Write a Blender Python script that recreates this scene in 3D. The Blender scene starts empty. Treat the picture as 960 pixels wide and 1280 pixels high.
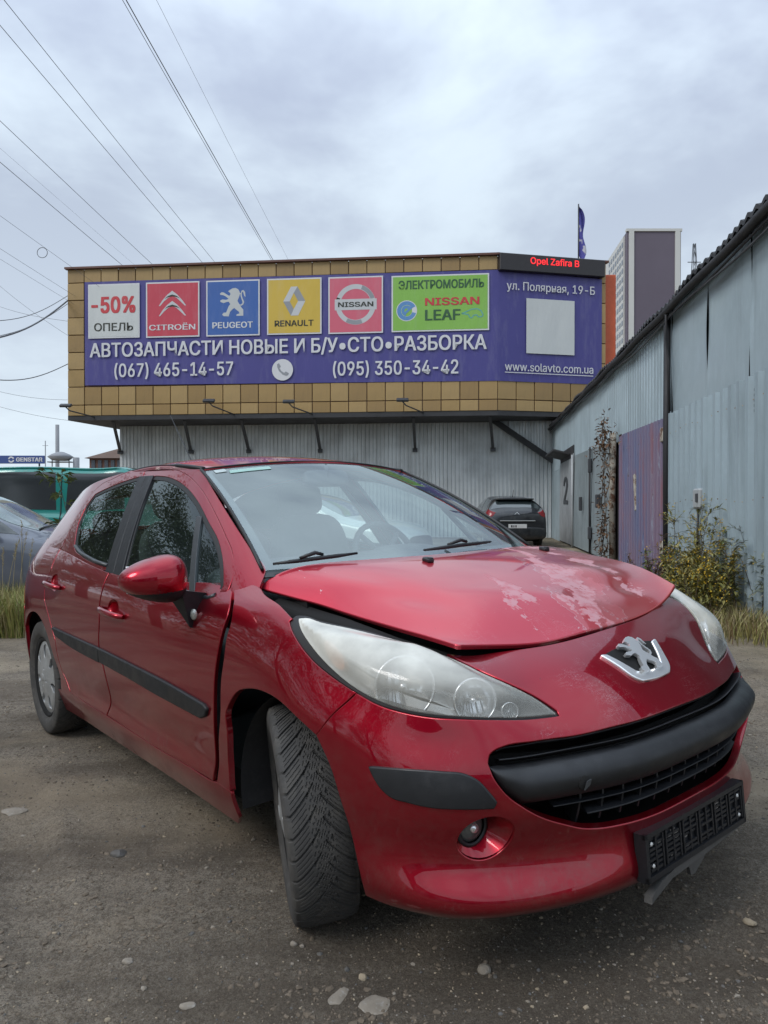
import bpy, bmesh, math, random
import numpy as np
from mathutils import Vector, Matrix
from mathutils.geometry import delaunay_2d_cdt, tessellate_polygon
R = math.radians
random.seed(7); RNG = np.random.default_rng(7)
S = bpy.context.scene; COL = S.collection

# ------------------------------------------------------------------ camera
cd = bpy.data.cameras.new('camera'); cam = bpy.data.objects.new('camera', cd); COL.objects.link(cam)
cd.sensor_fit = 'VERTICAL'; cd.sensor_height = 36.0; cd.lens = 36.0*910/1280
cd.clip_start = 0.05; cd.clip_end = 3000
cam.location = (0, 0, 1.192); cam.rotation_euler = (R(90)-0.0082, 0, 0)
S.camera = cam

# ------------------------------------------------------------------ sky, sun, exposure (overcast day)
SUN_EL, SUN_AZ = R(42), R(236)                       # azimuth clockwise from +Y
wd = bpy.data.worlds.new('World'); S.world = wd; wd.use_nodes = True
nt = wd.node_tree; N = nt.nodes; L = nt.links; N.clear()
def wn(t, **k):
    n = N.new(t)
    for a, b in k.items(): setattr(n, a, b)
    return n
out = wn('ShaderNodeOutputWorld'); bg = wn('ShaderNodeBackground'); bg.inputs[1].default_value = 0.10
sky = wn('ShaderNodeTexSky', sky_type='NISHITA', sun_disc=False, sun_elevation=SUN_EL, sun_rotation=SUN_AZ)
sky.air_density = 1.2; sky.dust_density = 2.5
tc = wn('ShaderNodeTexCoord'); sx = wn('ShaderNodeSeparateXYZ'); L.new(tc.outputs['Generated'], sx.inputs[0])
zc = wn('ShaderNodeMath', operation='MAXIMUM'); L.new(sx.outputs[2], zc.inputs[0]); zc.inputs[1].default_value = 0.0
zz = wn('ShaderNodeMath', operation='ADD'); L.new(zc.outputs[0], zz.inputs[0]); zz.inputs[1].default_value = 0.22
dx = wn('ShaderNodeMath', operation='DIVIDE'); L.new(sx.outputs[0], dx.inputs[0]); L.new(zz.outputs[0], dx.inputs[1])
dy = wn('ShaderNodeMath', operation='DIVIDE'); L.new(sx.outputs[1], dy.inputs[0]); L.new(zz.outputs[0], dy.inputs[1])
cx = wn('ShaderNodeCombineXYZ'); L.new(dx.outputs[0], cx.inputs[0]); L.new(dy.outputs[0], cx.inputs[1])
def wnoise(scale, detail, rough, dist, off):
    m = wn('ShaderNodeMapping'); m.inputs[1].default_value = off; L.new(cx.outputs[0], m.inputs[0])
    n = wn('ShaderNodeTexNoise'); n.inputs['Scale'].default_value = scale; n.inputs['Detail'].default_value = detail
    n.inputs['Roughness'].default_value = rough; n.inputs['Distortion'].default_value = dist; L.new(m.outputs[0], n.inputs['Vector']); return n
n1 = wnoise(1.05, 6, .52, .35, (3.3, 1.7, 0)); n2 = wnoise(2.6, 5, .55, .2, (8.1, 4.2, 2.0))
mx = wn('ShaderNodeMix', data_type='FLOAT'); mx.inputs[0].default_value = .32; L.new(n1.outputs[0], mx.inputs[2]); L.new(n2.outputs[0], mx.inputs[3])
cr = wn('ShaderNodeValToRGB'); L.new(mx.outputs[0], cr.inputs[0]); e = cr.color_ramp; e.interpolation = 'EASE'
e.elements[0].position = .40; e.elements[0].color = (4.3, 4.95, 6.3, 1)       # darker cloud bellies (scaled by the 0.10 strength)
e.elements[1].position = .585; e.elements[1].color = (7.0, 8.1, 9.2, 1)      # thin bright cloud
mxs = wn('ShaderNodeMix', data_type='RGBA'); mxs.inputs[0].default_value = .93
L.new(sky.outputs[0], mxs.inputs[6]); L.new(cr.outputs[0], mxs.inputs[7])
# brighter veil towards the horizon
hz = wn('ShaderNodeMapRange'); L.new(zc.outputs[0], hz.inputs[0]); hz.inputs[1].default_value = 0.0; hz.inputs[2].default_value = .48; hz.inputs[3].default_value = .75; hz.inputs[4].default_value = 0
mxh = wn('ShaderNodeMix', data_type='RGBA'); L.new(hz.outputs[0], mxh.inputs[0]); L.new(mxs.outputs[2], mxh.inputs[6]); mxh.inputs[7].default_value = (7.5, 8.6, 9.4, 1)
# overcast skies are brightest overhead
zb_ = wn('ShaderNodeMapRange', interpolation_type='SMOOTHSTEP'); L.new(zc.outputs[0], zb_.inputs[0]); zb_.inputs[1].default_value = .30; zb_.inputs[2].default_value = 1.; zb_.inputs[3].default_value = 1.; zb_.inputs[4].default_value = 1.9
vm_ = wn('ShaderNodeVectorMath', operation='SCALE'); L.new(mxh.outputs[2], vm_.inputs[0]); L.new(zb_.outputs[0], vm_.inputs['Scale'])
L.new(vm_.outputs[0], bg.inputs[0]); L.new(bg.outputs[0], out.inputs[0])
sl = bpy.data.lights.new('sun', 'SUN'); sl.energy = 1.4; sl.angle = R(25); sl.color = (1, .97, .93)
so = bpy.data.objects.new('sun', sl); COL.objects.link(so)
so.rotation_euler = (R(90)-SUN_EL, 0, -SUN_AZ+math.pi)
so.rotation_euler = Vector((-math.sin(SUN_AZ)*math.cos(SUN_EL), -math.cos(SUN_AZ)*math.cos(SUN_EL), -math.sin(SUN_EL))).to_track_quat('-Z', 'Y').to_euler()
S.view_settings.view_transform = 'Standard'; S.view_settings.look = 'None'; S.view_settings.exposure = 0.12; S.view_settings.gamma = 1
S.view_settings.use_curve_mapping = False
S.render.engine = 'CYCLES'; S.cycles.max_bounces = 12; S.cycles.transparent_max_bounces = 16; S.cycles.caustics_reflective = False; S.cycles.caustics_refractive = False

# ------------------------------------------------------------------ materials
def lin(c): return tuple(((x/255)/12.92 if x/255 <= .04045 else ((x/255+.055)/1.055)**2.4) for x in c)
class M:
    """small builder for a Principled material"""
    def __init__(s, name, col, rough=.6, metal=0., **kw):
        s.m = bpy.data.materials.new(name); s.m.use_nodes = True; s.t = s.m.node_tree; s.N = s.t.nodes; s.L = s.t.links
        s.b = s.N['Principled BSDF']; s.b.inputs['Base Color'].default_value = (*col[:3], 1); s.b.inputs['Roughness'].default_value = rough
        s.b.inputs['Metallic'].default_value = metal; s.col = None; s.base = (*col[:3], 1); s.bump = None; s._co = {}
        for k, v in kw.items(): s.b.inputs[k.replace('_', ' ')].default_value = v
    def n(s, t, **k):
        n = s.N.new(t)
        for a, b in k.items(): setattr(n, a, b)
        return n
    def co(s, kind='Object', scale=(1, 1, 1), rot=(0, 0, 0)):
        k = (kind, scale, rot)
        if k not in s._co:
            c = s.n('ShaderNodeTexCoord'); m = s.n('ShaderNodeMapping'); m.inputs[3].default_value = scale; m.inputs[2].default_value = rot
            s.L.new(c.outputs[kind], m.inputs[0]); s._co[k] = m.outputs[0]
        return s._co[k]
    def noise(s, scale, detail=4, rough=.55, dist=0, vec=None):
        n = s.n('ShaderNodeTexNoise'); n.inputs['Scale'].default_value = scale; n.inputs['Detail'].default_value = detail
        n.inputs['Roughness'].default_value = rough; n.inputs['Distortion'].default_value = dist; s.L.new(vec or s.co(), n.inputs['Vector']); return n.outputs[0]
    def ramp(s, f, a, b, va=0., vb=1.):
        r = s.n('ShaderNodeMapRange'); r.inputs[1].default_value = a; r.inputs[2].default_value = b; r.inputs[3].default_value = va; r.inputs[4].default_value = vb
        s.L.new(f, r.inputs[0]); return r.outputs[0]
    def math(s, op, a, b):
        m = s.n('ShaderNodeMath', operation=op)
        for i, x in enumerate((a, b)):
            if hasattr(x, 'is_output'): s.L.new(x, m.inputs[i])
            else: m.inputs[i].default_value = x
        return m.outputs[0]
    def mix(s, fac, col):
        """lay colour col over what is there, by fac"""
        m = s.n('ShaderNodeMix', data_type='RGBA')
        if hasattr(fac, 'is_output'): s.L.new(fac, m.inputs[0])
        else: m.inputs[0].default_value = fac
        if s.col is None: m.inputs[6].default_value = s.base
        else: s.L.new(s.col, m.inputs[6])
        m.inputs[7].default_value = (*col[:3], 1); s.col = m.outputs[2]; s.L.new(s.col, s.b.inputs['Base Color']); return s
    def rough(s, sock): s.L.new(sock, s.b.inputs['Roughness']); return s
    def bumpit(s, h, strength=.3, dist=.01):
        b = s.n('ShaderNodeBump'); b.inputs['Strength'].default_value = strength; b.inputs['Distance'].default_value = dist; s.L.new(h, b.inputs['Height'])
        if s.bump: s.L.new(s.bump, b.inputs['Normal'])
        s.bump = b.outputs[0]; s.L.new(s.bump, s.b.inputs['Normal']); return s
def simple(name, col, rough=.6, metal=0., var=.25, scale=8., grime=None, bump=0., **kw):
    m = M(name, col, rough, metal, **kw); f = m.noise(scale, 6, .6)
    m.mix(m.ramp(f, .35, .75, 0, var), tuple(c*.45 for c in col))
    m.mix(m.ramp(m.noise(scale*5.3, 3), .55, .8, 0, var*.7), tuple(min(1, c*1.5+.02) for c in col))
    m.rough(m.ramp(f, .3, .7, max(.03, rough-.08), min(1, rough+.08)))
    if bump: m.bumpit(m.noise(scale*12, 3), .4, bump)
    return m.m

# ------------------------------------------------------------------ mesh helpers
def link(o, parent=None):
    COL.objects.link(o)
    if parent is not None: o.parent = parent
    return o
def mk(name, V, F, mats, parent=None, smooth=False, mi=None, normals=None, uv=None):
    me = bpy.data.meshes.new(name); me.from_pydata([tuple(map(float, v)) for v in V], [], [tuple(map(int, f)) for f in F])
    for m in (mats if isinstance(mats, (list, tuple)) else [mats]): me.materials.append(m)
    if mi is not None: me.polygons.foreach_set('material_index', np.asarray(mi, np.int32))
    if smooth is True: me.polygons.foreach_set('use_smooth', [True]*len(F))
    elif smooth is not False: me.polygons.foreach_set('use_smooth', list(map(bool, smooth)))
    if uv is not None:
        l = me.uv_layers.new(name='uv'); idx = np.empty(len(me.loops), np.int32); me.loops.foreach_get('vertex_index', idx)
        l.data.foreach_set('uv', np.asarray(uv, np.float32)[idx].ravel())
    me.update()
    if normals is not None: me.normals_split_custom_set_from_vertices([tuple(map(float, n)) for n in normals])
    return link(bpy.data.objects.new(name, me), parent)
def tag(o, label=None, cat=None, group=None, kind=None):
    for k, v in (('label', label), ('category', cat), ('group', group), ('kind', kind)):
        if v: o[k] = v
    return o
def empty(name, loc=(0, 0, 0), rz=0., parent=None):
    o = bpy.data.objects.new(name, None); o.location = loc; o.rotation_euler = (0, 0, rz); o.empty_display_size = .2
    return link(o, parent)
def copy_tree(o, parent=None, loc=None):
    c = o.copy(); COL.objects.link(c)
    if parent is not None: c.parent = parent
    if loc is not None: c.location = loc
    for ch in list(o.children): copy_tree(ch, c)
    return c
class G:
    """collects shapes, builds ONE mesh object"""
    def __init__(s): s.V = []; s.F = []; s.mi = []; s.sm = []
    def add(s, V, F, mi=0, sm=False):
        o = len(s.V); s.V += [tuple(v) for v in V]; s.F += [tuple(i+o for i in f) for f in F]; s.mi += [mi]*len(F); s.sm += [sm]*len(F); return s
    def box(s, c, d, rot=None, mi=0, bev=0.):
        x, y, z = (k/2 for k in d)
        if bev:
            b = min(bev, x*.49, y*.49, z*.49); V = []; idx = {}
            for ax in range(3):
                for sg in (-1, 1):
                    for (p, q) in ((-1, -1), (1, -1), (1, 1), (-1, 1)):
                        v = [0, 0, 0]; v[ax] = sg*(x, y, z)[ax]; o1, o2 = (ax+1) % 3, (ax+2) % 3
                        v[o1] = p*((x, y, z)[o1]-b); v[o2] = q*((x, y, z)[o2]-b); idx[(ax, sg, o1, p, o2, q)] = len(V); V.append(v)
            P = [Vector(v) for v in V]; bm = bmesh.new()
            vs = [bm.verts.new(p) for p in P]; r = bmesh.ops.convex_hull(bm, input=vs); bmesh.ops.recalc_face_normals(bm, faces=bm.faces)
            bmesh.ops.dissolve_limit(bm, angle_limit=.01, verts=bm.verts, edges=bm.edges)
            bm.verts.index_update(); V = [v.co.copy() for v in bm.verts]; F = [[v.index for v in f.verts] for f in bm.faces]; bm.free()
        else:
            V = [Vector((a*x, b*y, c_*z)) for a in (-1, 1) for b in (-1, 1) for c_ in (-1, 1)]
            F = [(0, 1, 3, 2), (4, 6, 7, 5), (0, 4, 5, 1), (2, 3, 7, 6), (0, 2, 6, 4), (1, 5, 7, 3)]
        if rot is not None: V = [rot @ v for v in V]
        c = Vector(c); return s.add([v+c for v in V], F, mi)
    def tube(s, pts, r, n=8, mi=0, cap=True, sm=True):
        P = [Vector(p) for p in pts]; rr = r if isinstance(r, (list, tuple)) else [r]*len(P); V = []; F = []; up = None
        for i, p in enumerate(P):
            t = (P[min(i+1, len(P)-1)]-P[max(i-1, 0)]).normalized()
            if up is None: up = t.orthogonal().normalized()
            up = (up-t*up.dot(t)).normalized() if (up-t*up.dot(t)).length > 1e-6 else t.orthogonal().normalized()
            b = t.cross(up)
            for k in range(n): a = 2*math.pi*k/n; V.append(p+(up*math.cos(a)+b*math.sin(a))*rr[i])
        for i in range(len(P)-1):
            for k in range(n): F.append((i*n+k, i*n+(k+1) % n, (i+1)*n+(k+1) % n, (i+1)*n+k))
        s.add(V, F, mi, sm)
        if cap: o = len(s.V)-len(V); s.F += [tuple(o+k for k in range(n))[::-1], tuple(o+(len(P)-1)*n+k for k in range(n))]; s.mi += [mi]*2; s.sm += [False]*2
        return s
    def lathe(s, prof, n=32, mi=0, M4=None, sm=True, close=False):
        """profile [(r, h)] about local Z"""
        V = []; F = []; k = len(prof)
        for i in range(n):
            a = 2*math.pi*i/n
            for r, h in prof: V.append(Vector((r*math.cos(a), r*math.sin(a), h)))
        for i in range(n):
            j = (i+1) % n
            for q in range(k-1 if not close else k): F.append((i*k+q, j*k+q, j*k+(q+1) % k, i*k+(q+1) % k))
        if M4 is not None: V = [M4 @ v for v in V]
        return s.add(V, F, mi, sm)
    def prism(s, poly, z0, z1, mi=0, M4=None, back=True):
        """2D polygon (maybe concave) extruded along local Z"""
        n = len(poly); a = sum(poly[i][0]*poly[(i+1) % n][1]-poly[(i+1) % n][0]*poly[i][1] for i in range(n))
        if a < 0: poly = poly[::-1]
        tri = tessellate_polygon([[Vector((x, y, 0)) for x, y in poly]])
        V = [Vector((x, y, z0)) for x, y in poly]+[Vector((x, y, z1)) for x, y in poly]; F = []
        for t in tri:
            p = [poly[i] for i in t]; ar = (p[1][0]-p[0][0])*(p[2][1]-p[0][1])-(p[2][0]-p[0][0])*(p[1][1]-p[0][1])
            t = t if ar > 0 else t[::-1]; F.append(tuple(i+n for i in t))
            if back: F.append(tuple(t[::-1]))
        for i in range(n): j = (i+1) % n; F.append((i, j, j+n, i+n))
        if M4 is not None: V = [M4 @ v for v in V]
        return s.add(V, F, mi)
    def build(s, name, mats, parent=None): return mk(name, s.V, s.F, mats, parent, s.sm, s.mi)
try: FONT = bpy.data.fonts.load(bpy.utils.resource_path('LOCAL')+'/datafiles/fonts/Inter.woff2')   # Blender's own interface face
except Exception: FONT = None
def text_mesh(name, body, box, mat, M4, parent=None, bold=.0, depth=.004, sx=None):
    """lettering fitted into box (x0, y0, x1, y1) of the plane M4 (x right, y up, z out)"""
    c = bpy.data.curves.new(name, 'FONT'); c.body = body
    if FONT: c.font = FONT
    c.size = 1; c.extrude = .02; c.resolution_u = 3
    o = bpy.data.objects.new(name, c); COL.objects.link(o); bpy.context.view_layer.update()
    me = bpy.data.meshes.new_from_object(o.evaluated_get(bpy.context.evaluated_depsgraph_get())); bpy.data.objects.remove(o)
    co = np.empty(len(me.vertices)*3); me.vertices.foreach_get('co', co); co = co.reshape(-1, 3); F0 = [list(p.vertices) for p in me.polygons]; bpy.data.meshes.remove(me)
    lo, hi = co.min(0), co.max(0); x0, y0, x1, y1 = box; b = bold*2.0; co = (co-lo)/(hi-lo+1e-9); V = []; F = []
    wgt = b/(hi[0]-lo[0]); hgt = b*.5/(hi[1]-lo[1])
    for k, (sx_, sy_) in enumerate(((0, 0), (1, 0), (0, 1), (1, 1)) if bold else ((0, 0),)):   # heavier strokes: the letter laid over itself with a small shift
        P = co.copy(); P[:, 0] = x0+(P[:, 0]*(1-wgt)+sx_*wgt)*(x1-x0); P[:, 1] = y0+(P[:, 1]*(1-hgt)+sy_*hgt)*(y1-y0); P[:, 2] = P[:, 2]*depth+k*.0007
        F += [[i+len(V)*len(co) for i in f] for f in F0]; V.append(P)
    V = np.concatenate(V); A = np.array(M4); V = V@A[:3, :3].T+A[:3, 3]
    return mk(name, V, F, mat, parent)
def frame4(o, x, y):
    """matrix with origin o, local X along x, local Y along y, local Z out"""
    x = Vector(x).normalized(); z = x.cross(Vector(y)).normalized(); y = z.cross(x); o = Vector(o)
    return Matrix(((x.x, y.x, z.x, o.x), (x.y, y.y, z.y, o.y), (x.z, y.z, z.z, o.z), (0, 0, 0, 1)))
def corr_sheet(g, o, ex, W, H, pitch=.15, depth=.025, ez=(0, 0, 1), n_out=None, mi=0, jitter=0., top=None, prof_=((0, 0), (.30, 0), (.42, 1), (.78, 1), (.90, 0))):
    """trapezoid-ribbed sheet: origin o, along ex, up ez, ribs vertical; top(u) gives a sloping upper edge"""
    ex = Vector(ex).normalized(); ez = Vector(ez); nn = Vector(n_out).normalized(); o = Vector(o); u = 0; prof = []
    while u < W-1e-6:
        for a, d in prof_:
            if u+a*pitch <= W: prof.append((u+a*pitch, d))
        u += pitch
    prof.append((W, 0)); V = []; F = []
    for u, d in prof:
        j = jitter*math.sin(u*3.1)*math.sin(u*.77)
        b = o+ex*u+nn*(d*depth+j); h = H if top is None else top(u)
        V += [b, b+ez*h]
    for i in range(len(prof)-1): F.append((2*i, 2*i+2, 2*i+3, 2*i+1))
    return g.add(V, F, mi)
# ================================================================== SETTING
def sstep(a, b, x): t = np.clip((x-a)/(b-a), 0, 1); return t*t*(3-2*t)
_ph = RNG.uniform(0, 6.28, (24, 2)); _dr = RNG.uniform(0, 6.28, 24)
def wob(x, y, wl, k0, n):
    h = 0
    for i in range(k0, k0+n):
        a = _dr[i]; h = h+np.sin((x*np.cos(a)+y*np.sin(a))*6.283/(wl*(.7+.07*i))+_ph[i, 0])
    return h/n
def ground_z(x, y):
    x = np.asarray(x, float); y = np.asarray(y, float)
    tilt = .0301*np.clip(x, -3, 2.2)*(1-sstep(5.5, 11, y))
    near = sstep(.3, 1.2, np.minimum.reduce([np.hypot(x-.0, y-2.2), np.hypot(x+1.8, y-4.05), np.hypot(x-.95, y-3.0), np.hypot(x+.66, y-5.0)]))
    far = 1-sstep(12, 40, np.hypot(x, y)); rut = 0
    for (ax_, ay_, bx_, by_, w_) in ((-.55, 1.3, -2.3, 4.6, .10), (-1.25, 1.2, -3.2, 4.4, .10), (.75, 1.75, 2.6, 2.75, .085), (1.0, 1.55, 2.8, 2.45, .085), (-.2, 1.2, 1.4, 1.75, .09)):   # wheel ruts pressed into the dirt
        dx_, dy_ = bx_-ax_, by_-ay_; L_ = np.hypot(dx_, dy_); s_ = ((x-ax_)*dx_+(y-ay_)*dy_)/L_; d_ = ((x-ax_)*dy_-(y-ay_)*dx_)/L_+.05*np.sin(s_*1.9+ax_*3); e_ = sstep(-.3, .2, s_)*(1-sstep(L_-.3, L_+.3, s_))
        rut = rut+e_*(-.016*np.exp(-(d_/w_)**4)+.012*np.exp(-((np.abs(d_)-w_*1.5)/.05)**2)+.0022*np.exp(-(d_/w_)**4)*np.sign(np.sin(s_*6.283/.085+np.abs(d_)*25)))
    return tilt+near*rut+far*(near*.018*wob(x, y, 1.7, 0, 6)+.0055*wob(x, y, .42, 6, 7)+.0032*wob(x, y, .17, 13, 7))
def gz(x, y): return float(ground_z(x, y))

mg = M('dirt_ground', (.30, .24, .175), .95)
pos = mg.co('Object')
mg.mix(mg.ramp(mg.noise(.55, 5, .6), .42, .68), (.43, .355, .27))         # dry dusty patches
mg.mix(mg.ramp(mg.noise(7, 6, .72), .50, .68, 0, .6), (.18, .14, .10)); mg.mix(mg.ramp(mg.noise(11, 6, .72, 0, mg.co('Object', (1, 1, 1), (0, 0, 1))), .52, .70, 0, .55), (.30, .26, .21))
mg.mix(mg.ramp(mg.noise(1.3, 5, .6, .6), .52, .72, 0, .75), (.145, .112, .080))     # damp dark patches
mg.mix(mg.ramp(mg.noise(38, 4, .7), .58, .70, 0, .8), (.30, .27, .23))        # pale grit
mg.mix(mg.ramp(mg.noise(61, 3, .7), .60, .72, 0, .9), (.05, .045, .04))        # dark grit
mg.mix(mg.ramp(mg.noise(150, 2, .7), .62, .74, 0, .8), (.38, .37, .35))
mg.mix(mg.ramp(mg.noise(120, 2, .7), .60, .72, 0, .8), (.045, .04, .036))
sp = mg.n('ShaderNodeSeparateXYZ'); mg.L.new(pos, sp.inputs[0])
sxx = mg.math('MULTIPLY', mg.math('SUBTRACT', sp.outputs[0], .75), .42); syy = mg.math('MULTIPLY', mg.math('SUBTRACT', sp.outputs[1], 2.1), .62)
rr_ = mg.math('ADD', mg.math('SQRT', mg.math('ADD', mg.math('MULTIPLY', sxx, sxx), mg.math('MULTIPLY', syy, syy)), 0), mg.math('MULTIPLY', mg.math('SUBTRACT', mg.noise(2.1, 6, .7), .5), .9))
mg.mix(mg.ramp(rr_, .28, .62, .45, 0), (.060, .048, .036))        # darker ellipse with a noisy edge, centred at the car's nose
mossx = mg.ramp(mg.math('SUBTRACT', sp.outputs[0], mg.math('MULTIPLY', sp.outputs[1], .133)), 1.75, 2.3)
mg.mix(mg.math('MULTIPLY', mossx, mg.ramp(mg.noise(2.2, 5, .65), .36, .56, 0, .85)), (.115, .13, .035))   # moss strip by the garages
trk = mg.noise(1., 5, .6, .25, mg.co('Object', (.42, 2.4, 1), (0, 0, R(-32)))); mg.mix(mg.ramp(trk, .46, .34, 0, .75), (.115, .088, .062)); mg.mix(mg.ramp(trk, .54, .68, 0, .6), (.47, .40, .31))   # swept wheel tracks
trk2 = mg.noise(1., 5, .6, .25, mg.co('Object', (.38, 2.0, 1), (0, 0, R(28)))); mg.mix(mg.ramp(trk2, .45, .33, 0, .6), (.115, .088, .062))
for sc_, st_ in ((16, .55), (38, .8), (80, .8), (170, .75)):
    nz = mg.noise(sc_, 5, .82, 0, mg.co('Object', (1, 1, 1), (0, 0, .1*sc_))); mg.mix(mg.ramp(nz, .485, .39, 0, st_), (.10, .077, .054)); mg.mix(mg.ramp(nz, .53, .64, 0, st_), (.36, .315, .25))
mg.mix(mg.ramp(mg.noise(230, 2, .8), .56, .66, 0, .9), (.30, .265, .22)); mg.mix(mg.ramp(mg.noise(270, 2, .8), .56, .66, 0, .9), (.045, .036, .027))
lo_ = mg.noise(.75, 6, .62, .4, mg.co('Object', (1, 1, 1), (0, 0, 2.2)))
mg.mix(mg.ramp(trk, .50, .36, 0, .55), (.10, .076, .053)); mg.mix(mg.ramp(trk2, .48, .35, 0, .5), (.12, .09, .064)); mg.mix(mg.ramp(lo_, .50, .66, 0, .55), (.46, .365, .25)); mg.mix(mg.ramp(rr_, .26, .60, .22, 0), (.060, .047, .034))   # trodden and dusty areas; ellipse at the nose darkened once more
mg.bumpit(mg.noise(36, 6, .8), .8, .03); mg.bumpit(mg.noise(95, 5, .8), .7, .010)
def axis(lo, hi, st, far, gr):
    a = list(np.arange(lo, hi, st)); s = st; x = a[-1]
    while x < far: s *= gr; x += s; a.append(x)
    s = st; x = a[0]; b = []
    while x > -far: s *= gr; x -= s; b.append(x)
    return np.array(b[::-1]+a)
ax = axis(-3.6, 3.2, .03, 900, 1.22); ay = axis(1.2, 6.0, .03, 900, 1.2)
XX, YY = np.meshgrid(ax, ay, indexing='ij'); ZZ = ground_z(XX, YY); nx, ny = XX.shape
idx = np.arange(nx*ny).reshape(nx, ny)
gF = np.stack([idx[:-1, :-1].ravel(), idx[1:, :-1].ravel(), idx[1:, 1:].ravel(), idx[:-1, 1:].ravel()], 1)
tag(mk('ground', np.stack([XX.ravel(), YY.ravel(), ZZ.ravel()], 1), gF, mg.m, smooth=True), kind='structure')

# ---- loose grit and stones
def stone_mesh(r, flat=.6, seed=0, n=1):
    rg = np.random.default_rng(seed); bm = bmesh.new(); bmesh.ops.create_icosphere(bm, subdivisions=n, radius=1)
    V = np.array([v.co[:] for v in bm.verts]); F = [[v.index for v in f.verts] for f in bm.faces]; bm.free()
    d = rg.normal(size=(7, 3)); d /= np.linalg.norm(d, axis=1)[:, None]
    cut = np.min(np.maximum(rg.uniform(.55, .95, 7)[None]/np.maximum(V@d.T, 1e-3), 0), 1); V = V*np.minimum(1.05, cut)[:, None]
    V = V*[1, rg.uniform(.6, 1), flat]*r; return V, F
ms = M('stone_grey', (.27, .235, .19), .9); ms.mix(ms.ramp(ms.noise(25, 5), .4, .7, 0, .6), (.16, .135, .105)); ms.mix(ms.ramp(ms.noise(90, 3), .55, .75, 0, .5), (.4, .39, .37)); ms.bumpit(ms.noise(60, 4), .5, .004)
mst = M('stone_tan', (.33, .27, .19), .9); mst.mix(mst.ramp(mst.noise(30, 5), .4, .7, 0, .5), (.2, .165, .12)); mst.bumpit(mst.noise(60, 4), .5, .004)
msd = M('stone_dark', (.10, .092, .082), .85); msd.mix(msd.ramp(msd.noise(40, 4), .4, .7, 0, .5), (.16, .16, .16))
SH = [stone_mesh(1, RNG.uniform(.45, .8), 50+i, 2) for i in range(6)]; SH1 = [stone_mesh(1, RNG.uniform(.35, .8), 50+i, 1) for i in range(6)]; SH0 = [stone_mesh(1, RNG.uniform(.5, .9), 80+i, 1) for i in range(6)]
gv = []; gf = []; gm = []; o = 0
for i in range(23000):
    d = 1.45+7.5*RNG.random()**1.9; x = RNG.uniform(-.6, .6)*d; V, F = (SH1 if i < 3600 else SH0)[i % 6]; r = (.003+.0075*RNG.random()**3 if i < 3600 else .0013+.0027*RNG.random()**2)+.0004*d*RNG.random()
    a = RNG.uniform(0, 6.28); c, s_ = math.cos(a), math.sin(a); P = V*r; P = np.stack([P[:, 0]*c-P[:, 1]*s_, P[:, 0]*s_+P[:, 1]*c, P[:, 2]], 1)+[x, d, gz(x, d)+r*.12]
    gv.append(P); gf += [[q+o for q in f] for f in F]; gm += [int(RNG.choice([3, 3, 3, 3, 0, 1, 2]))]*len(F); o += len(V)
m_clod = M('earth_clod', (.17, .135, .10), .95); m_clod.mix(m_clod.ramp(m_clod.noise(40, 4), .4, .65, 0, .8), (.095, .075, .054)); m_clod.bumpit(m_clod.noise(120, 4), .5, .003)
for i in range(6500):
    d = 1.45+4.6*RNG.random()**1.5; x = RNG.uniform(-.6, .6)*d
    if wob(x, d, 1.1, 3, 6) < -.12: continue                     # clods gather in drifts, the rest is trodden flat
    V, F = SH1[i % 6]; r = .0035+.0105*RNG.random()**2.6; a = RNG.uniform(0, 6.28); c, s_ = math.cos(a), math.sin(a); P = V*r; P = np.stack([P[:, 0]*c-P[:, 1]*s_, P[:, 0]*s_+P[:, 1]*c, P[:, 2]*.8], 1)+[x, d, gz(x, d)+r*.05]
    gv.append(P); gf += [[q+o for q in f] for f in F]; gm += [3]*len(F); o += len(V)
tag(mk('gravel', np.concatenate(gv), gf, [ms.m, mst.m, msd.m, m_clod.m], mi=gm), kind='stuff')
def stone(x, y, r, label, mat=ms.m, flat=.5, seed=1, group='stones lying loose on the dirt', rz=0., n=2):
    V, F = stone_mesh(r, flat, seed, n); ob = mk('stone', V, F, mat); ob.location = (x, y, gz(x, y)+r*flat*.25); ob.rotation_euler = (0, 0, rz)
    return tag(ob, label, 'stone', group)
stone(-1.52, 2.98, .062, 'flat pale grey stone slab at the left edge of the dirt', flat=.18, seed=3)
stone(-.02, 1.735, .042, 'larger of two pale concrete lumps sunk in the dirt in front of the car', flat=.08, seed=11)
stone(-.112, 1.765, .036, 'smaller of two pale concrete lumps sunk in the dirt in front of the car', flat=.08, seed=14, rz=1)
stone(-.055, 1.83, .012, 'tan pebble lying just behind the sunken concrete lumps', mst.m, .8, 5)
stone(-.245, 1.975, .011, 'longer one of two white pebbles touching each other before the front tyre', flat=.8, seed=6)
stone(-.222, 1.965, .009, 'rounder one of two white pebbles touching each other before the front tyre', flat=.8, seed=8)
stone(.255, 1.845, .017, 'rounded grey pebble alone on dark dirt under the car nose', flat=.8, seed=9)
stone(-.93, 2.55, .032, 'dark bluish stone chip on the dirt beside the sill', msd.m, .4, 12)
stone(-.68, 1.92, .016, 'grey angular stone on the dirt left of the front tyre', flat=.45, seed=17)
stone(-.475, 1.75, .020, 'pale elongated stone at the bottom of the dirt foreground', flat=.35, seed=19)
stone(-1.42, 2.02, .022, 'pale chip of stone near the lower left corner', flat=.4, seed=21)
stone(1.02, 2.02, .018, 'tan lump of earth on the tyre track right of the bumper', mst.m, .6, 23)
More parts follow.
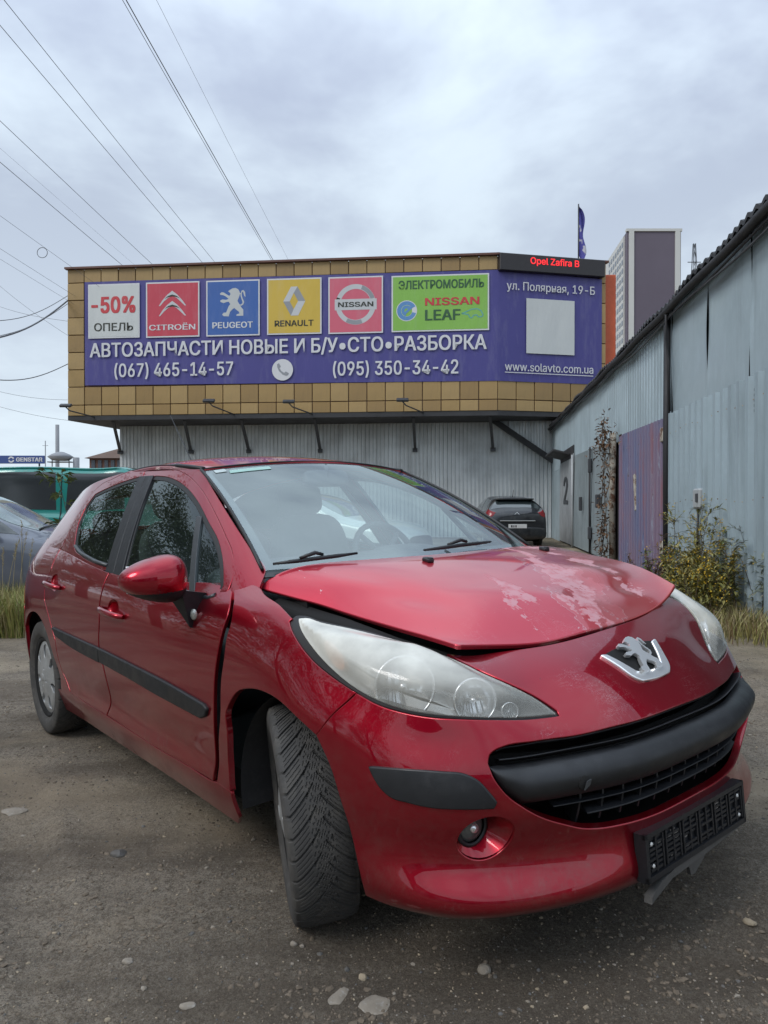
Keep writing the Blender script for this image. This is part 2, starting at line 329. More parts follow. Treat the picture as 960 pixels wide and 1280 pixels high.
for i in range(34):
    d = 1.55+3.2*RNG.random()**1.5; x = RNG.uniform(-.52, .52)*d
    if -.1 < x+.2 < .7 and 1.9 < d < 3.5: continue
    stone(x, d, RNG.uniform(.006, .013), ['small pale grey stone scattered on the dirt yard', 'small pale grey stone scattered on the dirt yard', 'small tan stone scattered on the dirt yard'][i % 3], [ms.m, ms.m, mst.m][i % 3], RNG.uniform(.4, .7), 60+i, rz=RNG.uniform(0, 6), n=1)

# ------------------------------------------------------------------ parts shop building with the sign
m_tile = M('tan_panel', (.345, .225, .085), .42); m_tile.mix(m_tile.ramp(m_tile.noise(.9, 5, .6), .42, .7, 0, .45), (.25, .165, .065)); m_tile.mix(m_tile.ramp(m_tile.noise(4, 5, .7, 0, m_tile.co('Object', (1, 1, .12))), .55, .8, 0, .5), (.18, .125, .06)); m_tile.bumpit(m_tile.noise(2.5, 3), .25, .02)
m_tile2 = M('tan_panel_worn', (.375, .25, .10), .45); m_tile2.mix(m_tile2.ramp(m_tile2.noise(1.2, 5, .6), .4, .7, 0, .5), (.27, .185, .08)); m_tile2.mix(m_tile2.ramp(m_tile2.noise(5, 5, .7, 0, m_tile2.co('Object', (1, 1, .1))), .55, .8, 0, .5), (.19, .13, .07)); m_tile2.bumpit(m_tile2.noise(2.2, 3), .25, .02)
m_tile3 = M('tan_panel_dark', (.30, .19, .07), .40); m_tile3.mix(m_tile3.ramp(m_tile3.noise(.8, 5, .6), .4, .7, 0, .5), (.22, .145, .06)); m_tile3.mix(m_tile3.ramp(m_tile3.noise(4.5, 5, .7, 0, m_tile3.co('Object', (1, 1, .1))), .52, .78, 0, .5), (.16, .11, .055)); m_tile3.bumpit(m_tile3.noise(2.2, 3), .25, .02)
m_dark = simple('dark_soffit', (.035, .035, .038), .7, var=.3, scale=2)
m_brown = simple('brown_trim', (.12, .05, .035), .5, var=.3, scale=3)
m_steel = simple('dark_steel', (.065, .068, .075), .5, .3, var=.4, scale=4)
def galv(name, col, dirt, sc=1.0, rust=0.):
    m = M(name, col, .42, .15); f = m.noise(1.1*sc, 6, .62); m.mix(m.ramp(f, .38, .68, 0, .6), tuple(c*.68 for c in col))
    st = m.noise(3.2*sc, 6, .7, .3, m.co('Object', (1, 1, .08))); m.mix(m.ramp(st, .5, .74, 0, dirt), tuple(c*.42 for c in col))
    m.mix(m.ramp(m.noise(9*sc, 4, .6, .2, m.co('Object', (1, 1, .25))), .58, .76, 0, .35), tuple(min(.75, c*1.35) for c in col))
    if rust: m.mix(m.ramp(m.noise(5*sc, 6, .75), .60, .72, 0, rust), (.16, .075, .035))
    m.rough(m.ramp(f, .3, .7, .34, .58)); m.bumpit(m.noise(1.7, 3), .12, .015); return m.m
m_corr = galv('galvanised_corrugated', (.66, .69, .70), .6)
FA, FB, FC = Vector((-11.75, 27.07, 0)), Vector((3.98, 25.5, 0)), Vector((8.02, 26.35, 0))
fe1 = (FB-FA).normalized(); fe2 = (FC-FB).normalized(); L1 = (FB-FA).length; L2 = (FC-FB).length
fn1 = Vector((fe1.y, -fe1.x, 0)); fn2 = Vector((fe2.y, -fe2.x, 0))
ZB, ZT = 4.53, 9.95
shop = empty('parts_shop', (-2.5, 29, 0)); tag(shop, 'tan panelled parts shop building whose upper storey overhangs a corrugated ground floor', 'building')
def spart(g, name, mats):
    o = g.build(name, mats, shop); o.matrix_parent_inverse = Matrix.Translation((2.5, -29, 0)); return o
g = G(); bk = .06
back = [FA-fn1*bk, FB-fn1*bk*1.0, FC-fn2*bk, FC+Vector((-.6, 9, 0)), FA+Vector((1.2, 9, 0))]
g.prism([(p.x, p.y) for p in back], ZB+.02, ZT-.02); spart(g, 'upper_wall', m_brown)
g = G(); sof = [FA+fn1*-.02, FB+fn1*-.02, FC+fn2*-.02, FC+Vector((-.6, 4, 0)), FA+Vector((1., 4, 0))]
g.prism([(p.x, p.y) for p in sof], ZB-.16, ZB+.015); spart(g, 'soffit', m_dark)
g = G()
for A, e_, n_, Ln in ((FA, fe1, fn1, L1), (FB, fe2, fn2, L2)):
    rot = Matrix.Rotation(math.atan2(e_.y, e_.x), 3, 'Z'); g.box(A+e_*(Ln/2)+n_*.03+Vector((0, 0, ZT+.03)), (Ln+.1, .18, .07), rot)
spart(g, 'roof_edge_trim', m_brown)
tile_me = {}
def tile(A, e_, n_, u0, u1, z0, z1, k):
    w, h = u1-u0-.028, z1-z0-.028; key = (round(w, 2), round(h, 2), (k*7+k//3) % 3)
    if key not in tile_me:
        g = G(); g.box((0, 0, 0), (w, .045, h), bev=.008); ob = mk('tile', g.V, g.F, (m_tile.m, m_tile2.m, m_tile3.m)[(k*7+k//3) % 3]); tile_me[key] = ob.data; bpy.data.objects.remove(ob)
    ob = bpy.data.objects.new('tile', tile_me[key]); link(ob, shop); ob.matrix_parent_inverse = Matrix.Translation((2.5, -29, 0))
    c = A+e_*((u0+u1)/2)+n_*(-.02+RNG.normal()*.004); ob.location = (c.x, c.y, (z0+z1)/2)
    ob.rotation_euler = (RNG.normal()*.006, RNG.normal()*.002, math.atan2(e_.y, e_.x)+RNG.normal()*.006)
k = 0; nU = 24
zr = [ZB, 4.93, 5.6]
for i in range(nU):
    u0, u1 = L1*i/nU, L1*(i+1)/nU
    for z0, z1 in ((zr[0], zr[1]), (zr[1], zr[2]), (9.45, ZT)): tile(FA, fe1, fn1, u0, u1, z0, z1, k); k += 1
for j in range(6): tile(FA, fe1, fn1, 0, L1/nU, 5.6+.6416*j, 5.6+.6416*(j+1), k); k += 1
for i in range(6):
    for z0, z1 in ((zr[0], zr[1]), (zr[1], zr[2])): tile(FB, fe2, fn2, L2*i/6, L2*(i+1)/6, z0, z1, k); k += 1
for j in range(6): tile(FB, fe2, fn2, L2-.26, L2, 5.6+.725*j, 5.6+.725*(j+1), k); k += 1
# ground floor
WA = Vector((-10.55, 29.1, 0)); WL = 17.2
g = G(); corr_sheet(g, WA, fe1, WL, 4.42, .15, .045, n_out=fn1, jitter=.012, prof_=((0, 0), (.52, 0), (.66, 1), (.80, 1), (.94, 0))); spart(g, 'corrugated_wall', m_corr)
g = G(); corr_sheet(g, WA+Vector((0, 0.02, 0)), Vector((.18, 1, 0)), 6, 4.42, .2, .03, n_out=(-1, .2, 0)); spart(g, 'corrugated_end_wall', m_corr)
def onface(px, Y0=None): k_ = (px-480)/910; u = (k_*FA.y-FA.x)/(fe1.x-k_*fe1.y); return u
def onwall(px): k_ = (px-480)/910; return (k_*WA.y-WA.x)/(fe1.x-k_*fe1.y)
for px0, px1 in ((136, 152), (226, 240), (298, 312), (391, 401), (516, 519), (613, 616)):
    a = FA+fe1*onface(px0); a = a-fn1*.35; b = WA+fe1*onwall(px1)+fn1*.1
    g = G(); P0 = Vector((a.x, a.y, ZB-.14)); P1 = Vector((b.x, b.y, 3.35)); d = P1-P0
    rot = d.to_track_quat('Z', 'Y').to_matrix(); g.box((P0+P1)/2, (.10, .10, d.length), rot); g.box(P1+Vector((0, 0, -.02)), (.18, .16, .14)); spart(g, 'bracket', m_steel)
# sloping corrugated gable at the right end of the ground floor
g = G(); a = WA+fe1*onwall(618)+fn1*.30; W2 = (WA+fe1*onwall(690)+fn1*.3-a).length
corr_sheet(g, a+Vector((0, 0, 4.40)), fe1, W2, .9, .21, .04, ez=(0, 0, -1), n_out=fn1, top=lambda u: .02+1.55*u/W2); spart(g, 'gable_sheet', m_corr)
g = G(); P0 = a+Vector((-.1, 0, 4.42)); P1 = a+fe1*W2+Vector((0, 0, 2.86)); d = P1-P0; P0 = P0+fn1*.1; P1 = P1+fn1*.1
g.box((P0+P1)/2, (.16, .2, d.length), d.to_track_quat('Z', 'Y').to_matrix()); spart(g, 'gable_beam', m_dark)
# floodlights on arms under the sign
for px, py in ((96, 507), (270, 501), (367, 502), (505, 500)):
    u = onface(px); p = FA+fe1*u+fn1*.75; z = 1.192+(632.5-py)/910*p.y
    fl = empty('floodlight', (p.x, p.y, z)); 
    tag(fl, {96: 'small black floodlight on an arm at the left corner under the tan panels', 270: 'small black floodlight on a long arm below the first phone number', 367: 'small black floodlight on an arm below the round phone symbol', 505: 'small black floodlight on an arm below the second phone number'}[px], 'floodlight', 'floodlights aimed up at the sign')
    g = G(); g.box((0, 0, 0), (.42, .16, .10), Matrix.Rotation(.5, 3, 'X'), bev=.02); g.build('lamp_housing', m_steel, fl)
    g = G(); g.box((0, .05, .045), (.36, .10, .02), Matrix.Rotation(.5, 3, 'X')); g.build('lamp_glass', simple('lamp_glass', (.25, .25, .25), .15), fl)
    q = FA+fe1*(u+.9)-fn1*.3; g = G(); g.tube([(0, 0, -.05), (.12, .05, -.18), (q.x-p.x, q.y-p.y, ZB-.1-z)], .025, 6); g.build('arm', m_steel, fl)
# ---- printed banner
m_vinyl = lambda n, c, r=.5: (lambda m: (m.mix(m.ramp(m.noise(.6, 4, .6), .4, .7, 0, .18), tuple(x*.75 for x in c)), m.mix(m.ramp(m.noise(3.5, 5, .7, 0, m.co('Object', (1, 1, .2))), .5, .8, 0, .14), (.45, .45, .47)), m.bumpit(m.noise(.9, 3, .5, .6, m.co('Object', (1, 1, .35))), .35, .12), m.m)[-1])(M(n, c, r))
V_purple = m_vinyl('vinyl_purple', (.058, .052, .225)); V_white = m_vinyl('vinyl_white', (.62, .62, .64)); V_pale = m_vinyl('vinyl_pale_grey', (.56, .58, .57))
V_red = m_vinyl('vinyl_red', (.50, .045, .075)); V_blue = m_vinyl('vinyl_blue', (.035, .11, .36)); V_yel = m_vinyl('vinyl_yellow', (.58, .40, .055)); V_pink = m_vinyl('vinyl_pink', (.60, .115, .17)); V_green = m_vinyl('vinyl_green', (.22, .45, .075))
V_black = m_vinyl('vinyl_black', (.022, .024, .015)); V_rtext = m_vinyl('vinyl_red_text', (.52, .04, .05)); V_silver = m_vinyl('vinyl_silver', (.52, .53, .54), .35); V_mid = m_vinyl('vinyl_mid_grey', (.27, .28, .30), .35); V_lblue = m_vinyl('vinyl_light_blue', (.10, .25, .50)); V_lion = m_vinyl('vinyl_lion', (.50, .52, .52)); V_dgreen = m_vinyl('vinyl_dark_green', (.03, .10, .04)); V_teal = m_vinyl('vinyl_teal', (.12, .36, .30))
banner = empty('banner', FA+fe1*8+fn1*.06+Vector((0, 0, 5.55))); tag(banner, 'wide purple printed banner with car makers emblems and white Cyrillic lettering on the tan building', 'banner')
BI = Matrix.Translation(banner.location).inverted()
F1 = frame4(FA+fn1*.055, fe1, (0, 0, 1)); F2 = frame4(FB+fn2*.055, fe2, (0, 0, 1))
def bb(o): o.matrix_parent_inverse = BI; return o
g = G()
# cloth: slightly billowing sheet wrapped over the corner
nu, nz = 96, 26; V = []; Fq = []
def cloth(u, z):
    if u <= L1: p = FA+fe1*u+fn1*.02
    else: p = FB+fe2*(u-L1)+fn2*.02
    return (p.x, p.y, z)
us = list(np.linspace(.686, L1, 72))+list(np.linspace(L1+.08, L1+3.95, 22))
for u in us:
    t0 = 9.47-(.03*u/L1 if u < L1 else .03+.02*(u-L1)); b0 = 5.66-.09*min(u, L1)/L1
    for z in np.linspace(b0, t0, nz): V.append(cloth(u, z))
for i in range(len(us)-1):
    for j in range(nz-1): q = i*nz+j; Fq.append((q, q+nz, q+nz+1, q+1))
bb(mk('banner_cloth', V, Fq, V_purple, banner, smooth=True))
LY = [.0]
def rect(name, M4, x0, y0, x1, y1, mat, z=.004):
    g = G(); g.add([M4 @ Vector(p) for p in ((x0, y0, z), (x1, y0, z), (x1, y1, z), (x0, y1, z))], [(0, 1, 2, 3)]); return bb(g.build(name, mat, banner))
def poly(name, M4, pts, mat, z0=.010, z1=.014):
    g = G(); g.prism(pts, z0, z1, M4=M4, back=False); return bb(g.build(name, mat, banner))
def ring(name, M4, c, r0, r1, mat, z=.012, a0=0, a1=360, n=48):
    V = []; Fc = []
    for i in range(n+1):
        a = R(a0+(a1-a0)*i/n); V += [M4 @ Vector((c[0]+r0*math.cos(a), c[1]+r0*math.sin(a), z)), M4 @ Vector((c[0]+r1*math.cos(a), c[1]+r1*math.sin(a), z))]
    for i in range(n): Fc.append((2*i, 2*i+1, 2*i+3, 2*i+2))
    g = G(); g.add(V, Fc); return bb(g.build(name, mat, banner))
def txt(s, x0, y0, x1, y1, mat, M4=None, bold=.015, z=.014):
    Mx = (M4 if M4 is not None else F1) @ Matrix.Translation((0, 0, z)); return bb(text_mesh('lettering', s, (x0, y0, x1, y1), mat, Mx, banner, bold, .004))
FP = F1
def panel(u0, u1, z0, z1, mat, name='print_panel', border=True):
    if border: rect('panel_border', FP, u0, z0, u1, z1, V_white, .006)
    rect(name, FP, u0+.05, z0+.05, u1-.05, z1-.05, mat, .010)
panel(.841, 2.814, 7.37, 9.36, V_pale); txt('-50%', .97, 8.28, 2.66, 8.90, V_rtext, bold=.03); txt('ОПЕЛЬ', 1.077, 7.63, 2.569, 7.93, V_black, bold=.01)
panel(3.06, 5.075, 7.35, 9.365, V_red)
def UV(u0, u1, z0, z1, W=960, H=1024, x0=0, y0=0): # picture fractions of a panel
    return lambda x, y: (u0+(x-x0)/(W-x0*2)*(u1-u0), z1-(y-y0)/(H-2*y0)*(z1-z0))
def chev(cy, f):
    top = [(265, cy+75), (330, cy-20), (400, cy-95), (475, cy-152), (550, cy-95), (620, cy-20), (690, cy+75), (672, cy+80), (600, cy+10), (540, cy-45), (475, cy-75), (410, cy-45), (345, cy+10), (282, cy+80)]
    return [f(*p) for p in top]
f = UV(3.06, 5.075, 7.35, 9.365, 835, 850, 0, 0); fo = lambda x, y: f(x-62, y-125)
for cy in (415, 570):
    poly('chevron', F1, chev(cy, fo), V_silver)
    poly('chevron_shade', F1, [fo(*p) for p in ((355, cy-32), (410, cy-75), (475, cy-95), (540, cy-75), (600, cy-32), (540, cy-55), (475, cy-68), (410, cy-55))], V_black, .015, .017)
txt('CITROËN', *fo(112, 865), *fo(835, 757), V_white, bold=.015)
panel(5.331, 7.314, 7.345, 9.36, V_blue)
LION = [(270,300),(300,278),(335,285),(370,310),(420,340),(440,310),(425,285),(400,268),(430,245),(470,222),(520,218),(560,240),(580,275),(590,310),(605,295),(612,265),(640,252),(668,285),(672,330),(675,362),(655,345),(640,310),(632,275),(618,290),(616,340),(630,390),(652,440),(640,480),(605,500),(580,470),(610,525),(640,560),(640,655),(530,655),(535,632),(580,618),(570,590),(530,560),(498,530),(470,550),(430,590),(410,660),(330,655),(305,630),(330,600),(370,598),(385,560),(410,500),(435,470),(410,430),(370,435),(330,450),(280,430),(275,408),(310,392),(370,400),(410,385),(360,345),(320,325),(280,320)]
LION_L = [(270,300),(300,278),(335,285),(370,310),(420,340),(440,310),(425,285),(400,268),(430,245),(470,222),(520,218),(560,240),(580,275),(590,310),(570,370),(548,420),(570,460),(610,525),(640,560),(640,655),(530,655),(535,632),(580,618),(570,590),(530,560),(498,530),(470,550),(430,590),(410,660),(330,655),(305,630),(330,600),(370,598),(385,560),(410,500),(435,470),(410,430),(370,435),(330,450),(280,430),(275,408),(310,392),(370,400),(410,385),(360,345),(320,325),(280,320)]
TAIL = [(585,305),(605,295),(612,265),(640,252),(668,285),(672,330),(678,362),(655,345),(645,310),(632,275),(616,300),(616,340),(632,390),(654,440),(640,480),(605,500),(575,478),(600,480),(625,462),(630,440),(612,395),(598,345),(596,318)]
f = UV(5.331, 7.314, 7.345, 9.36, 845, 875, 0, 0); fo = lambda x, y: f(x-52, y-92)
poly('lion_emblem', F1, [fo(*p) for p in LION_L], V_lion); poly('lion_tail', F1, [fo(*p) for p in TAIL], V_lion, .0105, .0145)
txt('PEUGEOT', *fo(150, 845), *fo(790, 748), V_white, bold=.02)
panel(7.583, 9.573, 7.35, 9.36, V_yel)
f = UV(7.583, 9.573, 7.35, 9.36, 805, 845, 0, 0); fo = lambda x, y: f(x-58, y-52)
for pts, mat in (([(300, 400), (415, 180), (510, 180), (455, 275), (395, 400)], V_silver), ([(510, 180), (625, 400), (520, 400), (455, 275)], V_mid), ([(625, 400), (520, 615), (412, 615), (455, 520), (520, 400)], V_silver), ([(412, 615), (300, 400), (395, 400), (455, 520)], V_mid)):
    poly('diamond_face', F1, [fo(*p) for p in pts], mat)
txt('RENAULT', *fo(172, 775), *fo(745, 685), V_black, bold=.016)
panel(9.82, 11.78, 7.33, 9.35, V_pink)
f = UV(9.82, 11.78, 7.33, 9.35, 825, 860, 0, 0); fo = lambda x, y: f(x-75, y-90); c = fo(488, 512); rx = (fo(800, 0)[0]-fo(175, 0)[0])/2
ring('emblem_ring', F1, c, rx*.74, rx*.97, V_silver, .012); ring('emblem_ring_shade', F1, c, rx*.80, rx*.97, V_black, .0125, 158, 176, 6); ring('emblem_ring_shade', F1, c, rx*.76, rx*.96, V_mid, .0125, 18, 70, 12); ring('emblem_ring_shade', F1, c, rx*.76, rx*.96, V_mid, .0125, 240, 290, 12)
x0, z0 = fo(172, 595); x1, z1 = fo(805, 430); rect('emblem_bar', F1, x0, z0, x1, z1, V_silver, .0135); txt('NISSAN', *fo(222, 550), *fo(755, 475), V_black, bold=.02)
panel(12.083, 15.502, 7.34, 9.325, V_green)
f = UV(12.083, 15.502, 7.34, 9.325, 860, 497, 0, 0); fo = lambda x, y: f(x-35, y-37)
txt('ЭЛЕКТРОМОБИЛЬ', *fo(98, 160), *fo(850, 82), V_dgreen, bold=.02); txt('NISSAN', *fo(333, 308), *fo(810, 240), V_rtext, bold=.02); txt('LEAF', *fo(333, 438), *fo(645, 345), V_dgreen, bold=.022)
c = fo(170, 348); r_ = fo(262, 0)[0]-c[0]
ring('badge_disc', F1, c, 0, r_, V_white, .0115); ring('badge_swirl', F1, c, r_*.55, r_*.93, V_lblue, .0125, 25, 345); ring('badge_swirl', F1, c, .0, r_*.53, V_green, .0125); ring('badge_swirl', F1, c, r_*.22, r_*.50, V_lblue, .0135, 40, 260)
poly('badge_bar', F1, [(c[0]-r_*.25, c[1]-r_*.2), (c[0]-r_*.1, c[1]-r_*.35), (c[0]+r_*.62, c[1]+r_*.32), (c[0]+r_*.45, c[1]+r_*.5)], V_lblue, .0135, .0155)
car_l = [(655, 385), (690, 372), (740, 350), (790, 345), (825, 365), (842, 400), (835, 415), (800, 418), (790, 400), (760, 402), (745, 425), (725, 420), (715, 395), (690, 390)]
for a, b in zip(car_l, car_l[1:]+car_l[:1]):
    p, q = Vector(fo(*a)), Vector(fo(*b)); n_ = Vector((-(q-p).y, (q-p).x)).normalized()*.022; poly('car_outline', F1, [tuple(p-n_), tuple(q-n_), tuple(q+n_), tuple(p+n_)], V_teal, .011, .013)
txt('АВТОЗАПЧАСТИ НОВЫЕ И Б/У•СТО•РАЗБОРКА', .903, 6.60, 15.418, 7.22, V_white, bold=.016)
txt('(067) 465-14-57', 1.85, 5.84, 6.333, 6.45, V_white, bold=.015); txt('(095) 350-34-42', 9.985, 5.75, 14.436, 6.36, V_white, bold=.015)
ring('phone_disc', F1, (8.15, 6.085), 0, .385, V_white, .012)
hs = [(-.20, .20), (-.13, .24), (-.06, .12), (-.11, .06), (-.04, -.04), (.06, -.11), (.12, -.06), (.24, -.13), (.20, -.20), (.13, -.22), (.0, -.17), (-.13, -.04), (-.19, .10)]
poly('phone_handset', F1, [(8.15+x, 6.085+y) for x, y in hs], V_mid, .013, .016)
txt('ул. Полярная, 19-Б', .30, 8.68, 3.65, 9.06, V_white, F2, .008); txt('www.solavto.com.ua', .236, 5.93, 3.594, 6.22, V_white, F2, .008)
g = G(); g.add([F2 @ Vector(p) for p in ((.236, 5.86, .012), (3.594, 5.84, .012), (3.594, 5.87, .012), (.236, 5.89, .012))], [(0, 1, 2, 3)]); bb(g.build('underline', V_white, banner))
g = G(); g.add([F2 @ Vector(p) for p in ((1.035, 6.57, .008), (2.865, 6.57, .008), (2.865, 8.5, .008), (1.035, 8.5, .008))], [(0, 1, 2, 3)]); bb(g.build('blank_square', V_pale, banner))
# ---- running text display
led = empty('led_display', FB+fe2*2+fn2*.15+Vector((0, 0, 9.4))); tag(led, 'black running text display with red glowing letters at the top right of the banner', 'display sign')
LI = Matrix.Translation(led.location).inverted()
g = G(); rot = Matrix.Rotation(math.atan2(fe2.y, fe2.x), 3, 'Z'); g.box(FB+fe2*1.99+fn2*.10+Vector((0, 0, 9.69)), (3.98, .22, .60), rot, bev=.02)
o = g.build('display_case', simple('display_black', (.022, .018, .020), .35), led); o.matrix_parent_inverse = LI
m_led = bpy.data.materials.new('red_led'); m_led.use_nodes = True; b_ = m_led.node_tree.nodes['Principled BSDF']; b_.inputs['Base Color'].default_value = (.3, .01, .01, 1); b_.inputs['Emission Color'].default_value = (1, .03, .04, 1); b_.inputs['Emission Strength'].default_value = 1.1
o = text_mesh('lettering', 'Opel Zafira B', (1.119, 9.60, 2.961, 9.90), m_led, F2 @ Matrix.Translation((0, 0, .165)), led, .012, .006); o.matrix_parent_inverse = LI
# orange vertical sign behind the corner
g = G(); p = FC+Vector((.25, .4, 7.85)); g.box(p, (.42, .15, 3.6), bev=.02); tag(g.build('orange_sign', simple('orange_sign', (.62, .11, .035), .45)), 'narrow orange vertical sign projecting from the right corner of the tan building', 'sign')
# feather flag on the roof
fl = empty('flag', (7.35, 27.6, 9.9)); tag(fl, 'tall narrow purple feather flag with white marks on the roof', 'flag')
g = G(); g.tube([(0, 0, 0), (0, 0, 1.2), (.0, 0, 2.7)], .025, 6); g.build('flag_pole', m_steel, fl)
V = []; Fq = []
for i in range(25):
    t = i/24; z = .75+2.0*t; w = .34*math.sin(math.pi*min(1, .12+t*.88))**.6
    for j in range(5): s_ = j/4; V.append((.02+w*s_*(.75+.2*math.sin(t*9)), .12*math.sin(s_*5+t*6)*s_, z-.22*s_))
for i in range(24):
    for j in range(4): q = i*5+j; Fq.append((q, q+1, q+6, q+5))
mf = M('flag_cloth', (.07, .07, .30), .8); mf.mix(mf.ramp(mf.noise(2.6, 2, .5, 0, mf.co('Object', (1, 1, 1))), .56, .60), (.5, .5, .55)); mk('flag_cloth', V, Fq, mf.m, fl, smooth=True)

# ------------------------------------------------------------------ garage row on the right
ew = Vector((.1318, .9913, 0)); en = Vector((-.9913, .1318, 0))
def wall_pt(Y, z=0., out=0.): return Vector((2.678+.133*Y, Y, z))+en*out
def wlen(a, b): return (wall_pt(b)-wall_pt(a)).length
def rz_(Y): return 3.86+.011*(Y-7)
gar = empty('garage_row', wall_pt(12)); tag(gar, 'long row of blue grey sheet metal garages with a black corrugated roof on the right', 'garage')
GI = Matrix.Translation(gar.location).inverted()
def gp(g, name, mats, label=None):
    o = g.build(name, mats, gar); o.matrix_parent_inverse = GI
    if label: o['label'] = label
    return o
m_flat = galv('painted_sheet_blue_grey', (.40, .49, .53), .55, .8)
m_rib = galv('painted_ribbed_blue_grey', (.37, .46, .505), .6, .9)
m_gate_ = None
m_flat2 = galv('painted_sheet_grey', (.29, .34, .355), .75, 1.2, .2)
m_white = galv('whitish_door', (.42, .44, .45), .7, 1.4, .25)
mp = M('purple_gate_paint', (.15, .165, .28), .5); mp.mix(mp.ramp(mp.noise(1.0, 4, .6, .3, mp.co('Object', (1, 1, .35))), .40, .62), (.225, .165, .235)); mp.mix(mp.ramp(mp.noise(5, 6, .7, .2, mp.co('Object', (1, 1, .15))), .52, .66, 0, .9), (.27, .13, .16)); mp.mix(mp.ramp(mp.noise(6, 6, .75, .2, mp.co('Object', (1, 1, .2))), .60, .72, 0, .85), (.36, .42, .52)); mp.mix(mp.ramp(mp.noise(12, 5, .7), .62, .74, 0, .8), (.10, .06, .05))
m_black = simple('bitumen_black', (.016, .016, .019), .6, var=.4, scale=5)
m_rust = M('rusty_post', (.42, .39, .33), .8); m_rust.mix(m_rust.ramp(m_rust.noise(6, 6, .75), .50, .60), (.13, .06, .035)); m_rust.mix(m_rust.ramp(m_rust.noise(14, 4), .6, .72), (.06, .04, .015))
# solid body behind the sheets
g = G(); a, b = wall_pt(3.6, 0, -.10), wall_pt(29.2, 0, -.10); bx = [(a.x, a.y), (b.x, b.y), (b.x+5, b.y-.6), (a.x+5, a.y-.6)]
g.prism(bx, 0, 3.84); gp(g, 'body', m_dark)
# upper sheets
rng2 = np.random.default_rng(5)
def flat_sheet(name, Y0, Y1, z0, z1f, mat, out=0., buckle=.02):
    n, k_ = 14, 16; V = []; Fq = []
    ph = rng2.uniform(0, 6, 4)
    for i in range(n+1):
        Y = Y0+(Y1-Y0)*i/n; t = i/n
        for j in range(k_+1):
            s_ = j/k_; z = z0+(z1f(Y)-z0)*s_; e_ = math.sin(math.pi*t)*math.sin(math.pi*s_)
            V.append(wall_pt(Y, z, out+buckle*(e_*math.sin(3*t+ph[0]+2.2*s_)+.5*math.sin(5*s_+ph[1])*math.sin(4*t+ph[2])*e_)+(.012*math.sin(s_*5+ph[3]) if i in (0, n) else 0)))
    for i in range(n):
        for j in range(k_): q = i*(k_+1)+j; Fq.append((q, q+k_+1, q+k_+2, q+1))
    o = mk(name, V, Fq, mat, gar, smooth=True); o.matrix_parent_inverse = GI; return o
for Y0, Y1 in ((4.0, 5.7), (5.715, 7.20), (7.22, 8.57), (8.585, 10.15)): flat_sheet('wall_sheet', Y0, Y1, 2.40, lambda Y: rz_(Y)+.03, m_flat, .012, .015)
g = G(); corr_sheet(g, wall_pt(10.25, 2.44, .0), ew, wlen(10.25, 27.8), 1.8, .20, .014, n_out=en, top=lambda u: rz_(10.25+u*.99)-2.40); gp(g, 'ribbed_upper_wall', m_flat)
# big ribbed gate at the near end
def gate(Y0, Y1, z0, z1a, z1b, mat, name, label, pitch=.25, depth=.065, out=.03):
    g = G(); W = wlen(Y0, Y1); corr_sheet(g, wall_pt(Y0, z0, out), ew, W, 1, pitch, depth, n_out=en, top=lambda u: z1a+(z1b-z1a)*u/W-z0); return gp(g, name, mat, label)
gate(4.2, 8.35, .03, 2.44, 2.45, m_rib, 'ribbed_gate', 'blue grey ribbed gate leaf nearest the viewer')
gate(8.37, 10.15, .03, 2.46, 2.47, m_rib, 'ribbed_gate', 'blue grey ribbed gate leaf beside the purple gate', out=.025)
gate(10.25, 13.55, .05, 2.43, 2.50, mp.m, 'purple_gate', 'ribbed gate with blotchy purple, blue and red paint', pitch=.20, depth=.085)
# grey double gate
for Y0, Y1 in ((14.7, 17.38), (17.46, 20.7)): flat_sheet('sheet_gate', Y0, Y1, .06, lambda Y: 2.50+.018*(Y-14), m_flat2, .03, .02)
flat_sheet('wall_sheet', 20.75, 20.95, .0, lambda Y: 2.7, m_white, .035, .0); flat_sheet('white_door', 21.0, 24.4, .05, lambda Y: 2.58, m_white, .03, .01); flat_sheet('wall_sheet', 24.5, 28.6, 0, lambda Y: rz_(Y)-.9, m_flat, .01, .02)
flat_sheet('wall_sheet', 20.8, 24.45, 2.6, lambda Y: 2.95, m_dark, .02, .0)
g = G(); rot = Matrix.Rotation(math.atan2(ew.y, ew.x), 3, 'Z')
g.box(wall_pt(22.9, 2.80, .25), (2.6, .55, .05), rot @ Matrix.Rotation(.25, 3, 'X')); gp(g, 'door_canopy', m_dark)
for Y, z0, z1, w, mat, nm in ((10.2, 0, 3.86, .10, m_black, 'downpipe'), (17.42, .05, 2.6, .05, m_dark, 'gate_gap'), (20.72, 0, 2.65, .08, m_white, 'door_frame')):
    g = G(); g.tube([wall_pt(Y, z0, .07), wall_pt(Y+.01, (z0+z1)/2, .075), wall_pt(Y, z1, .07)], w/2, 8); gp(g, nm, mat)
g = G(); g.tube([wall_pt(10.02, 2.5, .08), wall_pt(10.0, 3.2, .10), wall_pt(10.06, 3.5, .12), wall_pt(9.9, 3.8, .16)], .018, 6); gp(g, 'cable', m_black)
for Y, w in ((14.1, .065),):
    g = G(); g.tube([wall_pt(Y, 0, .12), wall_pt(Y, 1.3, .13), wall_pt(Y, 2.6, .12)], w, 10); gp(g, 'post', m_rust.m)
g = G(); g.box(wall_pt(12.1, 1.42, .10), (.10, .05, .62), rot @ Matrix.Rotation(.22, 3, 'Y'), bev=.01); gp(g, 'gate_handle', m_rust.m)
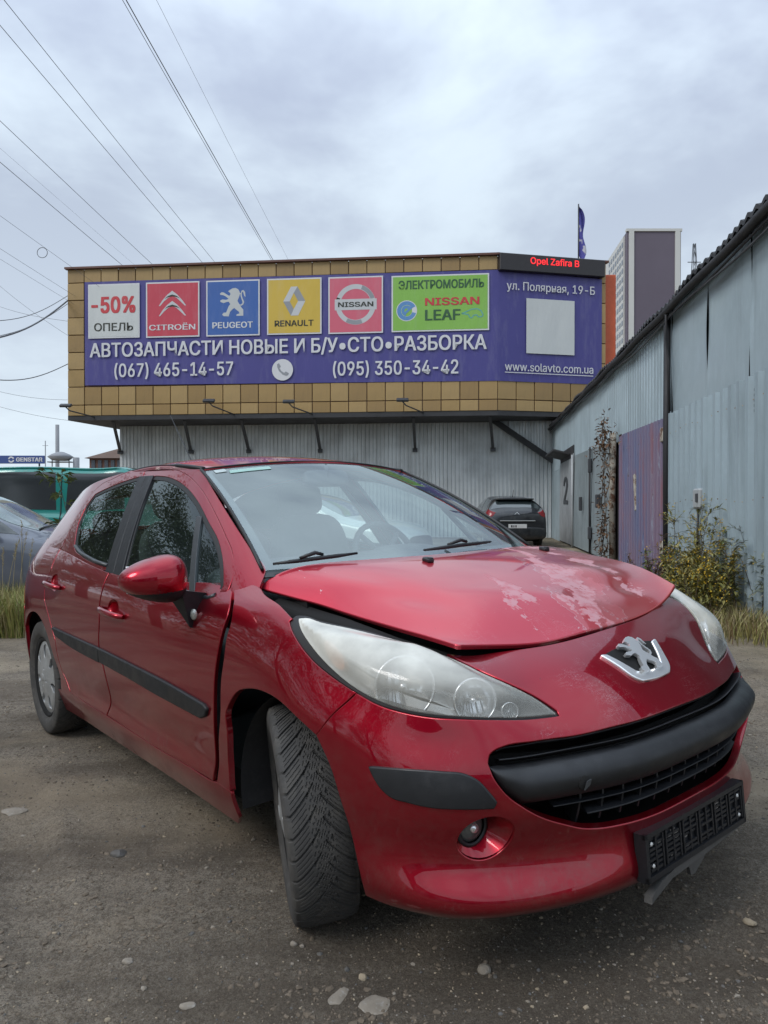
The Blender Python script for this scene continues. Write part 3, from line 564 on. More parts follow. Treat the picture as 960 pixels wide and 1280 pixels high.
for Y, z, sz in ((16.1, 1.30, (.16, .10, .3)), (17.3, 2.15, (.12, .08, .34)), (17.3, .55, (.12, .08, .3)), (18.9, 1.25, (.10, .08, .36))):
    g = G(); g.box(wall_pt(Y, z, .09), sz, rot, bev=.015); gp(g, 'latch', m_steel)
for Y, z in ((10.28, 2.2), (10.28, .6)):
    g = G(); g.box(wall_pt(Y, z, .10), (.16, .06, .20), rot, bev=.01); gp(g, 'hinge', m_rust.m)
g = G()
for z in (.35, 1.25, 2.2):
    for Y in np.arange(4.4, 13.4, .25):
        if 8.3 < Y < 8.45 or 10.1 < Y < 10.3: continue
        p = wall_pt(Y+.02*math.sin(Y*9), z+.02*math.sin(Y*5), .098); g.box(p, (.013, .010, .013), rot, bev=.003)
tag(gp(g, 'sheet_screws', m_rust.m), kind='stuff')
# door number scrawled on the white door
o = text_mesh('lettering', '2', (-.55, 1.25, .55, 2.1), m_steel, frame4(wall_pt(22.6, 0, .052), -ew, (0, 0, 1)), gar, .02, .002); o.matrix_parent_inverse = GI
# roof of black corrugated bitumen sheets, wavy edge towards the yard
V = []; Fq = []; n = 620
for i in range(n+1):
    Y = 3.4+(28.6-3.4)*i/n; wv = .022*math.sin(Y*6.283/.20)
    for o_, dz in ((.15, -.045), (.15, .0), (-.4, .09), (-2.6, .36), (-5, .58)):
        V.append(wall_pt(Y, rz_(Y)+.09+dz+wv+.015*math.sin(Y*1.7), o_+.02*math.sin(Y*3)))
for i in range(n):
    for j in range(4): q = i*5+j; Fq.append((q, q+1, q+6, q+5))
o = mk('roof', V, Fq, m_black, gar); o.matrix_parent_inverse = GI
g = G(); P0 = wall_pt(3.4, rz_(3.4)-.02, .13); P1 = wall_pt(28.5, rz_(28.5)-.02, .13); d = P1-P0
V = [];
for Y in np.linspace(3.4, 28.5, 60): V.append(wall_pt(Y, rz_(Y)-.03+.012*math.sin(Y*2.3), .14))
g.tube(V, .055, 6); gp(g, 'fascia', m_black)
for kk, (dz, amp) in enumerate(((-.12, .02), (-.16, .035))):
    V = [wall_pt(Y, rz_(Y)+dz+amp*math.sin(Y*1.3+kk*2), .12) for Y in np.linspace(3.4, 27, 60)]; g = G(); g.tube(V, .014, 5); gp(g, 'cable', [m_black, m_steel][kk])
# white meter box
mb = empty('meter_box', wall_pt(8.62, 1.17, .08)); mb.rotation_euler = (0, 0, math.atan2(ew.y, ew.x)-math.pi/2); tag(mb, 'small weathered white box fixed on the ribbed gate above the weeds', 'meter box')
g = G(); g.box((0, 0, .11), (.10, .26, .24), bev=.02); g.build('case', m_white, mb); g = G(); g.tube([(-.02, 0, 0), (-.02, .02, -.5)], .012, 6); g.build('conduit', m_steel, mb); g = G(); g.box((-.055, -.06, .12), (.02, .07, .1), bev=.005); g.build('switch', m_steel, mb)
vb = wall_pt(6.88, 2.10, .05); g = G()
for i in range(5): g.box(vb+Vector((0, 0, .05*i)), (.12, .05, .028), rot)
g.box(vb+Vector((.02, 0, .1)), (.16, .03, .30), rot); tag(g.build('vent_grille', m_steel), 'small louvred vent on the garage wall at the right edge', 'vent')

# ------------------------------------------------------------------ far background
m_pur = simple('tower_purple', (.115, .095, .125), .7, var=.15, scale=.05); m_wht = simple('tower_white', (.52, .52, .50), .7, var=.12, scale=.1); m_win = simple('window_glass_dark', (.06, .075, .095), .2, var=.2, scale=.2)
hr = empty('apartment_tower', (86, 236, 0)); tag(hr, 'tall apartment tower with a purple blank end wall and white edge strips behind the garages', 'tower block')
HI = Matrix.Translation(hr.location).inverted()
def hp(g, name, mat): o = g.build(name, mat, hr); o.matrix_parent_inverse = HI; return o
D = 230; xA, xB = (783-480)/910*D, (850-480)/910*D; zt = 1.2+342.5/910*D
g = G(); D2 = D*342.5/302.5; xL = (757-480)/910*D2
g.prism([(xA, D), (xB, D), (xB+6, D2), (xL, D2)], 0, zt); hp(g, 'wall', m_pur)
for x0, x1 in ((xA+.5, xA+2.1), (xB-1.9, xB-.3)):
    g = G(); g.box(((x0+x1)/2, D-.15, zt/2), (x1-x0, .5, zt)); hp(g, 'edge_strip', m_wht)
g = G(); g.box(((xA+xB)/2, D+.2, zt+.3), (xB-xA+.6, 1.2, .8)); hp(g, 'parapet', m_wht)
tA, tB = Vector((xA, D, 0)), Vector((xL, D2, 0)); te = (tB-tA).normalized(); tn = Vector((-te.y, te.x, 0)); TL = (tB-tA).length
g = G(); 
tr = Matrix.Rotation(math.atan2(te.y, te.x), 3, 'Z')
g.box((tA+tB)/2+te*1.4+tn*.25+Vector((0, 0, zt/2-.6)), (TL-2.8, .5, zt), tr); hp(g, 'side_facade', m_wht)
wm = None
for fl_ in range(16, 31):
    for c_ in range(7):
        if wm is None: g = G(); g.box((0, 0, 0), (1.9, .14, 1.55)); ob = mk('window', g.V, g.F, m_win); wm = ob.data; bpy.data.objects.remove(ob)
        ob = bpy.data.objects.new('window', wm); link(ob, hr); ob.matrix_parent_inverse = HI; p = tA+te*(4.2+c_*3.1)+tn*.5; ob.location = (p.x, p.y, zt-3-2.78*(30-fl_)); ob.rotation_euler = (0, 0, math.atan2(te.y, te.x))
ps = empty('lattice_pylon', (170, 400, 0)); tag(ps, 'small distant lattice pylon above the garage roof', 'pylon')
g = G(); H = 1.2+(632-305)/910*400
for sx_ in (-1, 1):
    for sy_ in (-1, 1): g.tube([(sx_*6, sy_*6, 0), (sx_*.5, sy_*.5, H)], .22, 4)
for i in range(16):
    t0, t1 = i/16, (i+1)/16; w0, w1 = 6-5.5*t0, 6-5.5*t1; g.tube([(-w0, -w0, H*t0), (w1, -w1, H*t1)], .14, 4); g.tube([(w0, -w0, H*t0), (-w1, -w1, H*t1)], .14, 4)
for z, w in ((.86, 5), (.93, 3.6)): g.tube([(-w, 0, H*z), (w, 0, H*z)], .25, 4)
g.build('mast', m_steel, ps)
# left background: brick house, chimney with tanks, mast, blue name board
def P3(px, py, D): return ((px-480)/910*D, D, 1.192+(632.5-py)/910*D)
mbk = simple('brown_brick', (.16, .085, .065), .85, var=.4, scale=1.2); mrf = simple('brown_roof', (.12, .075, .055), .8, var=.3, scale=1.)
bh = empty('brick_house', P3(142, 640, 62)[:2]+(0,)); tag(bh, 'brown brick house with a hipped roof beyond the van, left of the shop', 'house'); 
x0, x1 = (112-480)/910*62-bh.location.x, (175-480)/910*62-bh.location.x; ze = 1.192+(632.5-573)/910*62; zr_ = 1.192+(632.5-557)/910*62
g = G(); g.box(((x0+x1)/2, 4, ze/2), (x1-x0, 8, ze)); g.build('wall', mbk, bh)
g = G(); a, b = x0-.3, x1+.3; g.add([(a, -.4, ze), (b, -.4, ze), (b, 8.4, ze), (a, 8.4, ze), (a+3.4, 4, zr_+.5), (b-.5, 4, zr_+.9)], [(0, 1, 5, 4), (1, 2, 5), (2, 3, 4, 5), (3, 0, 4)]); g.build('roof', mrf, bh)
g = G(); g.box((.6, 4, zr_+.9), (.3, .3, 1.2)); g.build('chimney', mbk, bh)
for i in range(7): g = G(); g.box((x0+.35+.55*i, -.03, ze-.55), (.3, .1, .8)); g.build('window', m_win, bh)
ch = empty('chimney_stack', (P3(72, 0, 120)[0], 120, 0)); tag(ch, 'grey factory chimney stack rising above the blue board', 'chimney')
mc = simple('concrete_grey', (.26, .27, .29), .8, var=.25, scale=.5); g = G(); z1 = P3(0, 531, 120)[2]; g.tube([(0, 0, 0), (0, 0, z1)], [.34, .30], 12); g.build('stack', mc, ch)
tk = empty('storage_tank', (P3(76, 0, 112)[0], 112, 0)); tag(tk, 'pale conical tank on a frame at the foot of the chimney', 'tank')
zb = P3(0, 574, 112)[2]; g = G(); g.lathe([(0.02, zb-.25), (1.2, zb-.2), (1.9, zb+.35), (1.3, zb+.75), (.5, zb+1.1), (0.02, zb+1.15)], 16); g.build('tank_body', mc, tk)
g = G()
for sx_ in (-1.3, 1.3): g.tube([(sx_, 0, 0), (sx_, 0, zb)], .08, 5)
g.box((0, 0, zb-.45), (3.6, 1.2, .14)); g.build('frame', m_steel, tk); g = G(); g.tube([(2.4, 0, 0), (2.4, 0, zb+.25)], .5, 8); g.build('vent_pipe', mc, tk)
ml = empty('mast', (P3(57, 0, 90)[0], 90, 0)); tag(ml, 'thin pale pole standing beside the blue name board', 'pole'); g = G(); z1 = P3(0, 551, 90)[2]; g.tube([(0, 0, 0), (0, 0, z1)], .06, 6); g.box((0, 0, z1-.6), (.7, .05, .05)); g.build('pole', mc, ml)
nb = empty('name_board', (P3(28, 0, 70)[0], 70, 0)); tag(nb, 'long blue board with white lettering above the teal van', 'sign')
mb_ = simple('board_blue', (.04, .075, .24), .5, var=.15, scale=1); z0, z1 = P3(0, 579.5, 70)[2], P3(0, 569.5, 70)[2]; x1 = (56-28)/910*70
g = G(); g.box((x1-4.5, 0, (z0+z1)/2), (9, .2, z1-z0), bev=.02); g.build('board', mb_, nb)
g = G(); g.tube([(-3, .1, 0), (-3, .1, z0)], .08, 6); g.tube([(1.6, .1, 0), (1.6, .1, z0)], .08, 6); g.build('post', m_steel, nb)
zc_ = (z0+z1)/2; text_mesh('lettering', 'GENSTAR', ((21-28)/910*70, zc_-.20, (54-28)/910*70, zc_+.20), V_white, frame4((0, -.11, 0), (1, 0, 0), (0, 0, 1)), nb, .03, .01)
g = G(); rr = .3; cx_ = (15-28)/910*70
for a0, a1 in ((20, 170), (200, 350)):
    pts = [(rr*math.cos(R(a0+(a1-a0)*i/10)), rr*math.sin(R(a0+(a1-a0)*i/10))) for i in range(11)]+[(rr*.55*math.cos(R(a1-(a1-a0)*i/10)), rr*.55*math.sin(R(a1-(a1-a0)*i/10))) for i in range(11)]
    g.prism(pts, .0, .01, M4=frame4((cx_, -.112, zc_), (1, 0, 0), (0, 0, 1)))
g.build('swirl_mark', V_white, nb)
# ---- overhead lines (they run away from the viewer, parallel, at different heights)
m_wire = simple('wire_grey', (.10, .105, .115), .6, var=.1)
def wire(px, py, H, r=.011, label='', Y0=3.0, Y1=70, VP=(520, 632.5)):
    k_ = (px-VP[0])/(VP[1]-py); X0 = k_*(H-1.192); sl_ = (VP[0]-480)/910
    P = [(X0+sl_*Y, Y, H-.35*math.sin(math.pi*(Y-Y0)/(Y1-Y0))) for Y in np.linspace(Y0, Y1, 40)]
    g = G(); g.tube(P, r*.72, 5, cap=False); o = g.build('power_line', m_wire); tag(o, label, 'wire', 'overhead wires crossing the sky'); return o
wire(348, 327, 12.0, .016, 'thick overhead wire nearest the middle of the sky'); wire(343, 322, 12.15, .010, 'thinner overhead wire hugging the thick one in mid sky')
wire(365, 325, 13.5, .006, 'faint overhead wire just right of the thick one'); wire(278, 330, 12.2, .011, 'right one of the close pair of overhead wires on the left sky'); wire(263, 330, 11.6, .011, 'left one of the close pair of overhead wires on the left sky')
wire(204, 333, 11.0, .011, 'overhead wire ending above the small panel with the percent sign'); wire(167, 333, 10.5, .012, 'overhead wire ending near the left end of the building roof'); wire(180, 333, 14, .005, 'very faint overhead wire near the left end of the building roof')
w8 = wire(108, 336, 9.6, .007, 'overhead wire with a small hanging loop'); wire(82, 352, 9.3, .007, 'upper one of two overhead wires left of the building corner'); wire(82, 363, 9.0, .006, 'lower one of two overhead wires left of the building corner')
X0 = (108-520)/(632.5-336)*(9.6-1.192); Yl = 910*8.4/335; V = [(X0+.044*Yl+.16*math.sin(a), Yl, 9.27-.16+.16*math.cos(a)) for a in np.linspace(0, 6.283, 20)]
g = G(); g.tube(V, .010, 5, cap=False); tag(g.build('wire_loop', m_wire), 'small loop of spare cable hanging from an overhead wire', 'cable loop')
def drop(pa, pb, Da, Db, r, label, sag=.3):
    a, b = Vector(P3(*pa, Da)), Vector(P3(*pb, Db)); P = [a+(b-a)*t-Vector((0, 0, sag*math.sin(math.pi*t))) for t in np.linspace(0, 1, 16)]
    g = G(); g.tube(P, r, 5, cap=False); tag(g.build('service_cable', m_wire), label, 'cable', 'cables joining the building from the left')
drop((-30, 428), (86, 376), 20, 27.2, .028, 'thick dark cable running into the left side of the tan building'); drop((-30, 402), (86, 370), 21, 27.2, .012, 'thin cable just above the thick dark one at the left of the building'); drop((-30, 424), (86, 380), 25, 27.2, .010, 'thin cable touching the thick dark one from below')
drop((-30, 472), (86, 455), 22, 27.2, .016, 'lone cable reaching the left side of the building half way up'); drop((-30, 330), (86, 420), 60, 50, .012, 'faint distant cable crossing behind the left building corner'); drop((-30, 372), (86, 402), 60, 50, .012, 'second faint distant cable crossing behind the left building corner'); drop((-30, 500), (140, 530), 90, 90, .02, 'lowest faint distant cable above the blue board', .6); drop((-30, 482), (110, 500), 90, 90, .02, 'faint distant cable a little above the lowest one', .6)
# ---- hatchback body surfaces (car frame: X forward from front axle, Y left, Z up; right side is -Y)
def spl(kn, x):
    """weights (len(x), n) of the natural cubic spline through knots kn"""
    kn = np.asarray(kn, float); x = np.atleast_1d(np.asarray(x, float)); n = len(kn); h = np.diff(kn)
    A = np.eye(n); B = np.zeros((n, n))
    for i in range(1, n-1):
        A[i, i-1] = h[i-1]; A[i, i] = 2*(h[i-1]+h[i]); A[i, i+1] = h[i]
        B[i, i-1] = 6/h[i-1]; B[i, i] = -6/h[i-1]-6/h[i]; B[i, i+1] = 6/h[i]
    M = np.linalg.solve(A, B)
    k = np.clip(np.searchsorted(kn, x)-1, 0, n-2); a = (kn[k+1]-x)/h[k]; b = (x-kn[k])/h[k]
    I = np.eye(n)
    return (a[:, None]*I[k]+b[:, None]*I[k+1]+(((a**3-a)*h[k]**2/6)[:, None]*M[k]+((b**3-b)*h[k]**2/6)[:, None]*M[k+1]))
COLS = [
 [(.70,0,.19),(.745,0,.25),(.735,0,.345),(.755,0,.45),(.735,0,.55),(.69,0,.625),(.635,0,.685),(.58,0,.737),(.53,0,.772),(.475,0,.800)],
 [(.688,.25,.19),(.735,.25,.25),(.722,.25,.345),(.74,.25,.45),(.722,.25,.55),(.678,.25,.625),(.62,.25,.69),(.565,.25,.740),(.515,.25,.776),(.462,.25,.806)],
 [(.628,.45,.19),(.69,.455,.25),(.658,.45,.34),(.685,.45,.45),(.672,.45,.55),(.63,.445,.63),(.567,.44,.70),(.515,.435,.752),(.468,.43,.789),(.42,.42,.817)],
 [(.52,.655,.195),(.585,.668,.255),(.55,.65,.345),(.588,.648,.45),(.592,.64,.55),(.562,.63,.635),(.505,.635,.73),(.44,.615,.785),(.395,.58,.815),(.345,.535,.829)],
 [(.40,.755,.205),(.447,.778,.262),(.425,.766,.352),(.455,.768,.455),(.455,.763,.555),(.425,.75,.64),(.365,.745,.75),(.29,.715,.818),(.22,.67,.862),(.16,.60,.88)],
 [(.26,.80,.205),(.275,.822,.27),(.28,.822,.36),(.29,.83,.46),(.285,.83,.56),(.265,.82,.65),(.20,.795,.75),(.13,.77,.84),(.055,.712,.89),(0,.635,.93)],
 [(0,.805,.21),(0,.83,.28),(0,.842,.365),(0,.852,.46),(0,.857,.56),(-.005,.853,.655),(-.02,.838,.755),(-.05,.805,.845),(-.09,.755,.905),(-.13,.67,.95)],
 [(-.33,.797,.21),(-.33,.828,.285),(-.33,.832,.37),(-.33,.842,.465),(-.33,.848,.56),(-.33,.847,.66),(-.33,.838,.76),(-.33,.816,.85),(-.335,.777,.907),(-.35,.715,.955)],
 [(-.75,.79,.21),(-.75,.832,.29),(-.75,.828,.37),(-.75,.842,.465),(-.75,.852,.56),(-.75,.853,.66),(-.75,.846,.76),(-.75,.826,.85),(-.75,.79,.908),(-.75,.762,.965)],
 [(-1.2,.788,.21),(-1.2,.832,.29),(-1.2,.828,.37),(-1.2,.845,.465),(-1.2,.857,.56),(-1.2,.859,.67),(-1.2,.852,.775),(-1.2,.832,.875),(-1.2,.793,.938),(-1.2,.765,.995)],
 [(-1.7,.788,.21),(-1.7,.83,.29),(-1.7,.828,.37),(-1.7,.846,.465),(-1.7,.858,.565),(-1.7,.86,.68),(-1.7,.853,.79),(-1.7,.832,.895),(-1.7,.79,.97),(-1.7,.762,1.03)],
 [(-2.15,.79,.21),(-2.15,.826,.29),(-2.15,.83,.37),(-2.15,.848,.465),(-2.15,.858,.57),(-2.15,.859,.69),(-2.15,.85,.805),(-2.15,.825,.92),(-2.15,.775,1.005),(-2.15,.745,1.065)],
 [(-2.54,.795,.21),(-2.54,.82,.29),(-2.54,.834,.37),(-2.54,.849,.47),(-2.54,.857,.58),(-2.54,.857,.70),(-2.54,.846,.815),(-2.54,.815,.93),(-2.54,.757,1.02),(-2.54,.72,1.08)],
 [(-2.86,.775,.22),(-2.86,.80,.29),(-2.86,.82,.37),(-2.86,.832,.47),(-2.86,.835,.58),(-2.86,.832,.70),(-2.86,.82,.815),(-2.86,.785,.93),(-2.86,.72,1.025),(-2.86,.68,1.085)],
 [(-3.05,.68,.23),(-3.06,.715,.29),(-3.07,.73,.37),(-3.08,.74,.47),(-3.08,.738,.58),(-3.07,.73,.70),(-3.055,.715,.815),(-3.035,.68,.93),(-3.00,.62,1.02),(-2.97,.58,1.08)],
 [(-3.16,.42,.23),(-3.19,.42,.29),(-3.19,.42,.37),(-3.20,.42,.47),(-3.20,.42,.58),(-3.18,.42,.70),(-3.16,.42,.815),(-3.13,.42,.93),(-3.09,.42,1.02),(-3.05,.42,1.08)],
 [(-3.18,0,.23),(-3.21,0,.29),(-3.22,0,.37),(-3.23,0,.47),(-3.22,0,.58),(-3.20,0,.70),(-3.18,0,.815),(-3.15,0,.93),(-3.10,0,1.02),(-3.06,0,1.08)],
]
_c = np.array(COLS, float)
_c[6:13, 0, 2] = .178; _c[6:13, 0, 1] -= .006; _c[5, 0, 2] = .19
_neg = _c[:0:-1].copy(); _pos = _c.copy(); _pos[:, :, 1] *= -1
CTRL = np.concatenate([_neg, _pos], 0)
for _i in range(-5, 6):                                # nose knocked down on the right, up on the left
    for _r, _w in ((7, .3), (8, .65), (9, 1.)): CTRL[len(_c)-1+_i, _r, 2] += _w*(.018 if _i < 0 else .036)*np.clip(CTRL[len(_c)-1+_i, _r, 1]/.53, -1, 1)*(1 if abs(_i) < 5 else .4)
#                 # s<0 left side, s>0 right side
_d = np.linalg.norm(np.diff(_c[:, 4, :], axis=0), axis=1); _k = np.r_[0, np.cumsum(_d)]
SK = np.r_[-_k[:0:-1], _k]; TK = np.arange(10.)
def body(q):
    q = np.atleast_2d(q); return np.einsum('ni,nj,ijk->nk', spl(SK, q[:, 0]), spl(TK, q[:, 1]), CTRL)
def sstep(a, b, x): t = np.clip((x-a)/(b-a), 0, 1); return t*t*(3-2*t)
# side glass surface: q = (X, Z) -> right side
BX = np.array([-3.1,-2.86,-2.54,-2.15,-1.7,-1.2,-.75,-.33,0.3]); BZ = np.array([1.03,1.025,1.02,1.005,.97,.938,.908,.893,.88]); BY = np.array([.60,.715,.757,.775,.79,.793,.79,.782,.76])
def green_y(X, Z):
    X = np.asarray(X, float); Z = np.asarray(Z, float)
    w = spl(BX[::1], X); zb = w@BZ; yb = w@BY; dz = Z-zb
    y = yb-.43*dz-.27*dz*np.abs(dz)
    e = -.357+(-1.064+.357)*(Z-.993)/(1.366-.993)        # windscreen edge X at this height
    tau = np.clip((Z-.993)/(1.366-.993), -.3, 1)
    y = y-(.066*(1-tau))*np.exp(-np.clip(e-X, -.05, 3)/.10)
    y = y-.10*sstep(-2.3, -3.0, X)*np.clip(dz, 0, 1)/.35
    return y
def green(q):
    q = np.atleast_2d(q); return np.stack([q[:, 0], -green_y(q[:, 0], q[:, 1]), q[:, 1]], 1)
# windscreen q=(u up 0..1, v -1..1)  v>0 right side (-Y)
def wind(q):
    q = np.atleast_2d(q); u, v = q[:, 0], q[:, 1]; a = v*v
    X0 = -.130-.227*a**1.15; Z0 = 1.004-.011*a; Y0 = .679
    X1 = -.985-.079*a**1.15; Z1 = 1.402-.036*a; Y1 = .551
    b = 4*u*(1-u)
    return np.stack([X0+(X1-X0)*u+.012*b, -v*(Y0+(Y1-Y0)*u), Z0+(Z1-Z0)*u+.022*b], 1)
# roof q=(u back 0..1, v)
RU = [0,.2,.45,.7,.88,1.]
RC = np.array([(-.985,0,1.402),(-1.36,0,1.452),(-1.85,0,1.455),(-2.4,0,1.425),(-2.80,0,1.375),(-3.0,0,1.335)])
RE = np.array([(-1.064,.551,1.366),(-1.42,.565,1.402),(-1.88,.560,1.398),(-2.4,.535,1.353),(-2.74,.505,1.295),(-2.90,.48,1.25)])
def roof(q):
    q = np.atleast_2d(q); w = spl(RU, q[:, 0]); c = w@RC; e = w@RE; v = q[:, 1]; a = np.abs(v)
    f = .75*a**2+.25*a**6
    return np.stack([c[:, 0]+(e[:, 0]-c[:, 0])*a**2, -v*e[:, 1], c[:, 2]+(e[:, 2]-c[:, 2])*f], 1)
# bonnet q=(u back 0..1, v)
HU = [0,.12,.35,.65,.85,1.]
HC = np.array([(.468,0,.812),(.39,0,.860),(.24,0,.925),(.03,0,.982),(-.085,0,1.005),(-.155,0,1.013)])
HR = np.array([(.385,.53,.822),(.30,.555,.838),(.16,.585,.858),(-.06,.63,.892),(-.23,.672,.920),(-.352,.698,.938)])   # right edge, knocked down
HL = np.array([(.412,.52,.884),(.32,.56,.912),(.17,.61,.945),(-.07,.655,.975),(-.24,.69,.992),(-.352,.705,.992)])   # left edge, sprung up
def bump2(x, y, cx, cy, rx, ry, ang=0.):
    c, s = np.cos(ang), np.sin(ang); dx = x-cx; dy = y-cy; a = (dx*c+dy*s)/rx; b = (-dx*s+dy*c)/ry
    return np.exp(-(a*a+b*b))
def hood(q):
    q = np.atleast_2d(q); w = spl(HU, q[:, 0]); v = q[:, 1]; c = w@HC; a = np.abs(v)
    e = np.where((v > 0)[:, None], w@HR, w@HL); u = q[:, 0]
    k = np.where(v > 0, .30, .55); k = k+(.45-k)*np.exp(-(v/.25)**2)
    k = np.where(v > 0, k*(1-.8*u**3), k); f = k*a**2+(1-k)*a**np.where(v > 0, 5+6*u**2, 5)
    X = c[:, 0]+(e[:, 0]-c[:, 0])*a**2.2; Y = -v*e[:, 1]; Z = c[:, 2]+(e[:, 2]-c[:, 2])*f
    Z = Z-.015*bump2(X, Y, .31, .17, .08, .15, .3)+.013*bump2(X, Y, .22, .33, .09, .09)-.012*bump2(X, Y, .33, .36, .045, .07)+.006*bump2(X, Y, .36, .02, .05, .12, -.4)
    Z = Z+.006*bump2(X, Y, -.13, -.60, .10, .05)-.009*bump2(X, Y, .12, -.46, .12, .05, .4)+.005*bump2(X, Y, -.02, -.52, .16, .035, .5)+.003*bump2(X, Y, .25, -.2, .2, .05, 1.2)
    Z = Z-.013*bump2(X, Y, .45, -.27, .10, .17)
    return np.stack([X, Y, Z], 1)
doorF = [(2.7873, 7.6918), (2.7795, 6.8627), (2.7865, 6.1976), (2.7776, 5.5039), (2.7831, 4.4185), (2.7464, 3.7246), (2.7468, 2.2434), (2.7953, 1.3147), (2.4374, 1.2287), (2.2128, 1.183), (1.97, 1.2202), (1.7829, 1.214), (1.7341, 3.5726), (1.7163, 5.0439), (1.6914, 6.348), (1.6794, 7.0954), (1.7451, 8.4485), (1.7719, 8.8919)]
doorR = [(3.6634, 7.9673), (3.6168, 6.8726), (3.6683, 6.0237), (3.6548, 5.4927), (3.5785, 4.9621), (3.4659, 3.965), (3.4422, 2.3833), (3.334, 1.373), (3.0592, 1.2912), (2.8056, 1.2885), (2.7578, 2.2204), (2.7571, 3.7066), (2.7938, 4.4047), (2.7877, 5.4918), (2.7965, 6.1873), (2.789, 6.8528), (2.7959, 7.6782)]
fender = [(1.7575, 8.7655), (1.6661, 7.5052), (1.6447, 6.817), (1.6531, 6.3428), (1.6555, 5.7631), (1.6714, 4.9926), (1.6846, 3.8218), (1.7211, 2.7713), (1.7541, 1.2491), (1.6619, 1.2025), (1.6643, 1.4068), (1.6654, 2.2404), (1.6427, 3.3258), (1.6431, 3.9917), (1.6176, 4.3493), (1.5666, 4.7925), (1.4773, 5.0851), (1.3893, 5.1626), (1.3003, 5.0644), (1.2149, 4.7691), (1.1381, 4.4671), (1.0815, 5.0339), (0.9688, 5.7092), (1.0469, 5.993), (1.1258, 6.322), (1.1994, 6.7434), (1.246, 7.0828), (1.2717, 7.3596), (1.2528, 7.5078), (1.3754, 7.9735), (1.5381, 8.4575), (1.5933, 8.7327), (1.6819, 8.8868)]
arch = [(1.6635, 1.1375), (1.6643, 1.4068), (1.6654, 2.2404), (1.6427, 3.3258), (1.6431, 3.9917), (1.6176, 4.3493), (1.5666, 4.7925), (1.4773, 5.0851), (1.3893, 5.1626), (1.3003, 5.0644), (1.2149, 4.7691), (1.1381, 4.4671), (1.0911, 3.7588), (1.0577, 2.878), (1.0255, 2.0682), (0.9915, 0.9536), (0.9722, 0.5872)]
seam = [(1.1381, 4.4671), (1.0815, 5.0339), (0.9688, 5.7092)]
headcut = [(1.2717, 7.3596), (1.246, 7.0828), (1.1994, 6.7434), (1.1258, 6.322), (1.0469, 5.993), (0.9688, 5.7092), (0.9125, 5.5348), (0.839, 5.4343), (0.7708, 5.3996), (0.699, 5.4089), (0.6221, 5.3978), (0.5098, 5.3466), (0.4226, 5.3451), (0.4196, 5.5082), (0.456, 6.0075), (0.5038, 6.5226), (0.5687, 7.2988), (0.613, 8.0152), (0.6775, 9.0), (0.767, 9.0), (0.8356, 8.6136), (0.9309, 8.1085), (1.0611, 7.7994), (1.1754, 7.7991), (1.2515, 7.6132)]
head = [(1.1983, 7.5284), (1.1726, 7.1714), (1.1143, 6.7022), (1.0384, 6.2043), (0.9758, 5.8724), (0.9187, 5.6705), (0.8413, 5.5228), (0.7671, 5.4796), (0.6956, 5.4763), (0.618, 5.4701), (0.5047, 5.4274), (0.4325, 5.4257), (0.464, 5.8724), (0.5106, 6.3712), (0.5745, 7.0555), (0.6163, 7.6527), (0.6827, 8.3633), (0.7585, 8.6241), (0.8293, 8.2071), (0.9279, 7.8683), (1.0566, 7.6104), (1.139, 7.6302)]
grille = [(0.6597, 4.591), (0.6476, 4.6838), (0.618, 4.7785), (0.5269, 4.8052), (0.4061, 4.7713), (0.2701, 4.833), (0.1407, 4.8223)]
grillelow = [(0.6597, 4.591), (0.6673, 4.3704), (0.6572, 4.0238), (0.6345, 3.6729), (0.5865, 3.2594), (0.5405, 2.9668), (0.4667, 2.6446), (0.4201, 2.4807), (0.3851, 2.4125), (0.2923, 2.3292), (0.1771, 2.2828)]
strip = [(0.9563, 3.9978), (0.8741, 4.084), (0.7776, 4.1231), (0.7261, 4.0918), (0.699, 3.9587), (0.6721, 3.6764), (0.6551, 3.4703), (0.66, 3.3644), (0.7317, 3.3496), (0.8012, 3.3342), (0.8566, 3.3724), (0.9022, 3.4273), (0.9296, 3.6013), (0.9461, 3.8185)]
fogc = [(0.6586, 2.5702), (0.7209, 2.6381), (0.5936, 2.4768), (0.6711, 3.1098), (0.6429, 2.0244), (0.6927, 2.6426), (0.7195, 2.5952), (0.6646, 2.6369)]
stripF = [(2.7673, 4.439), (2.4501, 4.3716), (2.1067, 4.2312), (1.7857, 3.9622), (1.7693, 3.8853), (1.7846, 3.6565), (1.8194, 3.5223), (2.1524, 3.6943), (2.4609, 3.8951), (2.7679, 3.9999)]
stripR = [(3.474, 4.4704), (3.1126, 4.452), (2.7775, 4.4408), (2.784, 3.9757), (3.1231, 4.0458), (3.4296, 4.2536)]
handF = [(2.7426, 6.0871), (2.5055, 6.025)]
handR = [(3.6214, 6.3039), (3.3845, 6.2652)]
lip = [(0.9722, 0.5872), (0.8715, 0.5892), (0.7435, 0.6997), (0.636, 0.8082), (0.4977, 0.7928)]
plate = [(0.2587, 1.9879), (0.2617, 0.7425)]
badge = [(0.1239, 7.8255), (0.091, 5.9161), (0.0646, 5.786)]
bowl = [(0.8178, 6.1561), (0.9103, 6.0355), (0.751, 5.8921), (0.7872, 7.5058), (0.8531, 5.497), (0.6179, 6.0425), (0.6728, 5.9889), (0.5588, 6.023), (0.579, 6.8913), (0.6478, 5.5787), (0.5337, 5.7319), (0.5546, 5.7378), (0.5103, 5.722), (1.0281, 6.7389), (1.0589, 6.9345)]
barL = [(0.6632, 4.2255), (0.6089, 4.2592), (0.5225, 4.2536), (0.4291, 4.2556), (0.3013, 4.2875)]
barb = [(0.6504, 3.9053), (0.5965, 3.345), (0.4564, 3.2331), (0.3383, 3.3046)]
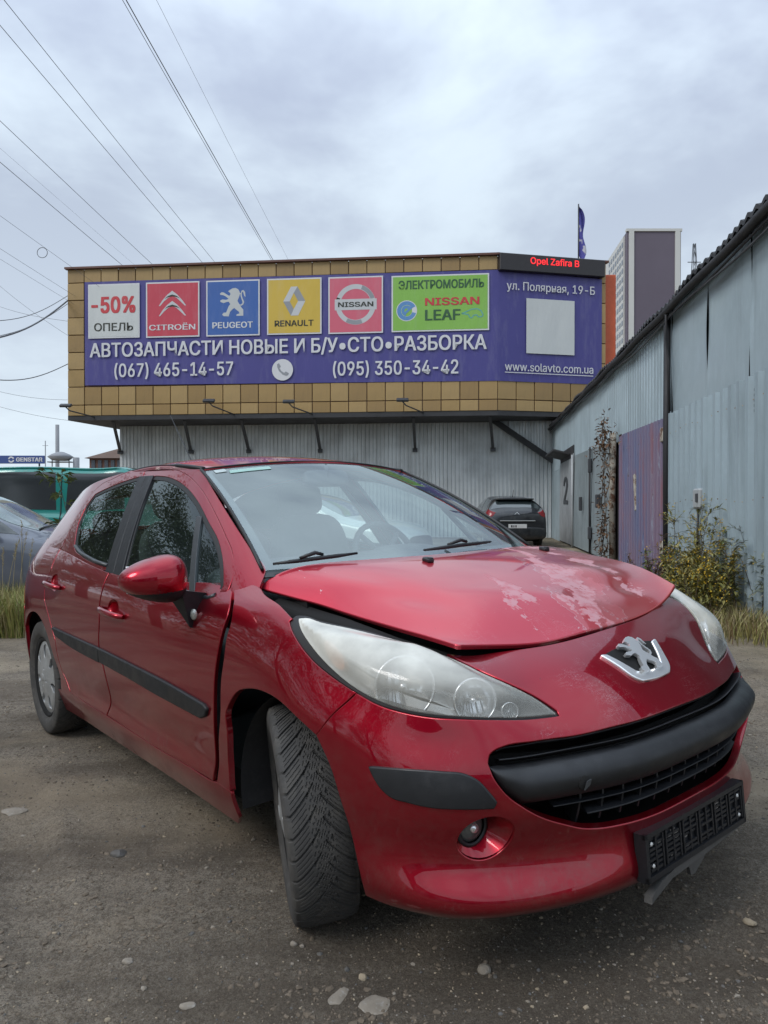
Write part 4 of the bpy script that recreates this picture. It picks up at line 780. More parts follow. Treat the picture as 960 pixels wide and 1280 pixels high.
winF = [(-1.5146, 1.3475), (-1.3474, 1.3324), (-1.1664, 1.2938), (-0.9623, 1.2194), (-0.8004, 1.1385), (-0.6549, 1.0624), (-0.5641, 0.9944), (-0.5074, 0.9369), (-0.5102, 0.9161), (-0.5474, 0.9033), (-0.6797, 0.9105), (-0.954, 0.9251), (-1.3292, 0.956)]
divF = [(-0.8927, 1.172), (-0.6992, 0.912), (-0.8577, 1.1716), (-0.6605, 0.9091)]
winR = [(-1.6853, 1.3518), (-1.8343, 1.339), (-2.0437, 1.311), (-2.1849, 1.2865), (-2.2197, 1.2289), (-2.2036, 1.1583), (-2.1414, 1.0855), (-2.09, 1.0426), (-1.9544, 1.0111), (-1.7088, 0.9819), (-1.5311, 0.971)]
bplF = [(-1.6853, 1.3518), (-1.5146, 1.3475), (-1.3292, 0.956), (-1.5311, 0.971)]
gapF = [(-0.4616, 0.9671), (-0.5474, 1.0477), (-0.6369, 1.1012), (-0.7932, 1.1886), (-0.9946, 1.2871), (-1.1247, 1.3356), (-1.2598, 1.3702), (-1.4539, 1.3957), (-1.6361, 1.4066)]
gapR = [(-1.6361, 1.4066), (-1.8799, 1.4009), (-2.0542, 1.3732), (-2.1924, 1.3457), (-2.2673, 1.2974), (-2.2854, 1.213), (-2.3118, 1.1166), (-2.3167, 1.025)]
bsplit = [(-1.6553, 1.3885), (-1.4254, 0.9618)]
beltF = [(-1.4817, 0.9356), (-1.2646, 0.9267), (-0.939, 0.9084), (-0.6565, 0.8824), (-0.5337, 0.8861), (-0.4889, 0.9149)]
mirrorbase = [(-0.7616, 0.8747), (-0.6501, 0.8963)]
wiperpts = [(0.0048, 0.9672), (0.0174, 0.8335), (0.0268, 0.614), (0.0513, 0.6949), (0.0244, 0.1362), (0.0321, -0.116), (0.0491, -0.3025), (0.0462, -0.1697)]
stick = [(0.9604, 1.0042), (0.9697, 0.9), (0.8343, 0.9924)]
washer = [(0.7973, 0.3177), (0.7741, -0.6689)]
# ================================================================== RED HATCHBACK
CARM = Matrix(((0.63489, 0.77202, -0.03009, 0.3848), (-0.77237, 0.63518, 0.0, 2.5531), (0.01911, 0.02325, 0.99955, 0.0112), (0, 0, 0, 1)))
def pip(P, poly):
    x, y = P[:, 0], P[:, 1]; r = np.zeros(len(P), bool); n = len(poly)
    for i in range(n):
        x0, y0 = poly[i]; x1, y1 = poly[(i+1) % n]
        c = ((y0 > y) != (y1 > y)); xx = (x1-x0)*(y-y0)/((y1-y0) if y1 != y0 else 1e-12)+x0; r ^= c & (x < xx)
    return r
def smooth_loop(P, step, corner=38.):
    """closed outline -> resampled Catmull-Rom, keeping corners sharper than `corner` degrees"""
    P = np.asarray(P, float); P = P[np.linalg.norm(P-np.roll(P, 1, 0), axis=1) > 1e-5]; n = len(P); out = []
    d = [P[(i+1) % n]-P[i] for i in range(n)]
    def ang(i): a, b = d[i-1], d[i]; c = np.dot(a, b)/(np.linalg.norm(a)*np.linalg.norm(b)+1e-12); return math.degrees(math.acos(max(-1, min(1, c))))
    cor = [ang(i) > corner for i in range(n)]
    for i in range(n):
        p1, p2 = P[i], P[(i+1) % n]; L_ = np.linalg.norm(p2-p1); k = max(1, int(round(L_/step)))
        def tan(j):
            if cor[j]: return None
            a, b = np.linalg.norm(d[j-1]), np.linalg.norm(d[j]); return (d[j-1]/a*b+d[j]/b*a)/(a+b)
        t1, t2 = tan(i), tan((i+1) % n); v = (p2-p1)/L_
        m1 = (t1 if t1 is not None else v)*L_; m2 = (t2 if t2 is not None else v)*L_
        for j in range(k):
            t = j/k; h = t*t*(3-2*t); out.append(p1*(1-h)+p2*h+m1*(t**3-2*t*t+t)+m2*(t**3-t*t))
    return np.array(out)
def area2(P): return float(np.sum(P[:, 0]*np.roll(P[:, 1], -1)-np.roll(P[:, 0], -1)*P[:, 1]))
def inset(P, d):
    """P counter-clockwise; positive d shrinks"""
    t = np.roll(P, -1, 0)-np.roll(P, 1, 0); t /= np.linalg.norm(t, axis=1)[:, None]+1e-12
    return P+np.stack([-t[:, 1], t[:, 0]], 1)*d
def sfnormal(surf, q, sign, e=2e-4):
    a = surf(q+[e, 0])-surf(q-[e, 0]); b = surf(q+[0, e])-surf(q-[0, e]); n = np.cross(a, b)*sign; return n/(np.linalg.norm(n, axis=1)[:, None]+1e-12)
def trim(name, surf, sign, sc, outline, holes, mat, inner=None, parent=None, step=.02, thick=.012, gap=.003, off=None, mirror=False, round_=.003, corner=38., hole_depth=None, lift=0., uvs=False, smooth_out=True):
    """panel cut from a parametric surface along an outline; edges rounded and turned in"""
    sc = np.asarray(sc, float)
    if mirror and surf is body: mirror = False; outline = [(-a, b) for a, b in outline]; holes = [[(-a, b) for a, b in h] for h in holes]
    def loop(P, g_):
        P = np.asarray(P, float)*sc
        P = smooth_loop(P, step*.6, corner) if smooth_out else smooth_loop(P, step*.6, -1)
        if area2(P) < 0: P = P[::-1]
        return inset(P, g_)
    O = loop(outline, gap); Hs = [loop(h, -gap) for h in holes]
    lo, hi = O.min(0), O.max(0); xs = np.arange(lo[0], hi[0], step); ys = np.arange(lo[1], hi[1], step*.87)
    Q = np.array([(x+(step/2 if j % 2 else 0), y) for j, y in enumerate(ys) for x in xs])
    k = pip(Q, O)
    for h in Hs: k &= ~pip(Q, h)
    Q = Q[k]; allb = np.concatenate([O]+Hs)
    if len(Q):
        keep = np.ones(len(Q), bool)
        for i in range(0, len(Q), 800): keep[i:i+800] = (np.linalg.norm(Q[i:i+800, None]-allb[None], axis=2).min(1) > step*.42)
        Q = Q[keep]
    loops = []; o = 0; E_ = []
    for l in [O]+Hs: n = len(l); loops.append(np.arange(o, o+n)); E_ += [(o+i, o+(i+1) % n) for i in range(n)]; o += n
    P2 = np.concatenate([allb, Q]) if len(Q) else allb
    rv, re, rf, ov, oe, of = delaunay_2d_cdt([Vector(p) for p in P2], E_, [], 0, 1e-7, True)
    V2 = np.array([v[:] for v in rv]); T = np.array([f[:] for f in rf if len(f) == 3])
    c = V2[T].mean(1); k = pip(c, O)
    for h in Hs: k &= ~pip(c, h)
    T = T[k]; a = (V2[T[:, 1]]-V2[T[:, 0]]); b = (V2[T[:, 2]]-V2[T[:, 0]]); fl = (a[:, 0]*b[:, 1]-a[:, 1]*b[:, 0])*sign < 0; T[fl] = T[fl][:, ::-1]
    vm = {}
    for i, src in enumerate(ov):
        for s_ in src: vm[s_] = i
    q = V2/sc; X = surf(q); Nn = sfnormal(surf, q, sign)
    if off is not None:
        X = X+Nn*np.asarray(off(q))[:, None]
        f2 = lambda qq: surf(qq)+sfnormal(surf, qq, sign)*np.asarray(off(qq))[:, None]
        Nn = sfnormal(f2, q, sign, 1e-3)
    if lift: X = X+Nn*lift
    V = [X]; NN = [Nn]; F = [tuple(t) for t in T]; mi = [0]*len(T); base = len(X)
    for li, l in enumerate(loops):
        ids = np.array([vm[i] for i in l]); p2 = V2[ids]; n = len(ids)
        t = np.roll(p2, -1, 0)-np.roll(p2, 1, 0); o2 = np.stack([t[:, 1], -t[:, 0]], 1); o2 /= np.linalg.norm(o2, axis=1)[:, None]+1e-12
        if li > 0: o2 = -o2
        ob = surf((p2+o2*1e-3)/sc)-surf((p2-o2*1e-3)/sc); nb = Nn[ids]; ob -= nb*np.sum(ob*nb, 1)[:, None]; ob /= np.linalg.norm(ob, axis=1)[:, None]+1e-12
        dep = thick if (li == 0 or hole_depth is None) else (hole_depth if not isinstance(hole_depth, (list, tuple)) else hole_depth[li-1])
        xb = X[ids]; rings = [(xb, nb), (xb-nb*round_*.3+ob*round_*.7, nb*.7+ob*.7), (xb-nb*round_+ob*round_, ob), (xb-nb*dep+ob*round_, ob)]
        for P_, n_ in rings: V.append(P_); NN.append(n_/(np.linalg.norm(n_, axis=1)[:, None]+1e-12))
        for r_ in range(3):
            A, B = base+r_*n, base+(r_+1)*n
            for i in range(n):
                j = (i+1) % n; f = (A+i, B+i, B+j, A+j) if ((li == 0) == (sign > 0)) else (A+i, A+j, B+j, B+i); F.append(f); mi.append(0)
        base += 4*n
    if inner is not None:
        V.append(X-Nn*max(thick*.8, .004)); NN.append(-Nn); F += [tuple(x+base for x in t[::-1]) for t in T]; mi += [1]*len(T)
    V = np.concatenate(V); NN = np.concatenate(NN)
    uv = None
    if mirror: V = V*[1, -1, 1]; NN = NN*[1, -1, 1]; F = [f[::-1] for f in F]
    return mk(name, V, F, [mat]+([inner] if inner is not None else []), parent, True, mi, NN)
SB = (1., .1)                                            # body (s metres, t rows of ~0.1 m)

# ---- materials
def paint(name, peel=False):
    m = M(name, (.56, .03, .055) if peel else (.35, .003, .017), .31, .55 if peel else .85, Specular_IOR_Level=.15, Coat_Weight=1., Coat_Roughness=.02)
    f = m.noise(2.3, 5, .6); m.mix(m.ramp(f, .4, .7, 0, .35), (.47, .024, .046) if peel else (.33, .003, .016))
    co = m.co('Object'); sp = m.n('ShaderNodeSeparateXYZ'); m.L.new(co, sp.inputs[0])
    low = m.ramp(sp.outputs[2], .72, .18)                 # road dirt thrown up low on the body
    d1 = m.noise(7, 7, .72, .4); d2 = m.noise(31, 5, .7)
    dirt = m.math('MULTIPLY', m.math('MULTIPLY', low, m.ramp(d1, .46, .74)), m.ramp(d2, .35, .7, .25, .75))
    m.mix(dirt, (.20, .145, .125)); sm = m.math('MULTIPLY', m.math('MULTIPLY', m.ramp(sp.outputs[2], .50, .30), m.ramp(m.noise(15, 6, .8, .5, m.co('Object', (1, 1, .55), (.3, 0, 0))), .56, .68)), m.ramp(m.noise(3.3, 3), .42, .58)); m.mix(m.math('MULTIPLY', sm, .36), (.42, .30, .30))
    film = m.math('MULTIPLY', low, m.ramp(m.noise(1.6, 4, .6), .3, .7, .0, .05)); m.mix(film, (.15, .10, .09))
    spots = m.math('MULTIPLY', m.ramp(m.noise(120, 2, .6), .70, .76), m.ramp(m.noise(9, 3), .5, .65, 0, .8)); m.mix(spots, (.06, .02, .02))
    # fine scratches
    w = m.noise(26, 5, .75, 1.2, m.co('Object', (1, .18, 1), (0, 0, .5))); w2 = m.noise(26, 5, .75, 1.2, m.co('Object', (.16, 1, .7), (0, .2, -.35)))
    scr = m.math('MAXIMUM', m.ramp(m.math('ABSOLUTE', m.math('SUBTRACT', w, .53), 0), .0, .006, 1, 0), m.ramp(m.math('ABSOLUTE', m.math('SUBTRACT', w2, .55), 0), .0, .006, 1, 0))
    nose = m.math('MULTIPLY', m.ramp(sp.outputs[0], .22, .5), m.ramp(sp.outputs[2], .5, .66))
    area = m.math('MULTIPLY', m.ramp(m.noise(5, 3), .50, .62), m.math('MULTIPLY', nose, .55)); m.mix(m.math('MULTIPLY', scr, area), (.62, .42, .44))
    rg = m.math('ADD', m.math('MULTIPLY', dirt, .4), .32)
    if peel:
        # lacquer lifting off in tongues: a warped branching field, masked to the part of the bonnet where it shows
        vx = m.n('ShaderNodeCombineXYZ'); 
        px = m.math('ADD', sp.outputs[0], m.math('MULTIPLY', m.math('SUBTRACT', m.noise(6, 5, .65), .5), .30)); py = m.math('ADD', sp.outputs[1], m.math('MULTIPLY', m.math('SUBTRACT', m.noise(5.2, 5, .65, 0, m.co('Object', (1.1, .9, 1))), .5), .30))
        # band running forward along y = .05 .. .40 (left half), flowing towards the nose
        line = m.math('SUBTRACT', py, m.math('ADD', m.math('MULTIPLY', px, -.55), .26))
        edge = m.math('ABSOLUTE', line, 0)
        w_ = m.math('ADD', .012, m.math('MULTIPLY', m.ramp(m.noise(7.5, 4, .6), .42, .68), .11))
        tong = m.ramp(m.math('DIVIDE', edge, w_), .85, 1.0, 1, 0)
        line2 = m.math('SUBTRACT', py, m.math('ADD', m.math('MULTIPLY', px, -.45), -.04)); w2_ = m.math('MULTIPLY', m.ramp(m.noise(9, 4, .6, 0, m.co('Object', (1, 1.3, 1))), .46, .66), .06)
        t2 = m.ramp(m.math('DIVIDE', m.math('ABSOLUTE', line2, 0), m.math('ADD', w2_, .0005)), .8, 1.0, 1, 0)
        t2 = m.math('MULTIPLY', t2, m.ramp(sp.outputs[0], .10, .16))
        line3 = m.math('SUBTRACT', py, m.math('ADD', m.math('MULTIPLY', px, -.2), .43)); w3_ = m.math('MULTIPLY', m.ramp(m.noise(8, 4, .6, 0, m.co('Object', (1.2, .8, 1))), .45, .64), .085)
        t3 = m.ramp(m.math('DIVIDE', m.math('ABSOLUTE', line3, 0), m.math('ADD', w3_, .0005)), .8, 1.0, 1, 0)
        fl = m.math('MAXIMUM', m.math('MAXIMUM', tong, t2), t3)
        fl = m.math('MULTIPLY', fl, m.ramp(m.noise(24, 6, .75), .34, .52, .15, 1))
        right = m.ramp(m.math('ADD', line, m.math('MULTIPLY', m.math('SUBTRACT', m.noise(12, 4), .5), .06)), -.004, .01, 0, 1)
        m.mix(m.math('MULTIPLY', right, .42), (.30, .085, .055))        # sun-burnt orange undercoat side
        halo = m.math('MULTIPLY', m.ramp(m.math('DIVIDE', m.math('ABSOLUTE', line, 0), m.math('ADD', w_, .055)), .93, 1.0, 1, 0), m.ramp(sp.outputs[0], -.2, .0)); m.mix(m.math('MULTIPLY', halo, .55), (.60, .12, .13))
        rim_ = m.ramp(m.math('ABSOLUTE', m.math('SUBTRACT', m.math('DIVIDE', m.math('ABSOLUTE', line, 0), m.math('ADD', w_, .055)), .965), 0), .0, .05, 1, 0); m.mix(m.math('MULTIPLY', rim_, m.ramp(m.noise(8, 3), .40, .55, 0, .75)), (.68, .50, .52))
        m.mix(m.math('MULTIPLY', fl, .72), (.64, .42, .45))
        chips = m.ramp(m.noise(46, 3, .6), .70, .73); m.mix(m.math('MULTIPLY', chips, m.ramp(m.noise(4), .52, .6)), (.6, .45, .46))
        rg = m.math('ADD', rg, m.math('MULTIPLY', fl, .35)); cw = m.ramp(fl, 0, .6, 1, .15); m.L.new(cw, m.b.inputs['Coat Weight'])
        m.L.new(m.ramp(m.math('MULTIPLY', right, m.ramp(m.noise(3.2), .45, .6, .3, 1)), 0, 1, .05, .28), m.b.inputs['Coat Roughness'])
        m.bumpit(fl, .25, .003)
    m.rough(rg); m.bumpit(m.noise(3.1, 2), .05, .02); return m.m
m_red = paint('red_paint'); m_red2 = paint('red_paint_peeling', True)
m_inn = simple('inner_panel_dark', (.018, .013, .014), .7, var=.3); m_plastic = simple('black_plastic', (.012, .013, .016), .46, var=.4, scale=14, bump=.0008)
m_plas2 = M('bumper_bar_plastic', (.010, .011, .013), .40); m_plas2.mix(m_plas2.ramp(m_plas2.noise(22, 6, .7), .55, .75, 0, .4), (.05, .05, .053)); m_plas2.mix(m_plas2.ramp(m_plas2.noise(5, 4, .6), .5, .7, 0, .4), (.022, .023, .025)); m_plas2.rough(m_plas2.ramp(m_plas2.noise(12, 4), .3, .7, .34, .6)); m_plas2.bumpit(m_plas2.noise(240, 2), .12, .001)
m_rub = M('seal_rubber', (.012, .012, .013), .5).m
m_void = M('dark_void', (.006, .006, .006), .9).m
m_chrome = M('chrome', (.92, .93, .94), .3, .8).m
m_sill = simple('window_trim_grey', (.06, .065, .07), .35, .3, var=.2)
def glass(name, tint, dust_veil, rough=.01, ior=1.62):  # diffuse layer: thin dust, and on the blue saloon a painted sky sheen
    m = bpy.data.materials.new(name); m.use_nodes = True; t = m.node_tree; t.nodes.clear(); n = lambda k: t.nodes.new(k)
    o = n('ShaderNodeOutputMaterial'); tr = n('ShaderNodeBsdfTransparent'); tr.inputs[0].default_value = (*tint, 1); gl = n('ShaderNodeBsdfGlossy'); gl.inputs['Roughness'].default_value = rough; gl.inputs['Color'].default_value = (.90, .99, 1, 1)
    fr = n('ShaderNodeFresnel'); gm_ = n('ShaderNodeNewGeometry'); mi_ = n('ShaderNodeMapRange'); mi_.inputs[3].default_value = ior; mi_.inputs[4].default_value = 1/ior; t.links.new(gm_.outputs['Backfacing'], mi_.inputs[0]); t.links.new(mi_.outputs[0], fr.inputs[0]); mx1 = n('ShaderNodeMixShader'); df = n('ShaderNodeBsdfDiffuse'); df.inputs[0].default_value = (.50, .56, .57, 1); mx2 = n('ShaderNodeMixShader')
    co = n('ShaderNodeTexCoord'); no = n('ShaderNodeTexNoise'); no.inputs['Scale'].default_value = 3.5; no.inputs['Detail'].default_value = 6; t.links.new(co.outputs['Object'], no.inputs['Vector'])
    mr = n('ShaderNodeMapRange'); mr.inputs[1].default_value = .3; mr.inputs[2].default_value = .75; mr.inputs[3].default_value = dust_veil*.4; mr.inputs[4].default_value = dust_veil*1.6; t.links.new(no.outputs[0], mr.inputs[0])
    t.links.new(mr.outputs[0], mx2.inputs[0]); t.links.new(tr.outputs[0], mx2.inputs[1]); t.links.new(df.outputs[0], mx2.inputs[2])
    t.links.new(fr.outputs[0], mx1.inputs[0]); t.links.new(mx2.outputs[0], mx1.inputs[1]); t.links.new(gl.outputs[0], mx1.inputs[2]); t.links.new(mx1.outputs[0], o.inputs[0]); return m
m_ws = glass('windscreen_glass', (.82, .92, .92), .07, .010, 2.55); m_sg = glass('side_glass', (.62, .74, .70), .012)

car = empty('red_hatchback'); car.matrix_world = CARM
tag(car, 'red five-door hatchback in the foreground with a sprung, crumpled bonnet and peeling lacquer', 'car')
def both(fn):
    for mir in (False, True): fn(mir)
A_ = lambda n: np.array(n, float)
# ---- body side panels
def pocket(nm): a, b = A_(nm); c_ = (a+b)/2; return [(c_[0]+.062*math.cos(t), c_[1]+.12+.36*math.sin(t)) for t in np.linspace(0, 6.283, 24)[:-1]]
def sides(mir):
    trim('front_door', body, -1, SB, doorF, [pocket(handF)], m_red, m_inn, car, mirror=mir, hole_depth=.004)
    trim('rear_door', body, -1, SB, doorR, [pocket(handR)], m_red, m_inn, car, mirror=mir, hole_depth=.004)
    fo = doorR[6:9]+doorR[8:10]
    # sill below the doors
    s0, s1 = 3.62, 1.66
    top = [(q[0], q[1]) for q in doorR[7:10]]+[(q[0], q[1]) for q in doorF[8:12]]
    sill = [(s0+.0, .03), (s0-.03, 1.0)]+[(a, b-.035) for a, b in top]+[(fender[8][0], fender[8][1]-.02), (fender[9][0], fender[9][1]-.0), (fender[9][0]-.005, .35), (fender[9][0]+.03, .03)]
    trim('sill_panel', body, -1, SB, sill, [], m_red, m_inn, car, mirror=mir, corner=30, gap=.0015)
    trim('front_wing', body, -1, SB, fender, [], m_red, m_inn, car, mirror=mir, thick=.02)
    # rear quarter with wheel arch
    xa, za, ra = -2.54, .315, .357
    qp = [(q[0]+.004, q[1]) for q in doorR[:8]]
    def body_at(X, Z):                                    # (s, t) of a side point
        ss = np.linspace(1.5, 4.4, 120); tt = np.linspace(0, 9, 91); a, b = np.meshgrid(ss, tt, indexing='ij'); g_ = np.stack([a.ravel(), b.ravel()], 1); P = BODYG if False else body(g_)
        i = np.argmin((P[:, 0]-X)**2+(P[:, 2]-Z)**2); qq = g_[i].copy()
        for _ in range(8):
            r_ = body(qq[None])[0][[0, 2]]-[X, Z]; J = np.stack([(body(qq[None]+np.eye(2)[k_]*1e-4)[0]-body(qq[None])[0])[[0, 2]]/1e-4 for k_ in (0, 1)], 1); qq = qq-np.linalg.lstsq(J, r_, rcond=None)[0]
        return tuple(qq)
    arch = [body_at(xa+ra*math.cos(a), za+ra*math.sin(a)) for a in np.linspace(R(-9), R(202), 22)]
    dr = [q for q in qp if True]
    edge = dr[:8]                                          # down the rear door's rear edge to the arch
    out_ = edge+arch+[(SK[-1]-1.02, .05), (SK[-1]-1.02, 8.6), (doorR[0][0]+.02, 8.6)]
    # keep only the arch part that lies behind the door edge
    trim('rear_quarter', body, -1, SB, out_, [], m_red, m_inn, car, mirror=mir, thick=.02, corner=30)
    arc = np.array(arch)
both(sides)
# rear bumper and tailgate (seen only through the glass and from behind)
e_ = SK[-1]; f_ = e_-1.01
trim('rear_bumper', lambda q: body(q+np.array([e_, 0])*0), -1, SB, [(f_, .05), (e_-.001, .05), (e_-.001, 4.8), (f_, 4.8)], [], m_red, m_inn, car, smooth_out=False, step=.04); trim('rear_bumper', body, -1, SB, [(f_, .05), (e_-.001, .05), (e_-.001, 4.8), (f_, 4.8)], [], m_red, m_inn, car, smooth_out=False, step=.04, mirror=True)
both(lambda mir: trim('tailgate_skin', body, -1, SB, [(f_+.25, 4.85), (e_-.001, 4.85), (e_-.001, 8.9), (f_+.25, 8.9)], [], m_red, m_inn, car, smooth_out=False, step=.04, mirror=mir))
both(lambda mir: trim('tail_light', body, -1, SB, [(f_+.01, 4.9), (f_+.24, 4.9), (f_+.24, 8.6), (f_+.01, 8.6)], [], simple('tail_red', (.35, .01, .012), .12), m_inn, car, step=.03, mirror=mir))
# ---- front bumper with nose, one piece across
def mir2(P): return [(-a, b) for a, b in P][::-1]
def crop0(P):
    """keep s>=0, ending on the centre line"""
    out_ = []
    for a, b in P:
        if a < 0: p = out_[-1]; k = p[0]/(p[0]-a); out_.append((0., p[1]+k*(b-p[1]))); break
        out_.append((a, b))
    else: out_.append((0., out_[-1][1]))
    return out_
headlo = headcut[5:13]                                     # from the wing seam along the lamp's lower edge to its inner tip
headup = headcut[13:18]                                    # back up the inner top edge to the bonnet gap
half = [(0., 0.02), (.3, .02), (.5, .03), (.75, .06), (arch[-1][0]+.01, arch[-1][1]-.15)]+[arch[i] for i in (15, 14, 13, 12, 11)]+[seam[0], seam[1], headcut[5]]+list(headlo[1:])+list(headup)+[(.66, 8.93), (.52, 8.97), (.3, 8.99), (0., 9.)]
half = [(float(a), float(b)) for a, b in half]
bump_out = half+mir2(half)[1:-1]
gtop = [q for q in crop0(A_(grille).tolist())]; glow = crop0(A_(grillelow).tolist())
gr = gtop+[(-a, b) for a, b in gtop[::-1]][1:]; 
ghole = gtop[::-1][:-1]+[tuple(q) for q in glow]            # centre top -> corner -> centre bottom (right half)
ghole = ghole+[(-a, b) for a, b in ghole[::-1]][1:-1]
fc = A_(fogc); fcx, fcy = fc[0]; frx = abs(fc[2][0]-fc[1][0])/2; fry = abs(fc[3][1]-fc[4][1])/2
fog = [(fcx+frx*math.cos(a), fcy+fry*math.sin(a)) for a in np.linspace(0, 6.283, 25)[:-1]]
trim('front_bumper', body, -1, SB, bump_out, [ghole, fog, [(-a, b) for a, b in fog]], m_red, m_inn, car, step=.016, thick=.02, hole_depth=[.022, .012, .012], corner=34, round_=.004)
# fog lamp pockets: red cone with a round lamp set to the outside
def fogs(mir):
    c3 = body([[fcx, fcy]])[0]; n3 = sfnormal(body, np.array([[fcx, fcy]]), -1)[0]
    B3 = body(np.array(fog)); V = [B3-n3*.004]; depth = .06
    lampc = body([[fcx+frx*.40, fcy-.02]])[0]-n3*.040; k = len(fog); fw = np.array([1, -.12, 0]); fw /= np.linalg.norm(fw)
    t1 = np.cross(fw, [0, 0, 1]); t1 /= np.linalg.norm(t1); t2 = np.cross(t1, fw)
    Lr = [lampc+t1*(.043*math.cos(a))*np.sign(-t1[1])*-1+t2*.043*math.sin(a) for a in np.linspace(0, 6.283, k+1)[:-1]]
    cen = B3.mean(0); ang = lambda P, cc: np.arctan2((P-cc)@t2, (P-cc)@t1)
    Lr = [lampc+t1*.044*math.cos(a)+t2*.044*math.sin(a) for a in ang(B3, cen)]
    V = np.concatenate([B3-n3*.006, np.array(Lr)]); F = [(i, (i+1) % k, k+(i+1) % k, k+i) for i in range(k)]
    sg = np.array([1, -1 if mir else 1, 1]); mk('fog_recess', V*sg, F, m_red, car, smooth=True)
    g = G(); M4 = frame4(Vector(lampc*1.0), Vector(t1), Vector(t2)); 
    if M4.to_3x3() @ Vector((0, 0, 1)) @ Vector(fw) < 0: M4 = frame4(Vector(lampc), Vector(-t1), Vector(t2))
    g.lathe([(.0, .012), (.012, .0125), (.024, .010), (.034, .004), (.040, -.004), (.044, -.012)], 28, M4=M4); o = g.build('fog_lamp', M_fog, car)
    g = G(); g.lathe([(.037, .006), (.040, .010), (.046, .008), (.048, -.02)], 28, M4=M4); o2 = g.build('lamp_bezel', m_plastic, o)
    g = G(); g.lathe([(.0, .02), (.010, .018), (.012, .012)], 12, M4=M4); o3 = g.build('lamp_bulb', m_chrome, o)
    if mir:
        for x in (o, o2, o3): x.data.transform(Matrix.Scale(-1, 4, (0, 1, 0))); x.data.flip_normals()
M_fog = simple('fog_lamp_glass', (.16, .165, .165), .12, .5, var=.5, scale=60)
both(fogs)
# rubbing strips in the bumper corners, and on the doors
both(lambda mir: trim('bumper_strip', body, -1, SB, strip, [], m_plas2.m, None, car, step=.012, off=lambda q: .010+0*q[:, 0], gap=.001, thick=.02, round_=.005, corner=32, mirror=mir))
def door_strip(mir):
    for nm in (stripF, stripR):
        trim('side_strip', body, -1, SB, nm, [], m_plas2.m, None, car, step=.012, gap=.0, thick=.02, round_=.007, corner=12, lift=.012, mirror=mir)
both(door_strip)
# ---- lower grille: back panel, bumper bar, lips and fins
g_back = inset(smooth_loop(np.array(ghole)*SB, .03), -.012)
trim('grille_back', body, -1, SB, [tuple(p/np.array(SB)) for p in g_back], [], m_void, None, car, step=.03, lift=-.085, thick=.004, smooth_out=True)
def band(name, tfun0, tfun1, offf, s_lim, mat, n=90, k=9, parent=car, close=True):
    """bar following the front of the car between two heights, with a section offf(a) a in 0..1 -> metres out of the surface"""
    ss = np.linspace(-s_lim, s_lim, n); V = []; F = []
    for s_ in ss:
        a = np.linspace(0, 1, k); t0, t1 = tfun0(abs(s_)), tfun1(abs(s_)); q = np.stack([np.full(k, s_), t0+(t1-t0)*a], 1)
        X = body(q)+sfnormal(body, q, -1)*np.array([offf(x, abs(s_)) for x in a])[:, None]; V += list(X)
    for i in range(n-1):
        for j in range(k-1): p = i*k+j; F.append((p, p+1, p+k+1, p+k))
        if close: F.append((i*k+k-1, i*k, (i+1)*k, (i+1)*k+k-1))
    return mk(name, V, F, mat, parent, smooth=True)
bL = A_(barL); bb_ = A_(barb)
def tint(P, n_=None):
    P = np.asarray(P, float); o_ = np.argsort(P[:, 0]); return lambda s_: float(np.interp(s_, P[o_, 0], P[o_, 1]))
gt_f = tint([(a, b) for a, b in gtop]); gl_f = tint([(a, b) for a, b in glow if True][1:])
s_end = max(a for a, b in glow)
bar_top = lambda s_: min(4.30+.02*s_, gt_f(s_)-.04); 
bar_bot = lambda s_: max(3.30-.05*s_, gl_f(min(s_, s_end-.002))+.02)
def bar_sec(a, s_):
    e0 = np.clip((s_end+.004-s_)/.11, 0, 1)**.5; return (-.040+.064*math.sin(math.pi*min(1, max(0, .06+.88*a)))**.62)*e0+(-.02)*(1-e0)
band('bumper_bar', bar_bot, bar_top, bar_sec, s_end-.004, m_plas2.m, n=120, k=15, close=False)
lip_c = lambda s_: min(gt_f(s_)-.10, 4.46)
band('grille_lip', lambda s_: lip_c(s_)-.07, lambda s_: lip_c(s_)+.05, lambda a, s_: -.045+.045*math.sin(math.pi*a), s_end-.03, m_plastic, k=7)
band('grille_lip', lambda s_: gt_f(s_)-.05, lambda s_: gt_f(s_)+.01, lambda a, s_: -.02+.008*math.sin(math.pi*a), s_end-.03, m_plastic, k=5)
for tz, lim in ((3.02, .50), (2.66, .40)):
    band('grille_slat', lambda s_, z=tz: z-.045, lambda s_, z=tz: z+.045, lambda a, s_: -.052+.030*math.sin(math.pi*a), lim, m_plastic, k=7)
g = G()
for s_ in np.linspace(-.42, .42, 13):
    q = np.array([[s_, 2.4], [s_, 2.66], [s_, 3.02], [s_, 3.25]]); X = body(q); n_ = sfnormal(body, q, -1); V = []
    for x, nn_ in zip(X, n_):
        tdir = np.cross(nn_, [0, 0, 1]); V += [x-nn_*.034-tdir*.003, x-nn_*.034+tdir*.003, x-nn_*.085+tdir*.003, x-nn_*.085-tdir*.003]
    F = []
    for i in range(3):
        for j in range(4): F.append((i*4+j, i*4+(j+1) % 4, i*4+4+(j+1) % 4, i*4+4+j))
    fin = mk('grille_fin', V, F, m_plastic, car)
